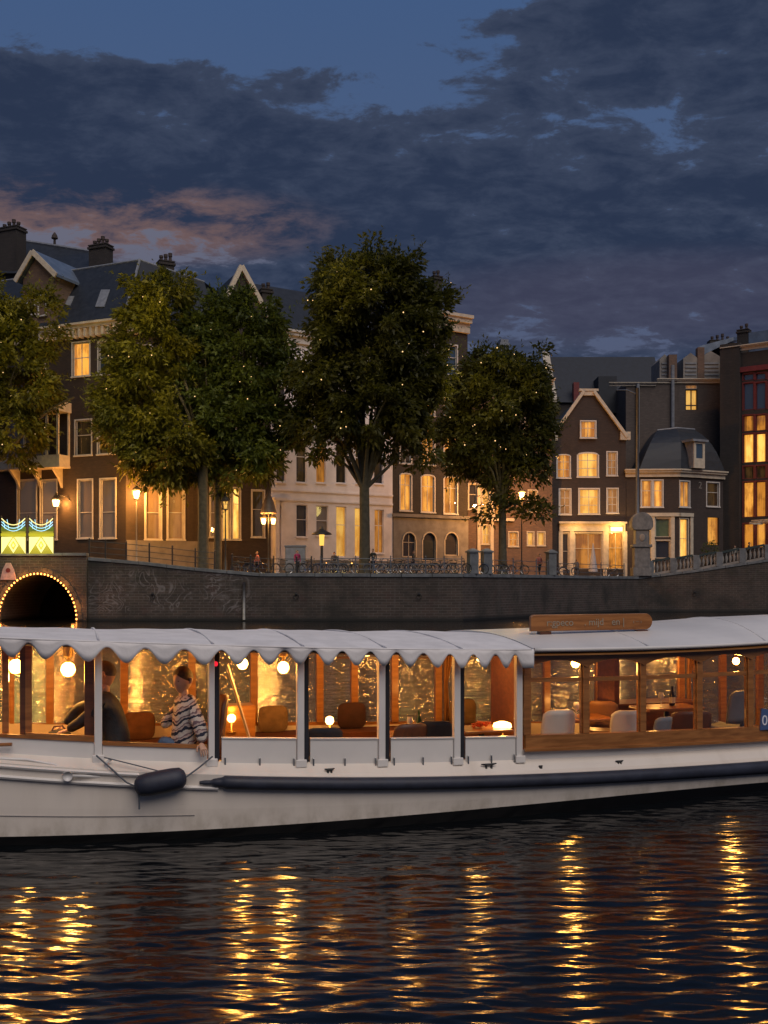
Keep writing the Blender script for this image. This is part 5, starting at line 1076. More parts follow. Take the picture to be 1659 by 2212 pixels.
# ---- people
def skin_mesh(name, joints, edges, mat, parent, base, sub=2):
    """joints: {key: (Vector, radius or (rx, ry))}; a smooth body grown on that skeleton"""
    keys = list(joints); idx = {k: i for i, k in enumerate(keys)}
    me = bpy.data.meshes.new(name); me.from_pydata([tuple(Vector(joints[k][0]) - base) for k in keys], [(idx[p], idx[q]) for p, q in edges], [])
    o = bpy.data.objects.new(name, me); C.objects.link(o)
    o.modifiers.new('skin', 'SKIN'); o.modifiers.new('sub', 'SUBSURF').render_levels = sub; o.modifiers['sub'].levels = sub
    o.modifiers['skin'].use_smooth_shade = True
    for k in keys:
        r = joints[k][1]; sv = me.skin_vertices[0].data[idx[k]]; sv.radius = r if isinstance(r, tuple) else (r, r); sv.use_root = (idx[k] == 0)
    bpy.context.view_layer.update()
    ev = o.evaluated_get(bpy.context.evaluated_depsgraph_get()); m2 = bpy.data.meshes.new_from_object(ev)
    o.modifiers.clear(); o.data = m2; m2.materials.clear(); m2.materials.append(mat)
    if parent: o.parent = parent
    return o
skin_c = pr('skin', (0.52, 0.30, 0.20), 0.55, vary=0.1, vscale=12); hair_c = pr('brown_hair', (0.06, 0.028, 0.012), 0.7, vary=0.4, vscale=30, bump=0.5, bscale=80)
blackj = pr('black_jacket', (0.014, 0.014, 0.016), 0.7, vary=0.4, vscale=6, bump=1.0, bscale=7); jeans = pr('blue_jeans', (0.07, 0.11, 0.18), 0.9, vary=0.25, vscale=18, bump=0.3, bscale=40)
def stripes():
    m = bpy.data.materials.new('striped_knit'); m.use_nodes = True; t = NT(m.node_tree); co = t.n('ShaderNodeTexCoord').outputs['Object']
    s_ = t.n('ShaderNodeSeparateXYZ'); t.put(s_.inputs[0], co)
    h = t.m('ADD', t.m('ADD', s_.outputs[2], t.m('MULTIPLY', s_.outputs[0], -0.45)), t.m('MULTIPLY', t.noise(co, 6.0, 3, 0.6), 0.17))
    f = t.m('FRACT', t.m('MULTIPLY', h, 10.5))
    col = t.ramp(f, [(0.0, (0.50, 0.44, 0.38)), (0.30, (0.02, 0.022, 0.04)), (0.56, (0.42, 0.33, 0.29)), (0.74, (0.16, 0.10, 0.11)), (0.90, (0.50, 0.44, 0.38))], 'CONSTANT')
    p = t.n('ShaderNodeBsdfPrincipled'); t.put(p.inputs['Base Color'], col); p.inputs['Roughness'].default_value = 0.95
    bp_ = t.n('ShaderNodeBump'); bp_.inputs['Strength'].default_value = 0.5; bp_.inputs['Distance'].default_value = 0.01; t.put(bp_.inputs['Height'], t.m('ADD', t.m('MULTIPLY', t.noise(co, 11, 3, 0.6), 5.0), t.noise(co, 70, 2, 0.5))); t.put(p.inputs['Normal'], bp_.outputs[0])
    t.t.links.new(p.outputs[0], t.n('ShaderNodeOutputMaterial').inputs[0]); return m
def head(parent, c, yaw, pitch=0.0, hairm=None, size=1.0, long_hair=False):
    """head mesh facing local -x after yaw 0: skull with brow, nose, lips, chin, ears; hair cap as a child"""
    n, m = 22, 28; V = []; 
    R = Matrix.Translation(c) @ Matrix.Rotation(yaw, 4, 'Z') @ Matrix.Rotation(pitch, 4, 'Y') @ Matrix.Scale(size, 4)
    def skull(th, ph, grow=0.0):
        x, y, z = math.sin(th) * math.cos(ph), math.sin(th) * math.sin(ph), math.cos(th)
        rx = 0.098 if x < 0 else 0.105; px_, py_, pz_ = x * rx, y * 0.076, z * 0.118
        if z < -0.1: k = 1 - 0.30 * min(1, (-z - 0.1) / 0.9); py_ *= k; px_ = px_ * (0.94 if x < 0 else 1 - 0.45 * (-z - 0.1)) - (0.012 * (-z) if x < 0 else 0)
        if x < -0.3:                                      # face
            f = math.exp(-(y / 0.22) ** 2)
            px_ -= f * (0.026 * math.exp(-((z + 0.12) / 0.16) ** 2) + 0.010 * math.exp(-((z + 0.52) / 0.10) ** 2) + 0.012 * math.exp(-((z + 0.88) / 0.16) ** 2) + 0.006 * math.exp(-((z - 0.28) / 0.12) ** 2))
            e = math.exp(-((abs(y) - 0.38) / 0.17) ** 2) * math.exp(-((z - 0.04) / 0.13) ** 2); px_ += 0.012 * e
        g = 1 + grow / 0.1; return Vector((px_ * g, py_ * g, pz_ * g))
    mb_ = MB(); mb_.grid([[R @ skull(math.pi * i / n, 2 * math.pi * j / m) for j in range(m + 1)] for i in range(n + 1)])
    for sy in (-1, 1):
        mb_.tube([R @ Vector((0.012, sy * 0.070, 0.022)), R @ Vector((0.020, sy * 0.086, 0.012)), R @ Vector((0.016, sy * 0.084, -0.02)), R @ Vector((0.008, sy * 0.070, -0.03))], [0.010, 0.016, 0.013, 0.007], 8)
    h = mb_.build('head', skin_c, parent, smooth=True)
    for sy in (-1, 1):
        q = R @ Vector((-0.089, sy * 0.030, 0.006)); MB().lathe([(0.001, q.z - 0.006), (0.009, q.z), (0.001, q.z + 0.006)], (q.x, q.y), 8).build('eye', pr('dark_eye', (0.02, 0.015, 0.012), 0.2), h)
    hb = MB(); lim = 0.60
    hb.grid([[R @ skull(math.pi * (i / 14) * (0.31 + 0.32 * (0.5 + 0.5 * math.cos(2 * math.pi * j / m)) ** 0.6), 2 * math.pi * j / m, (0.010 + 0.002 * math.sin(i * 3 + j * 5)) * (1 - (i / 14) ** 4)) for j in range(m + 1)] for i in range(15)])
    hb.build('hair', hairm or hair_c, h, smooth=True)
    return h
def hand(parent, wrist, dirv, side, mat=None, curl=0.5, up=(0, 0, 1), base=Vector((0, 0, 0))):
    """palm and five bent fingers growing from the wrist along dirv; curls away from 'up'"""
    d = Vector(dirv).normalized(); u = Vector(up); sd_ = d.cross(u).normalized() * side; u = sd_.cross(d).normalized() * side
    P = lambda f, s2, h: Vector(wrist) + d * f + sd_ * s2 + u * h
    j = {'w': (P(0, 0, 0), (0.026, 0.018)), 'p': (P(0.045, 0, 0.004), (0.036, 0.014)), 'k': (P(0.082, 0, 0.0), (0.040, 0.012))}
    e = [('w', 'p'), ('p', 'k')]
    for n_, (off, ln) in enumerate(((-0.030, 0.060), (-0.010, 0.074), (0.010, 0.078), (0.030, 0.068))):
        j[f'a{n_}'] = (P(0.090, off, 0.0), 0.0085); j[f'b{n_}'] = (P(0.090 + ln * 0.5, off * 1.1, -0.012 * curl * 2), 0.008); j[f'c{n_}'] = (P(0.090 + ln * (1 - 0.35 * curl), off * 1.1, -0.05 * curl), 0.0068)
        e += [('k', f'a{n_}'), (f'a{n_}', f'b{n_}'), (f'b{n_}', f'c{n_}')]
    j['t0'] = (P(0.030, 0.036, -0.006), 0.011); j['t1'] = (P(0.062, 0.056, -0.016), 0.0095); j['t2'] = (P(0.088, 0.058, -0.026), 0.008)
    e += [('p', 't0'), ('t0', 't1'), ('t1', 't2')]
    return skin_mesh('hand', j, e, mat or skin_c, parent, base, 1)
def person_boat(base, label):
    return bthing('person', base, label, 'person')
# seated person in the striped pullover, facing left, near arm along the rail
base = bp(402, 1640, 0.42); base.z = 0.22; P1 = person_boat(base, 'seated person in a striped pullover and jeans resting an arm on the rail')
J = lambda x, y, i: bp(x, y, i)
body = {'hip': (J(402, 1632, 0.42), (0.19, 0.16)), 'waist': (J(398, 1598, 0.42), (0.195, 0.15)), 'chest': (J(402, 1556, 0.42), (0.195, 0.145)), 'ush': (J(402, 1522, 0.42), (0.135, 0.10)), 'nk': (J(398, 1497, 0.42), (0.072, 0.072)),
        'ns': (J(416, 1533, 0.28), 0.075), 'nu': (J(430, 1566, 0.20), 0.078), 'ne': (J(438, 1592, 0.16), 0.068), 'nw': (J(433, 1603, 0.10), 0.044),
        'fs': (J(386, 1533, 0.56), 0.072), 'fu': (J(366, 1558, 0.60), 0.058), 'fe': (J(350, 1570, 0.58), 0.05), 'fw': (J(366, 1540, 0.54), 0.038)}
skin_mesh('pullover', body, [('hip', 'waist'), ('waist', 'chest'), ('chest', 'ush'), ('ush', 'nk'), ('ush', 'ns'), ('ns', 'nu'), ('nu', 'ne'), ('ne', 'nw'), ('ush', 'fs'), ('fs', 'fu'), ('fu', 'fe'), ('fe', 'fw')], stripes(), P1, base)
skin_mesh('neck', {'a': (J(398, 1520, 0.42), 0.055), 'b': (J(397, 1500, 0.42), 0.05), 'c': (J(395, 1480, 0.42), 0.055)}, [('a', 'b'), ('b', 'c')], skin_c, P1, base, 1)
head(P1, J(395, 1469, 0.42) - base, math.radians(40), math.radians(-6), size=1.10)
hand(P1, J(434, 1604, 0.10) - base, Vector((0.10, -0.35, -0.35)), 1, curl=0.7, up=(0.0, -0.6, 0.8))
hand(P1, J(367, 1539, 0.54) - base, Vector((0.55, -0.1, 0.8)), -1, curl=0.8, up=(-0.8, 0, 0.5))
for di, nm in ((0.34, 'near'), (0.56, 'far')):
    skin_mesh('trouser_leg', {'h': (J(400, 1640, di), 0.105), 'k': (J(352, 1596, di), 0.078), 'm': (J(346, 1640, di), 0.062), 'f': (Vector((J(344, 1640, di).x, J(344, 1640, di).y, 0.30)), 0.05)}, [('h', 'k'), ('k', 'm'), ('m', 'f')], jeans, P1, base)
    f0 = J(344, 1640, di); MB().hexa([(f0.x - 0.17 - base.x, f0.y - 0.045 - base.y, 0.005), (f0.x + 0.08 - base.x, f0.y - 0.045 - base.y, 0.005), (f0.x + 0.08 - base.x, f0.y + 0.045 - base.y, 0.005), (f0.x - 0.17 - base.x, f0.y + 0.045 - base.y, 0.005)],
             [(f0.x - 0.15 - base.x, f0.y - 0.035 - base.y, 0.05), (f0.x + 0.06 - base.x, f0.y - 0.04 - base.y, 0.10), (f0.x + 0.06 - base.x, f0.y + 0.04 - base.y, 0.10), (f0.x - 0.15 - base.x, f0.y + 0.035 - base.y, 0.05)]).build('shoe', blackj, P1, bevel=0.02)
# the chair that person sits in
def chair(name, label, p, yaw, shell, seat_h=0.45, w=0.42, back_h=0.42, group=None, cat='chair', round_=0.05, legm=None):
    o = empty(name, BM @ Vector(p), TH + yaw, label, cat, group)       # faces local -y
    hw_ = w / 2
    Pn = []
    for v in np.linspace(0, 1, 7):
        row = []
        for t in np.linspace(-1, 1, 11):
            ed = 1 - round_ / 0.05 * 0.16 * max(0, abs(t) - 0.55) ** 2 * 4
            row.append((hw_ * t * (0.94 + 0.06 * math.sin(math.pi * v)), 0.20 + 0.06 * v - 0.07 * t * t, seat_h + 0.06 + back_h * (0.04 + 0.96 * v) * ed))
        Pn.append(row)
    MB().grid(Pn).build('backrest', shell, o, smooth=True, solid=0.035)
    MB().grid([[(hw_ * t, -0.2 + 0.40 * v, seat_h + 0.02 * t * t - 0.02 * math.sin(math.pi * v)) for t in np.linspace(-1, 1, 7)] for v in np.linspace(0, 1, 6)]).build('seat', shell, o, smooth=True, solid=0.05)
    for sx in (-1, 1):
        for sy in (-1, 1): MB().tube([(sx * hw_ * 0.85, sy * 0.17, seat_h - 0.02), (sx * hw_ * 0.98, sy * 0.20, 0.0)], [0.016, 0.012], 7).build('leg', legm or iron, o, smooth=True)
    return o
wshell = pr('white_shell', (0.55, 0.52, 0.46), 0.5, vary=0.08); gshell = pr('grey_shell', (0.16, 0.17, 0.19), 0.75, vary=0.15); bshell = pr('brown_leather', (0.09, 0.035, 0.02), 0.5, vary=0.25); tshell = pr('tan_leather', (0.28, 0.14, 0.06), 0.5, vary=0.2)
q = J(430, 1600, 0.50); chair('chair', 'dark red-brown high-backed chair behind the striped pullover', (q.x + 0.02, q.y, 0.22), math.radians(-90), bshell, 0.42, 0.46, 0.62)
# dark-jacketed person bending forward with back to us
base2 = bp(250, 1640, 0.45); base2.z = 0.22; P2 = person_boat(base2, 'hunched person in a black jacket leaning over behind the white post')
body2 = {'hip': (J(252, 1625, 0.45), (0.17, 0.15)), 'waist': (J(250, 1592, 0.45), (0.175, 0.16)), 'chest': (J(240, 1545, 0.45), (0.175, 0.145)), 'ush': (J(228, 1510, 0.45), (0.125, 0.10)), 'nk': (J(224, 1490, 0.45), 0.07),
         'ns': (J(220, 1525, 0.27), 0.085), 'ne': (J(180, 1556, 0.30), 0.062), 'nw': (J(148, 1576, 0.42), 0.046), 'fs': (J(205, 1522, 0.66), 0.08), 'fe': (J(168, 1530, 0.72), 0.06), 'fw': (J(140, 1566, 0.66), 0.045)}
skin_mesh('jacket', body2, [('hip', 'waist'), ('waist', 'chest'), ('chest', 'ush'), ('ush', 'nk'), ('ush', 'ns'), ('ns', 'ne'), ('ne', 'nw'), ('ush', 'fs'), ('fs', 'fe'), ('fe', 'fw')], blackj, P2, base2)
skin_mesh('neck', {'a': (J(226, 1500, 0.45), 0.055), 'b': (J(227, 1474, 0.45), 0.05)}, [('a', 'b')], skin_c, P2, base2, 1)
head(P2, J(228, 1456, 0.45) - base2, math.radians(-25), math.radians(-20), pr('grey_hair', (0.10, 0.09, 0.085), 0.8, vary=0.3, vscale=30), size=1.04)
hand(P2, J(147, 1577, 0.42) - base2, Vector((-0.9, 0.05, -0.25)), 1, curl=0.6); hand(P2, J(139, 1567, 0.66) - base2, Vector((-0.9, -0.1, -0.4)), -1, curl=0.6)
for di in (0.36, 0.56):
    skin_mesh('trouser_leg', {'h': (J(250, 1640, di), 0.11), 'k': (J(195, 1625, di), 0.085), 'f': (Vector((J(195, 1640, di).x, J(195, 1640, di).y, 0.30)), 0.06)}, [('h', 'k'), ('k', 'f')], darkfab, P2, base2)
q = J(262, 1600, 0.5); chair('chair', 'dark chair under the hunched person in the black jacket', (q.x, q.y + 0.02, 0.22), math.radians(-90), darkfab, 0.36, 0.42, 0.16)
# bag on the ledge before that person
q = J(128, 1578, 0.55); bag = bthing('bag', (q.x, q.y, q.z - 0.16), 'dark rounded bag lying on the ledge by the bow window', 'bag')
MB().lathe([(0.06, 0.0), (0.12, 0.03), (0.125, 0.10), (0.10, 0.15), (0.04, 0.17)], n=16).build('bag_body', darkfab, bag, smooth=True)
MB().tube([(-0.08, 0, 0.14), (-0.05, 0, 0.20), (0.03, 0, 0.205), (0.07, 0, 0.15)], 0.010, 6).build('bag_handle', bshell, bag, smooth=True)
MB().box(-0.3, 0.45, -0.16, 0.25, -0.04, -0.003).build('ledge', teak2, boat, xf=Matrix.Translation((q.x, q.y, q.z - 0.16)))
# saloon chairs, tables and a stool inside the cabin
for x, i, yw, sh, ww, bh, lab, zz in (
        (1190, 0.55, 180, wshell, 0.40, 0.36, 'white rounded chair just inside the first cabin window', 0.50), (1345, 0.60, 165, wshell, 0.38, 0.34, 'white rounded chair inside the second cabin window from the awning', 0.46),
        (1300, 1.35, 150, tshell, 0.40, 0.34, 'tan leather chair behind the white one in the second cabin window', 0.48), (1408, 0.6, 190, gshell, 0.26, 0.30, 'small dark grey round-backed chair in the third cabin window', 0.40),
        (1478, 0.75, 170, bshell, 0.52, 0.30, 'wide brown leather chair in the third cabin window', 0.42), (1566, 0.8, 200, gshell, 0.36, 0.42, 'grey upholstered chair inside the fourth cabin window', 0.50)):
    s_, yl = b_s(x, i); chair('saloon_chair', lab, (s_, yl, 0.222), math.radians(yw), sh, zz - 0.08, ww, bh, 'saloon chairs')
def table(x, i, L_, lab, top=0.62):
    s_, yl = b_s(x, i); o = bthing('saloon_table', (s_, yl, 0.222), lab, 'table', 'saloon tables')
    MB().box(-L_ / 2, L_ / 2, -0.24, 0.24, top, top + 0.035).build('table_top', teak, o, bevel=0.01)
    MB().tube([(0, 0, 0.02), (0, 0, top)], [0.05, 0.035], 10).lathe([(0.16, 0.0), (0.15, 0.02), (0.05, 0.03)], n=16).build('pedestal', iron, o)
table(1260, 0.95, 0.62, 'varnished table between the white chairs in the cabin'); table(1440, 1.1, 0.8, 'varnished table in the middle of the cabin', 0.66); table(900, 1.1, 0.8, 'varnished table under the awning near the fourth post', 0.52); table(1040, 1.0, 0.6, 'varnished table under the awning beside the cabin', 0.55)
s_, yl = b_s(1605, 0.55); jk = bthing('jacket', (s_, yl, 0.222), 'dark blue jacket heaped in the fourth cabin window', 'jacket')
P = [[(0.16 * r * math.cos(t) * (1 + 0.2 * math.sin(3 * t + k)), 0.12 * r * math.sin(t), 0.50 - 0.5 * (k / 7) ** 0.8 + 0.02 * math.sin(5 * t)) for t in np.linspace(0, 2 * math.pi, 17)] for k, r in enumerate((0.05, 0.5, 0.8, 0.95, 1.0, 1.05, 1.1, 1.15))]
MB().grid(P).build('cloth', pr('navy_cloth', (0.012, 0.022, 0.05), 0.9, vary=0.3, bump=0.5), jk, smooth=True)
# table lamps
def table_lamp(x, y, i, lab, e=6, r=0.05):
    p = bp(x, y, i); o = bthing('table_lamp', (p.x, p.y, p.z - 0.16), lab, 'lamp', 'small lamps in the boat')
    MB().lathe([(0.06, 0.0), (0.055, 0.02), (0.012, 0.03), (0.01, 0.12)], n=12).build('base', pr('brass', (0.6, 0.4, 0.15), 0.3, metal=1.0), o, smooth=True)
    MB().lathe([(r * 0.6, 0.12), (r, 0.15), (r * 0.9, 0.19), (r * 0.4, 0.21)], n=12).build('shade', globe2, o, smooth=True)
    point(o, (0, 0, 0.26), e, WARM, 0.04)
table_lamp(712, 1557, 1.5, 'small glowing lamp on the far ledge between third and fourth posts'); table_lamp(1085, 1568, 1.0, 'glowing bowl lamp on the table beside the cabin', 8, 0.11); table_lamp(500, 1552, 1.9, 'small glowing lamp on the far ledge by the slanted stay'); table_lamp(1285, 1552, 1.9, 'small glowing lamp in the second cabin window')
q = bp(1038, 1568, 1.0); fl = bthing('flower_bowl', (q.x, q.y, q.z - 0.08), 'low bowl of orange flowers beside the bowl lamp', 'flowers')
MB().lathe([(0.05, 0), (0.11, 0.02), (0.13, 0.05), (0.12, 0.05)], n=14).build('bowl', teak, fl, smooth=True)
mb = MB(); r_ = random.Random(4)
for k in range(26):
    a_, rr = r_.uniform(0, 6.28), r_.uniform(0, 0.12); c = (rr * math.cos(a_), rr * math.sin(a_)); z = 0.06 + r_.uniform(0, 0.05)
    mb.lathe([(0.004, z), (0.022, z + 0.012), (0.026, z + 0.025), (0.008, z + 0.022)], c, 7)
mb.build('blossoms', pr('orange_petals', (0.6, 0.12, 0.04), 0.8, vary=0.3), fl)
# ------------------------------------------------------------------ trees
bark = pr('bark', (0.060, 0.052, 0.036), 0.9, vary=0.4, vscale=3, bump=0.8, bscale=9)
def leaf_mat(name, c_a, c_b, tl=0.35):
    m = bpy.data.materials.new(name); m.use_nodes = True; t = NT(m.node_tree); co = t.n('ShaderNodeTexCoord').outputs['Object']
    k = t.smooth(t.m('ADD', t.m('MULTIPLY', t.noise(co, 0.5, 3, 0.6), 0.7), t.m('MULTIPLY', t.noise(co, 7.0, 2, 0.5), 0.35)), 0.36, 0.70)
    col = t.mix(k, c_a, c_b)
    p = t.n('ShaderNodeBsdfPrincipled'); t.put(p.inputs['Base Color'], col); p.inputs['Roughness'].default_value = 0.5; p.inputs['Specular IOR Level'].default_value = 0.25
    tr = t.n('ShaderNodeBsdfTranslucent'); t.put(tr.inputs[0], t.mix(0.5, col, (0.12, 0.13, 0.01)))
    ms = t.n('ShaderNodeMixShader'); ms.inputs[0].default_value = tl; t.t.links.new(p.outputs[0], ms.inputs[1]); t.t.links.new(tr.outputs[0], ms.inputs[2])
    t.t.links.new(ms.outputs[0], t.n('ShaderNodeOutputMaterial').inputs[0]); return m
fairy = emis('fairy_bulb', (1.0, 0.62, 0.26), 1.7)
def tree(label, light_label, tx, d, base_y, fork_y, lobes, leafm, nclump, per, seed, tr=0.42, leaf=(0.26, 0.58), nlights=70, bough=None, glow=(), fill=0.6):
    r = np.random.default_rng(seed); rr = random.Random(seed)
    b0 = at(tx, base_y, d); b0.z = GZ
    root = empty('street_tree', b0, 0, label, 'tree', 'trees along the quay')
    fk = at(tx, fork_y, d) - b0
    L = []                                       # lobes in metres, relative to the root
    for cx_, cy_, rx, ry, dd in lobes:
        c = at(cx_, cy_, d + dd) - b0; L.append((np.array(c), rx / F_PX * d, min(rx, ry) / F_PX * d * 0.85, ry / F_PX * d))
    vol = np.array([a * b * c for _, a, b, c in L]); vol /= vol.sum()
    cl = []
    while len(cl) < nclump:
        k = r.choice(len(L), p=vol); c, a, b, h = L[k]
        u = r.normal(size=3); u /= np.linalg.norm(u); q = r.uniform(fill, 1.0) ** 0.6
        if u[2] < -0.55 and r.random() < 0.5: continue
        p = c + u * q * np.array([a, b, h]) * r.uniform(0.84, 1.16)
        if p[2] < 1.5: continue
        if math.sin(p[0] * 1.5 + seed) * math.sin(p[2] * 1.35 + seed * 2) + 0.5 * math.sin(p[0] * 3.1 - p[2] * 2.3) > 0.42: continue
        cl.append((p, u))
    V = np.zeros((nclump * per * 4, 3)); n = 0
    for p, u in cl:
        R = r.uniform(0.40, 1.15)
        off = r.normal(size=(per, 3)); off /= np.linalg.norm(off, axis=1)[:, None]; off *= (R * r.uniform(0.15, 1.0, per) ** 0.6)[:, None]; off[:, 2] *= 0.75
        o = p + off
        d_ = off / R * 0.9 + u * 0.55 + r.normal(size=(per, 3)) * 0.45; d_[:, 2] -= 0.12; d_ /= np.linalg.norm(d_, axis=1)[:, None]
        nr = r.normal(size=(per, 3)) + np.array([0, -0.4, 0.7]); sd_ = np.cross(d_, nr); sd_ /= np.linalg.norm(sd_, axis=1)[:, None] + 1e-9
        ln = r.uniform(*leaf, per)[:, None]; wd = ln * r.uniform(0.16, 0.27, per)[:, None]; up = np.cross(sd_, d_)
        V[n:n + per * 4:4] = o; V[n + 1:n + per * 4:4] = o + d_ * ln * 0.45 + sd_ * wd + up * ln * 0.06
        tip = o + d_ * ln; tip[:, 2] -= (ln[:, 0] * 0.16); V[n + 2:n + per * 4:4] = tip; V[n + 3:n + per * 4:4] = o + d_ * ln * 0.45 - sd_ * wd + up * ln * 0.06
        n += per * 4
    V = V[:n]; ex = []
    for _ in range(nclump):                      # thin twigs of leaves sticking out past the clumps
        p, u = cl[r.integers(len(cl))]; dirv = u + r.normal(size=3) * 0.45 + np.array([0, 0, 0.25]); dirv /= np.linalg.norm(dirv); q0 = p + u * 0.6; Lt = r.uniform(0.6, 1.5)
        for k in range(10):
            o = q0 + dirv * Lt * k / 9; dl = dirv * 0.5 + r.normal(size=3) * 0.6; dl /= np.linalg.norm(dl); ln = r.uniform(0.18, 0.38); sdv = np.cross(dl, np.array([0.2, -0.6, 0.7])); sdv /= np.linalg.norm(sdv) + 1e-9
            ex += [o, o + dl * ln * .45 + sdv * ln * .2, o + dl * ln, o + dl * ln * .45 - sdv * ln * .2]
    V = np.concatenate([V, np.array(ex)])
    nf = len(V) // 4; me = bpy.data.meshes.new('crown'); me.vertices.add(len(V)); me.vertices.foreach_set('co', V.ravel())
    me.loops.add(nf * 4); me.loops.foreach_set('vertex_index', np.arange(nf * 4, dtype=np.int32)); me.polygons.add(nf); me.polygons.foreach_set('loop_start', np.arange(0, nf * 4, 4, dtype=np.int32)); me.update(calc_edges=True)
    me.materials.append(leafm); cr = bpy.data.objects.new('crown', me); C.objects.link(cr); cr.parent = root
    # trunk and limbs
    mb = MB(); F0 = Vector(fk)
    mb.tube([(0, 0, -0.3), (0.02, 0, 0.35), (0.03, 0.02, F0.z * 0.5), F0 * 0.97 + Vector((0, 0, 0)), F0 + Vector((0.05, 0, 0.8))], [tr * 1.35, tr * 1.02, tr * 0.9, tr * 0.86, tr * 0.6], 10)
    ends = [np.array(c) for c, *_ in L] + [p for p, _ in cl[::max(1, nclump // 16)]]
    for e in ends:
        e = Vector(e); st = F0 * rr.uniform(0.9, 1.02); m1 = st.lerp(e, 0.4) + Vector((rr.uniform(-.5, .5), rr.uniform(-.5, .5), rr.uniform(0.2, 1.0))); 
        pts = [st, st.lerp(m1, 0.5), m1, m1.lerp(e, 0.5) + Vector((0, 0, 0.2)), e]; r0 = tr * rr.uniform(0.32, 0.5)
        mb.tube(pts, [r0, r0 * 0.85, r0 * 0.6, r0 * 0.4, r0 * 0.15], 6)
    if bough:
        pts = [at(x, y, d) - b0 for x, y in bough]; mb.tube(pts, [0.26 - 0.19 * k / (len(pts) - 1) for k in range(len(pts))], 7)
    mb.build('trunk', bark, root, smooth=True)
    # fairy lights strung through the crown
    if nlights:
        ls = empty('fairy_lights', b0, 0, light_label, 'light string', 'fairy lights in the trees'); mb = MB(); cab = MB(); prev = None
        pts = []
        for k in range(int(nlights * 0.75)):
            p, u = cl[r.integers(len(cl))]; q = Vector(p) + Vector(u) * r.uniform(0.3, 0.9) + Vector((0, -0.5, 0)); pts.append(q)
        pts.sort(key=lambda v: (round(v.z / 1.2), v.x))
        for q in pts:
            s_ = rr.uniform(0.028, 0.055); mb.lathe([(0.004, q.z - s_), (s_, q.z), (0.004, q.z + s_)], (q.x, q.y), 6)
            if prev is not None and (q - prev).length < 5: cab.tube([prev, (prev + q) / 2 - Vector((0, 0, 0.15)), q], 0.008, 4)
            prev = q
        tag(mb.build('bulbs', fairy, ls), kind='stuff'); cab.build('cable', iron, ls)
        for gx, gy, gd, ge_ in glow: point(ls, at(gx, gy, d + gd) - b0, ge_ * 0.75, (1.0, 0.74, 0.22), 0.8)  # added fill lights before the crown, far stronger than the bulbs, to brighten leaves
    return root
leafY = leaf_mat('leaf_yellow_green', (0.040, 0.046, 0.007), (0.155, 0.140, 0.014)); leafG = leaf_mat('leaf_green', (0.022, 0.036, 0.010), (0.075, 0.098, 0.018)); leafD = leaf_mat('leaf_dark', (0.022, 0.028, 0.009), (0.080, 0.076, 0.012))
tree('yellow-green street tree partly in view at the left edge', 'fairy lights in the tree at the left edge', -60, 75, 1230, 1010, [(20, 800, 100, 165, 0), (75, 690, 62, 75, 0), (-20, 660, 90, 70, 0), (20, 935, 85, 90, 0), (-70, 850, 90, 180, 0), (150, 870, 40, 32, 0)], leafY, 220, 100, 1, nlights=55, bough=[(-60, 1030), (0, 990), (60, 925), (110, 880), (160, 858)], fill=0.35, glow=((40, 960, -5, 420), (60, 760, -5.5, 380), (20, 640, -3.5, 200)))
tree('wide leafy tree with bright yellow-green left side before the corner house', 'fairy lights in the wide yellow-green tree', 438, 73, 1228, 1010, [(330, 745, 84, 155, 0), (345, 640, 72, 55, 0), (295, 880, 82, 125, 0.5), (355, 965, 95, 88, 0), (250, 930, 45, 60, 0)], leafY, 300, 112, 2, nlights=45, fill=0.35, glow=((250, 720, -6, 800), (300, 620, -5, 500), (240, 900, -6, 600), (380, 800, -7, 300)))
tree('dense green half of the double crown overlapping the pointed gable', 'fairy lights low in the dense green crown', 470, 74.6, 1228, 1010, [(530, 770, 90, 145, 0), (590, 860, 72, 140, 0), (505, 920, 105, 130, 0), (545, 680, 66, 56, 0), (450, 740, 56, 115, 0), (425, 830, 60, 150, 0), (410, 690, 45, 60, 0), (555, 990, 75, 68, 0), (450, 985, 60, 65, 0)], leafG, 420, 108, 3, tr=0.30, nlights=40, fill=0.35, glow=((470, 700, -6, 260), (560, 1010, -4, 160), (500, 860, -7, 260)))
tree('tallest dark green tree with round crown before the white house', 'fairy lights in the tallest dark tree', 787, 73, 1232, 1045, [(800, 680, 132, 142, 0), (730, 605, 70, 68, 0), (850, 618, 78, 74, 0), (715, 800, 94, 135, 0), (880, 800, 90, 145, 0), (800, 880, 158, 118, 0), (925, 690, 56, 84, 0), (675, 905, 60, 75, 0), (790, 568, 64, 38, 0), (890, 960, 60, 55, 0), (700, 975, 50, 45, 0)], leafD, 520, 112, 4, nlights=60, fill=0.35, glow=((690, 580, -6, 480), (760, 540, -5, 260), (640, 760, -6, 160), (880, 980, -5, 120)))
tree('smaller round tree with fairy lights beside the shop house', 'fairy lights in the smaller right tree', 1085, 80, 1232, 1085, [(1075, 880, 112, 122, 0), (1018, 960, 80, 84, 0), (1142, 930, 64, 115, 0), (1090, 800, 70, 45, 0), (1150, 790, 40, 52, 0), (1030, 822, 44, 50, 0), (1090, 1025, 90, 55, 0), (1145, 1115, 38, 32, 0), (1070, 1110, 26, 34, 0)], leafD, 350, 106, 5, tr=0.34, nlights=75, fill=0.35, glow=((1010, 830, -6, 420), (1090, 780, -5, 260), (1120, 1040, -4, 200), (1020, 980, -5, 150)))

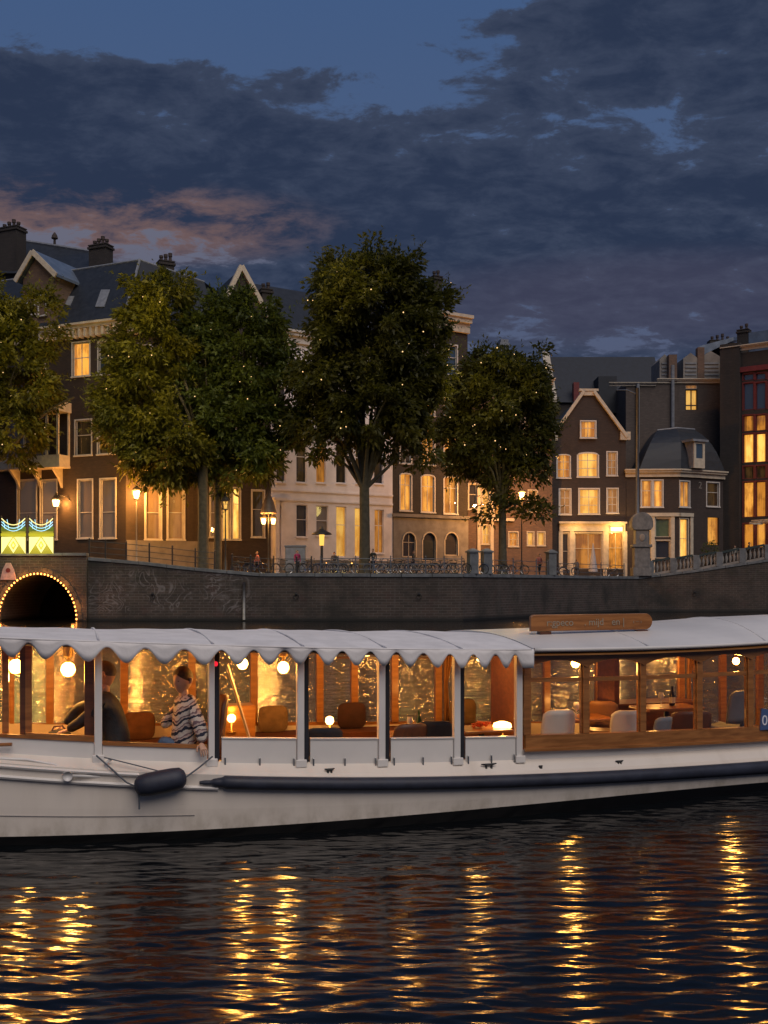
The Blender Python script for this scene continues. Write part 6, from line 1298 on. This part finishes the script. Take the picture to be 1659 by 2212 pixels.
# ------------------------------------------------------------------ street lamps
lampglow = emis('street_lamp_glow', (1.0, 0.56, 0.18), 24.0)
def lantern(root, x, y, z, sc=1.0, lit=True):
    f = MB()
    a, b, h = 0.13 * sc, 0.21 * sc, 0.46 * sc
    for sx in (-1, 1):
        for sy in (-1, 1): f.bar((x + sx * a, y + sy * a, z), (x + sx * b, y + sy * b, z + h), 0.03 * sc)
    f.box(x - a - .02, x + a + .02, y - a - .02, y + a + .02, z - 0.05 * sc, z); f.box(x - b - .03, x + b + .03, y - b - .03, y + b + .03, z + h, z + h + 0.05 * sc)
    f.lathe([(b * 1.35, z + h + 0.05 * sc), (b * 0.8, z + h + 0.22 * sc), (0.07 * sc, z + h + 0.30 * sc), (0.09 * sc, z + h + 0.36 * sc), (0.02, z + h + 0.50 * sc)], (x, y), 8)
    o = f.build('lantern', iron, root)
    g = a * 0.75; m_ = lampglow if lit else pane_g
    MB().hexa([(x - g, y - g, z + .03), (x + g, y - g, z + .03), (x + g, y + g, z + .03), (x - g, y + g, z + .03)], [(x - b * .72, y - b * .72, z + h * .9), (x + b * .72, y - b * .72, z + h * .9), (x + b * .72, y + b * .72, z + h * .9), (x - b * .72, y + b * .72, z + h * .9)]).build('lantern_glass', m_, o)
    return o
def post(root, h, mat=iron, r=0.06):
    MB().lathe([(0.19, 0), (0.19, 0.25), (0.13, 0.35), (0.12, 0.9), (0.085, 1.0), (r, 1.3), (r * 0.8, h - 0.2), (r * 1.3, h - 0.12), (r * 0.8, h)], n=12).build('post', mat, root, smooth=True)
def street_lamp(x, y, d, lab, e, lit=True, mat=iron, sc=1.0):
    b = at(x, 1230, d); b.z = GZ; top = at(x, y, d).z - GZ; o = empty('street_lamp', b, 0, lab, 'street lamp', 'street lamps on the quay')
    post(o, top - 0.2 * sc, mat); lantern(o, 0, 0, top - 0.2 * sc, sc, lit)
    if lit: point(o, (0, -0.55, top + 0.1), e, (1.0, 0.42, 0.085), 0.2); point(o, (0, 0.6, top + 0.1), e, (1.0, 0.42, 0.085), 0.2)
    return o
street_lamp(295, 1070, 76.6, 'lit lantern on a pale slender post before the corner house', 1150, mat=pr('pale_post', (0.30, 0.29, 0.28), 0.5), sc=1.25)
street_lamp(487, 1092, 74.0, 'unlit black lantern post before the bright gabled-house windows', 0, lit=False, sc=1.25)
street_lamp(1127, 1072, 91, 'lit round lamp on a post under the smaller right tree', 2000, sc=1.2)
b = at(580, 1235, 76); b.z = GZ; o = empty('street_lamp', b, 0, 'twin lantern with bell-shaped hood before the white house corner', 'street lamp', 'street lamps on the quay')
top = at(580, 1108, 76).z - GZ; post(o, top)
MB().lathe([(0.62, top - 0.05), (0.60, top + 0.05), (0.42, top + 0.75), (0.12, top + 1.45), (0.06, top + 1.7), (0.05, top + 3.2)], n=14).build('bell_hood', pr('old_copper', (0.16, 0.11, 0.09), 0.5, vary=0.2), o, smooth=True)
for sx in (-0.36, 0.36):
    MB().bar((0, 0, top - 0.35), (sx, 0, top - 0.28), 0.05).build('arm', iron, o); lantern(o, sx, 0, top - 0.85, 0.95); point(o, (sx, -0.5, top - 0.6), 420, (1.0, 0.42, 0.085), 0.2)
point(o, (-0.8, 0.7, top - 0.6), 300, (1.0, 0.42, 0.085), 0.2)
p = A.P(121, 1090, -0.6); wl = empty('wall_lamp', A.root.matrix_basis @ p, A.ang, 'lit lantern on a bracket on the corner house wall', 'lamp')
lantern(wl, 0, 0, -0.15, 1.2); MB().tube([(0.9, 0.58, 0.3), (0.6, 0.5, 0.65), (0.2, 0.1, 0.75), (0, 0, 0.62)], 0.035, 6).build('bracket', iron, wl); point(wl, (0.25, -0.45, 0.1), 420, (1.0, 0.40, 0.08), 0.2); point(wl, (0.5, 0.3, 0.1), 110, (1.0, 0.40, 0.08), 0.15)

# ------------------------------------------------------------------ illuminated ornament on the bridge
BO = BD - 0.15; o = empty('light_ornament', (ac, BO, BT + 0.2), 0, 'illuminated yellow ornament with white diamonds and blue garlands on the bridge', 'light ornament')
m_y = emis('ornament_yellow', (0.9, 0.78, 0.05), 0.7); m_w = emis('ornament_white', (1.0, 0.86, 0.30), 1.5); m_c = emis('ornament_blue', (0.45, 0.85, 1.0), 1.4); m_g = emis('ornament_green', (0.30, 0.36, 0.05), 0.5)
sx_ = lambda x: plan(x, BO).x - ac; zz = lambda y: at(0, y, BO).z - BT - 0.2
for x0 in (-58, 2, 62):
    x1 = x0 + 54; X0, X1 = sx_(x0), sx_(x1); mid_ = (X0 + X1) / 2
    pn = MB().box(X0, X1, 0.02, 0.10, zz(1196), zz(1148)).build('panel', pr('ornament_board', (0.20, 0.20, 0.03), 0.6, emit=(0.55, 0.50, 0.02), es=0.28), o)
    pt = lambda x, y: (sx_(x0 + x), zz(y))
    for tri in ([(1, 1196), (1, 1160), (25, 1160)], [(53, 1196), (53, 1160), (29, 1160)]):
        q = [pt(*t) for t in tri]; MB().prism(q, -0.02, 0.015).build('triangle', m_w, pn)
    for s1, s2, mm, yy in ((11, 17, m_w, -0.022), (6, 10, pr('ornament_gap', (0.3, 0.22, 0.02), 0.6, emit=(0.9, 0.6, 0.02), es=0.4), -0.035), (3, 5, m_w, -0.045)):
        MB().prism([pt(27 - s1, 1178), pt(27, 1178 + s2), pt(27 + s1, 1178), pt(27, 1178 - s2)], yy, yy + 0.012).build('diamond', mm, pn)
    MB().box(X0, X1, -0.03, 0.0, zz(1158), zz(1152)).build('light_bar', m_y, pn); MB().box(X0, X1, 0.0, 0.1, zz(1147.5), zz(1138)).build('trellis', m_g, pn)
    for dy_, mm in ((0, m_w), (7, m_c), (13, m_c)):
        MB().tube([(X0 + (X1 - X0) * t, -0.02, zz(1118 + dy_ + 16 * (1 - (2 * t - 1) ** 2))) for t in np.linspace(0.03, 0.97, 13)], 0.035 if dy_ == 0 else 0.028, 6).build('garland', mm, pn)
    for t in (0.1, 0.25, 0.75, 0.9): xx = X0 + (X1 - X0) * t; MB().bar((xx, -0.02, zz(1122)), (xx + (0.12 if t < .5 else -.12), -0.02, zz(1142)), 0.03).build('tassel', m_c, pn)
    for xx in (X0, X1): MB().box(xx - 0.03, xx + 0.03, 0.02, 0.1, 0.0, zz(1114)).build('frame_post', iron, pn)
point(o, (sx_(30), -0.8, zz(1170)), 90, (1.0, 0.78, 0.2), 0.4); point(o, (sx_(90), -0.8, zz(1170)), 90, (1.0, 0.78, 0.2), 0.4)
# ------------------------------------------------------------------ railings
def quay_pt(x, off=0.35):
    """point on the coping under photo column x"""
    for (a, za), (b, zb_), (xa, *_), (xb, *_) in zip(zip(QP, QZ), list(zip(QP, QZ))[1:], quay_px, quay_px[1:]):
        if xa <= x <= xb:
            r = (x - CX) / F_PX; e = b - a; t = (r * a.y - a.x) / (e.x - r * e.y); p = a + e * t
            return Vector((p.x, p.y + off, za + (zb_ - za) * t))
def railing(xs, lab, h=1.0, mat=iron, pw=0.09, rails=(0.98, 0.62, 0.28), name='railing'):
    P = [quay_pt(x) for x in xs]; o = empty(name, P[0], 0, lab, 'railing')
    for p in P:
        q = p - P[0]; MB().box(q.x - pw / 2, q.x + pw / 2, -pw / 2 + q.y, pw / 2 + q.y, q.z, q.z + h + 0.05).lathe([(pw * 0.4, q.z + h + 0.05), (pw * 0.75, q.z + h + 0.12), (pw * 0.3, q.z + h + 0.2)], (q.x, q.y), 8).build('post', mat, o)
    for a, b in zip(P, P[1:]):
        for k in rails: MB().tube([a - P[0] + Vector((0, 0, h * k)), b - P[0] + Vector((0, 0, h * k))], 0.026, 6).build('rail', mat, o)
    return o
railing([190, 225, 270, 320, 370, 420, 462], 'black iron railing with three rails on the ramp beside the bridge', 1.15)
railing([500, 540, 590, 640, 672], 'dark iron railing on the quay between the wide tree and the grey box')
gm = pr('galvanised', (0.10, 0.115, 0.14), 0.5, metal=0.3, vary=0.2)
railing([692, 730, 768, 806, 844, 882, 920, 960, 998], 'grey metal quay railing with parked bicycles below the tallest tree', 1.05, gm, 0.07)
railing([1062, 1110, 1160, 1185], 'blue-grey railing between stone posts below the smaller tree', 1.05, gm, 0.08)
railing([1200, 1250, 1300, 1350], 'low grey railing before the glowing shop front', 1.0, gm, 0.07)
for x, hh, lab in ((1022, 1.5, 'square blue-grey stone post at the quay bend'), (1052, 1.55, 'broad blue-grey stone post beside the railing below the smaller tree'), (1192, 1.75, 'tall blue-grey stone post before the shop house')):
    p = quay_pt(x); o = empty('stone_post', p, 0.3, lab, 'post'); MB().box(-.33, .33, -.33, .33, 0, hh).build('shaft', dkstone, o, bevel=0.03); MB().box(-.40, .40, -.40, .40, hh + .001, hh + .12).hexa([(-.36, -.36, hh + .121), (.36, -.36, hh + .121), (.36, .36, hh + .121), (-.36, .36, hh + .121)], [(-.1, -.1, hh + .3), (.1, -.1, hh + .3), (.1, .1, hh + .3), (-.1, .1, hh + .3)]).build('cap', dkstone, o)
# bridge parapet on the right: balustrade with piers, balusters and hand rail
p0 = quay_pt(1405); bl = empty('balustrade', p0, 0, 'stone balustrade with dark hand rail rising to the right bridge', 'balustrade')
bx = [1405, 1455, 1505, 1555, 1605, 1660, 1720]; prev = None
for k, x in enumerate(bx):
    q = quay_pt(x) - p0; MB().box(q.x - .30, q.x + .30, q.y - .25, q.y + .25, q.z, q.z + 1.35).build('pier', dkstone, bl, bevel=0.03)
    if prev is not None:
        a, b = prev, q
        MB().bar(a + Vector((.3, 0, 1.32)), b + Vector((-.3, 0, 1.32)), 0.34, 0.2).build('hand_rail', pr('dark_green_rail', (0.02, 0.035, 0.035), 0.5), bl)
        MB().bar(a + Vector((.3, 0, 0.1)), b + Vector((-.3, 0, 0.1)), 0.34, 0.2).build('base_rail', stone, bl)
        for j in range(5):
            c = a.lerp(b, (j + 1) / 6); MB().lathe([(0.11, c.z + .2), (0.07, c.z + .3), (0.15, c.z + .55), (0.13, c.z + .75), (0.06, c.z + 1.0), (0.11, c.z + 1.22)], (c.x, c.y), 10).build('baluster', stone, bl, smooth=True)
    prev = q
p = quay_pt(1387); o = empty('bridge_pillar', p, 0.0, 'massive blue-grey stone pillar with rounded top where the bridge begins', 'pillar')
MB().box(-1.15, 1.15, -.7, .7, 0, 0.8).build('plinth', dkstone, o, bevel=0.05); MB().box(-.95, .95, -.55, .55, .801, 2.7).build('shaft', dkstone, o, bevel=0.05); MB().box(-1.15, 1.15, -.68, .68, 2.701, 2.95).build('ledge', dkstone, o, bevel=0.04)
MB().box(-.8, .8, -.5, .5, 2.951, 4.3).build('upper_shaft', dkstone, o, bevel=0.05)
MB().prism([(-1.0, 4.3), (1.0, 4.3), (1.28, 4.6), (1.28, 5.0)] + [(1.28 * math.cos(t), 5.0 + 0.95 * math.sin(t)) for t in np.linspace(0.15, math.pi - 0.15, 12)] + [(-1.28, 5.0), (-1.28, 4.6)], -.62, .62).build('rounded_head', dkstone, o, bevel=0.05)
MB().lathe([(0.3, 0), (0.34, 0.03), (0.28, 0.06)], n=16).build('medallion', stone, o, xf=Matrix.Translation((0, -0.51, 3.6)) @ Matrix.Rotation(math.pi / 2, 4, 'X'))
o.scale = (0.78, 0.9, 1.0)
p = at(1377, 1090, 97); p.z = GZ; o = empty('lamp_mast', p, 0, 'tall slender blue-grey mast rising behind the stone pillar', 'mast'); hh = at(1377, 838, 97).z - GZ
MB().tube([(0, 0, 0), (0, 0, hh)], [0.2, 0.14], 10).tube([(0, 0, hh - 0.6), (-1.0, 0, hh - 0.2), (-2.0, 0, hh - 0.2)], 0.06, 6).build('mast', gm, o, smooth=True)

# ------------------------------------------------------------------ bicycles
def bicycle(fm):
    o = empty('bicycle', (0, 0, 0), 0, '', 'bicycle'); R = 0.345
    for x in (-0.53, 0.53):
        c = [(x + R * math.cos(t), 0, R + R * math.sin(t)) for t in np.linspace(0, 2 * math.pi, 21)[:-1]]
        wv = MB().tube(c, 0.022, 6, closed=True).build('tyre', iron, o, smooth=True)
        mbs = MB(); mbs.tube([(x + (R - .03) * math.cos(t), 0, R + (R - .03) * math.sin(t)) for t in np.linspace(0, 2 * math.pi, 21)[:-1]], 0.010, 4, closed=True)
        for k in range(9): t = k * math.pi * 2 / 9; mbs.bar((x, 0, R), (x + R * .95 * math.cos(t), 0, R + R * .95 * math.sin(t)), 0.006)
        mbs.build('rim', chrome, wv)
        MB().tube([(x + (R + .035) * math.cos(t), 0, R + (R + .035) * math.sin(t)) for t in np.linspace(0.5, 2.9, 9)], 0.02, 5).build('mudguard', fm, o)
    f = MB(); bb, st, hd, hb = (-0.08, 0, 0.30), (-0.20, 0, 0.86), (0.36, 0, 0.88), (0.40, 0, 0.72)
    for a, b, r in ((bb, st, .018), (bb, hb, .02), (st, (0.37, 0, 0.84), .016), ((-.53, 0, R), bb, .012), ((-.53, 0, R), (-.18, 0, .78), .012), (hd, (.53, 0, R), .016), (hd, (0.34, 0, 1.05), .016)): f.tube([a, b], r, 6)
    f.build('frame', fm, o, smooth=True)
    MB().tube([(0.18, -.28, 1.02), (0.30, -.22, 1.06), (0.34, 0, 1.06), (0.30, .22, 1.06), (0.18, .28, 1.02)], 0.014, 6).build('handlebar', iron, o, smooth=True)
    MB().hexa([(-.34, -.09, .90), (-.06, -.02, .92), (-.06, .02, .92), (-.34, .09, .90)], [(-.33, -.08, .96), (-.07, -.015, .955), (-.07, .015, .955), (-.33, .08, .96)]).build('saddle', iron, o, bevel=0.015)
    MB().box(-.82, -.32, -.06, .06, .74, .76).build('carrier', iron, o); MB().lathe([(.09, 0), (.09, .01)], n=12).build('chain_ring', chrome, o, xf=Matrix.Translation((-.08, -.05, .30)) @ Matrix.Rotation(math.pi / 2, 4, 'X'))
    return o
bk = [bicycle(pr('bike_black', (0.02, 0.02, 0.022), 0.35)), bicycle(pr('bike_blue', (0.03, 0.05, 0.12), 0.35)), bicycle(pr('bike_grey', (0.14, 0.15, 0.16), 0.35))]
BCOL = ['black', 'dark blue', 'grey']; ORD = ['first', 'second', 'third', 'fourth', 'fifth', 'sixth', 'seventh', 'eighth', 'ninth']
def bike_label(c, x):
    for xs_, nm in (([500, 540, 590, 640, 672], 'dark railing near the grey box'), ([692, 730, 768, 806, 844, 882, 920, 960, 998], 'grey quay railing'), ([1062, 1110, 1160, 1185], 'railing between the stone posts'), ([1200, 1250, 1300, 1350], 'railing before the shop')):
        for k in range(len(xs_) - 1):
            if xs_[k] <= x < xs_[k + 1]: return f'{BCOL[c]} bicycle behind the {ORD[k]} bay of the {nm}'
    return f'{BCOL[c]} bicycle between the two stone posts at the quay bend'
used = [False] * 3; r_ = random.Random(21)
for k, x in enumerate([520, 548, 606, 668, 700, 724, 752, 812, 836, 858, 880, 902, 926, 948, 972, 994, 1034, 1078, 1124, 1210, 1236, 1330]) :
    c = k % 3; p = quay_pt(x, 0.9 + r_.uniform(0, 0.7)); o = copy_tree(bk[c]) if used[c] else bk[c]; used[c] = True
    o.location = (p.x, p.y, GZ); o.rotation_euler = (math.radians(r_.uniform(-9, 9)), 0, math.radians(r_.choice([0, 180]) + r_.uniform(-38, 38))); tag(o, bike_label(c, x), 'bicycle', 'bicycles parked along the quay')
# ------------------------------------------------------------------ people on the quay
def walker(x, d, lab, coat, trousers, h=1.72, yaw=0.0, stride=0.22, z=GZ, hat=None):
    b = plan(x, d); o = empty('person', (b.x, b.y, z), yaw, lab, 'person'); s = h / 1.75; V3 = lambda a, b_, c: Vector((a, b_, c)) * s; Z0 = Vector((0, 0, 0))
    j = {'hip': (V3(0, 0, .95), (.165 * s, .12 * s)), 'w': (V3(0, 0, 1.12), (.15 * s, .105 * s)), 'c': (V3(0, 0, 1.32), (.175 * s, .12 * s)), 's': (V3(0, 0, 1.44), (.12 * s, .09 * s)), 'n': (V3(0, 0, 1.50), .055 * s)}
    e = [('hip', 'w'), ('w', 'c'), ('c', 's'), ('s', 'n')]
    for sd_, sg in (('l', -1), ('r', 1)):
        j['a' + sd_] = (V3(sg * .19, 0, 1.41), .062 * s); j['e' + sd_] = (V3(sg * .25, sg * stride * .4, 1.14), .05 * s); j['h' + sd_] = (V3(sg * .24, sg * stride * .5 - .08, .90), .036 * s); e += [('s', 'a' + sd_), ('a' + sd_, 'e' + sd_), ('e' + sd_, 'h' + sd_)]
    skin_mesh('coat', j, e, coat, o, Z0, 1)
    jl = {'p': (V3(0, 0, .93), (.15 * s, .11 * s))}; el = []
    for sd_, sg in (('l', -1), ('r', 1)):
        jl['t' + sd_] = (V3(sg * .09, 0, .86), .085 * s); jl['k' + sd_] = (V3(sg * .10, sg * stride * .5 - .02, .49), .062 * s); jl['f' + sd_] = (V3(sg * .10, sg * stride, .08), .045 * s); jl['o' + sd_] = (V3(sg * .11, sg * stride - .15, .035), .035 * s)
        el += [('p', 't' + sd_), ('t' + sd_, 'k' + sd_), ('k' + sd_, 'f' + sd_), ('f' + sd_, 'o' + sd_)]
    skin_mesh('trousers', jl, el, trousers, o, Z0, 1)
    head(o, V3(0, -.02, 1.63), math.pi / 2, size=s)
    for sg in (-1, 1): hand(o, V3(sg * .24, sg * stride * .5 - .08, .89), Vector((0, -.15, -1)), sg, curl=0.5, up=(0, -1, 0.1))
    return o
mag = pr('magenta_coat', (0.28, 0.02, 0.09), 0.8, vary=0.2); gry = pr('grey_coat', (0.07, 0.07, 0.08), 0.85); pnk = pr('pink_coat', (0.35, 0.12, 0.10), 0.85)
walker(642, 73.2, 'person in a magenta coat beside the grey box on the quay', mag, darkfab, 1.7, 0.4); walker(806, 72.6, 'person in a dark coat standing among bicycles right of the tall tree', blackj, darkfab, 1.78, -0.5, 0.05)
walker(431, 74.4, 'person in dark clothes standing by the wide tree trunk', blackj, darkfab, 1.7, 0.9, 0.05); walker(1165, 82, 'person in a pinkish coat in the street under the smaller tree', pnk, darkfab, 1.7, 0.3)
walker(1618, 96.8, 'person in black crossing the right bridge', blackj, darkfab, 1.85, 1.2, 0.3, z=4.75); walker(1588, 98.0, 'person in a pale coat at the right bridge balustrade', pr('pale_coat', (0.30, 0.30, 0.27), 0.9), gry, 1.75, -0.8, 0.05, z=4.6)
# raised bridge road under them
tag(MB().hexa([at(1400, 1240, 95.9).xy.to_3d() + Vector((0, 0, GZ - .5)), at(1950, 1240, 95.9).xy.to_3d() + Vector((0, 0, GZ - .5)), at(1950, 1240, 100).xy.to_3d() + Vector((0, 0, GZ - .5)), at(1400, 1240, 100).xy.to_3d() + Vector((0, 0, GZ - .5))],
          [at(1400, 1240, 95.9).xy.to_3d() + Vector((0, 0, GZ + .02)), at(1950, 1240, 95.9).xy.to_3d() + Vector((0, 0, 5.55)), at(1950, 1240, 100).xy.to_3d() + Vector((0, 0, 5.55)), at(1400, 1240, 100).xy.to_3d() + Vector((0, 0, GZ + .02))]).build('bridge_road', cobble), kind='structure')
# ------------------------------------------------------------------ smaller street things
p = plan(638, 74.4); o = empty('utility_box', (p.x, p.y, GZ), 0.1, 'grey metal utility box on the quay left of the bicycles', 'utility box')
MB().box(-.75, .75, -.25, .25, 0.1, 2.0).build('cabinet', stone, o, bevel=0.02); MB().box(-.8, .8, -.3, .3, 2.001, 2.1).build('lid', lead, o); MB().box(-.70, -.02, -.27, -.252, .2, 1.9).build('door', lead, o); MB().box(.02, .70, -.27, -.252, .2, 1.9).build('door', lead, o); MB().box(-.7, .7, -.2, .2, 0, .099).build('foot', dkstone, o)
p = plan(695, 74.5); o = empty('mushroom_lamp', (p.x, p.y, GZ), 0, 'low lamp with dark hat-shaped cap glowing yellow beneath', 'lamp'); zt = at(695, 1152, 74.5).z - GZ
MB().lathe([(.1, 0), (.1, zt - .9)], n=10).build('post', iron, o); MB().lathe([(.16, zt - .9), (.2, zt - .1)], n=12).build('lamp_glass', emis('mushroom_glow', (1.0, .55, .1), 1.4), o); MB().lathe([(.75, zt - .1), (.7, zt), (.3, zt + .2), (.1, zt + .35), (.12, zt + .45), (.03, zt + .5)], n=14).build('cap', iron, o, smooth=True)
p = plan(1281, 97.5); o = empty('parasol', (p.x, p.y, GZ), 0, 'closed pale parasol standing before the glowing shop front', 'parasol')
MB().tube([(0, 0, 0), (0, 0, 3.2)], .04, 8).build('pole', gm, o); MB().lathe([(.45, .5), (.42, .7), (.25, 1.9), (.08, 2.9), (.03, 3.25)], n=10).build('folded_cloth', pr('pale_cloth', (0.30, 0.31, 0.36), 0.9, vary=0.1), o); MB().lathe([(.4, 0), (.4, .1), (.1, .14)], n=12).build('foot', dkstone, o)
for x, d, lab, hh in ((1534, 96.6, 'dark round planter with small shrub at the right balustrade', 4.25),):
    p = plan(x, d); o = empty('planter', (p.x, p.y, hh), 0, lab, 'planter'); MB().lathe([(.45, 0), (.75, .35), (.85, .8), (.7, 1.15), (.8, 1.25), (.7, 1.25)], n=16).build('pot', dkstone, o, smooth=True)
    r2 = np.random.default_rng(9); mb = MB()
    for k in range(260):
        a_ = r2.normal(size=3); a_ /= np.linalg.norm(a_); q = Vector(a_) * r2.uniform(.3, .8) + Vector((0, 0, 1.7)); dd = Vector(a_ + r2.normal(size=3) * .4).normalized(); sdv = dd.cross(Vector((0.2, -.5, .8))).normalized() * .05
        mb.quad(q, q + dd * .12 + sdv, q + dd * .26, q + dd * .12 - sdv)
    mb.build('shrub', leafG, o)
p = at(18, 1235, BD - 0.1); o = empty('poster', p, 0, 'small pale pink pointed board on the bridge left of the arch', 'board'); MB().prism([(-.55, -.55), (.55, -.55), (.38, .15), (.15, .6), (-.15, .6), (-.38, .15)], -.03, .05).build('board', pr('pale_pink_board', (0.42, 0.28, 0.28), 0.8, vary=0.25, vscale=3), o)
MB().lathe([(0.10, 0), (0.16, 0.01), (0.16, 0.03), (0.10, 0.03)], n=14).build('ring', redpaint, o, xf=Matrix.Translation((0, -0.03, 0.1)) @ Matrix.Rotation(math.pi / 2, 4, 'X'))
# second row of bicycles against the house fronts side of the quay
for k, (x, lab) in enumerate([(512, 'black bicycle parked behind the dark railing right of the unlit lantern'), (655, 'dark blue bicycle parked right beside the grey utility box'), (716, 'grey bicycle parked behind the first row right of the hat-shaped lamp'), (744, 'black bicycle parked left of the tallest tree trunk in the back row'), (826, 'dark blue bicycle in the back row right of the person in a dark coat'), (870, 'grey bicycle in the back row before the left arched window'), (912, 'black bicycle in the back row before the arched door'), (962, 'dark blue bicycle in the back row before the right arched window'), (1012, 'grey bicycle in the back row left of the square stone post'), (1100, 'black bicycle in the back row right of the smaller tree trunk')]):
    o = copy_tree(bk[k % 3]); p = quay_pt(max(190, x), 2.4 + 0.5 * (k % 2)); o.location = (p.x, p.y, GZ); o.rotation_euler = (math.radians(7 * (-1) ** k), 0, math.radians(20 * (k % 5) - 40)); tag(o, lab, 'bicycle', 'bicycles parked along the quay')
# cafe tables with seated light before the shop and white house
def cafe(x, d, lab):
    b = plan(x, d); o = empty('cafe_table', (b.x, b.y, GZ), 0.4, lab, 'table')
    MB().lathe([(.42, .72), (.44, .74), (.42, .76)], n=16).build('table_top', wshell, o); MB().tube([(0, 0, .03), (0, 0, .72)], .03, 8).lathe([(.25, 0), (.24, .03), (.04, .05)], n=12).build('pedestal', iron, o)
    MB().lathe([(.05, .761), (.06, .80), (.05, .87), (.02, .89)], n=8).build('candle_glass', emis('candle_glow', (1.0, .45, .1), 4.0), o)
cafe(1225, 97.8, 'round cafe table with candle left of the closed parasol'); cafe(1312, 98.2, 'round cafe table with candle right of the closed parasol'); cafe(705, 76.5, 'round cafe table with candle beside the hat-shaped lamp'); cafe(760, 76.8, 'round cafe table with candle before the bright white-house door')
walker(722, 77.2, 'person in a grey coat standing before the lit white-house door', gry, darkfab, 1.72, 0.2, 0.05); walker(893, 75.0, 'person in a dark coat walking before the arched ground floor', blackj, gry, 1.75, 1.3); walker(1245, 98.6, 'person in a grey coat standing at the glowing shop window', gry, darkfab, 1.7, 2.8, 0.05); walker(556, 75.6, 'person in a pinkish coat walking left of the twin lantern', pnk, darkfab, 1.7, -1.2)
# ------------------------------------------------------------------ more fittings inside the boat
def bottle(x, i, z, lab, mat, h=0.24):
    s_, yl = b_s(x, i); o = bthing('bottle', (s_, yl, z), lab, 'bottle')
    MB().lathe([(.032, 0), (.036, .01), (.036, h * .55), (.014, h * .75), (.013, h), (.015, h + .004)], n=12).build('bottle_glass', mat, o, smooth=True); MB().lathe([(.0365, h * .15), (.0368, h * .45)], n=12).build('label', wshell, o)
gb = pr('green_bottle', (0.02, 0.06, 0.02), 0.15); bb_ = pr('dark_bottle', (0.015, 0.012, 0.01), 0.15)
bottle(905, 1.1, 0.222 + 0.556, 'green bottle on the table near the fourth post', gb); bottle(1452, 1.1, 0.222 + 0.696, 'dark bottle on the table in the middle of the cabin', bb_); bottle(1265, 0.95, 0.222 + 0.656, 'green bottle on the table between the white chairs', gb, 0.2)
def wine_glass(x, i, z, lab):
    s_, yl = b_s(x, i); o = bthing('wine_glass', (s_, yl, z), lab, 'glass')
    MB().lathe([(.032, 0), (.004, .006), (.004, .08), (.03, .11), (.036, .15), (.028, .19)], n=12).build('bowl', pr('glassware', (0.6, 0.6, 0.6), 0.05, spec=0.9), o, smooth=True)
wine_glass(885, 1.0, 0.222 + 0.556, 'wine glass left of the green bottle under the awning'); wine_glass(1245, 0.85, 0.222 + 0.656, 'wine glass on the table between the white chairs'); wine_glass(1428, 1.0, 0.222 + 0.696, 'wine glass left of the dark bottle in the cabin')
for x, col, lab in ((300, (0.12, 0.05, 0.025), 'brown cushion on the far bench behind the people'), (590, (0.20, 0.13, 0.075), 'sand-coloured cushion on the far bench right of the stay'), (760, (0.05, 0.02, 0.02), 'dark red cushion on the far bench between the posts'), (1000, (0.16, 0.10, 0.05), 'tan cushion on the far bench by the cabin')):
    s_, yl = b_s(x, 0.30, True); o = bthing('cushion', (s_, yl, 0.602), lab, 'cushion')
    P = [[(0.19 * math.copysign(abs(math.cos(t)) ** 0.5, math.cos(t)) * r, -0.05 * (1 - r ** 3) * sg, 0.17 + 0.17 * math.copysign(abs(math.sin(t)) ** 0.5, math.sin(t)) * r) for t in np.linspace(0, 2 * math.pi, 25)] for r, sg in ((0.02, 1), (0.4, 1), (0.75, 1), (0.95, 1), (1, 0), (0.95, -1), (0.75, -1), (0.4, -1), (0.02, -1))]
    MB().grid(P).build('cushion_cover', pr('cushion_' + str(x), col, 0.9, vary=0.25, vscale=9, bump=0.4, bscale=18), o, smooth=True)
for x, i, yw, sh, lab in ((692, 0.55, 175, darkfab, 'dark low chair just right of the third awning post'), (868, 0.6, 190, bshell, 'brown leather chair right of the fourth awning post'), (935, 0.7, 165, darkfab, 'dark low chair between fourth and fifth awning posts')):
    s_, yl = b_s(x, i); chair('chair', lab, (s_, yl, 0.222), math.radians(yw), sh, 0.40, 0.40, 0.30)
# tied-back curtains at the far posts
cur_m = pr('boat_curtain', (0.30, 0.14, 0.05), 0.9, vary=0.2, vscale=12)
for s_ in (fs[9], fs[10], fs[12], fs[14]):
    P = []
    for z, wd in ((zEave(s_) - 0.17, 0.13), (zEave(s_) - 0.40, 0.10), (zEave(s_) - 0.62, 0.05), (zFS(s_) + 0.12, 0.075), (zFS(s_) + 0.04, 0.085)):
        P.append([(s_ + 0.06 + wd * t, fy_(s_, 0.17) + 0.018 * math.sin(t * 19), z) for t in np.linspace(0, 1, 17)])
    bput(MB().grid(P), 'tied_curtain', cur_m, smooth=True, solid=0.004)
# mooring rings on the quay
for k, x in enumerate((330, 640, 905, 1500)):
    q = quay_pt(x, -0.06); o = empty('mooring_ring', (q.x, q.y, 1.9), 0, ['iron mooring ring on the scrawled left part of the quay wall', 'iron mooring ring right of the drain pipe', 'iron mooring ring below the arched windows', 'iron mooring ring on the right bridge wall'][k], 'mooring ring')
    MB().tube([(0.17 * math.cos(t), -0.04, 0.17 * math.sin(t) - 0.17) for t in np.linspace(0, 2 * math.pi, 17)[:-1]], 0.025, 6, closed=True).build('ring', iron, o, smooth=True); MB().box(-.09, .09, -.03, .03, -.09, .09).build('plate', iron, o)
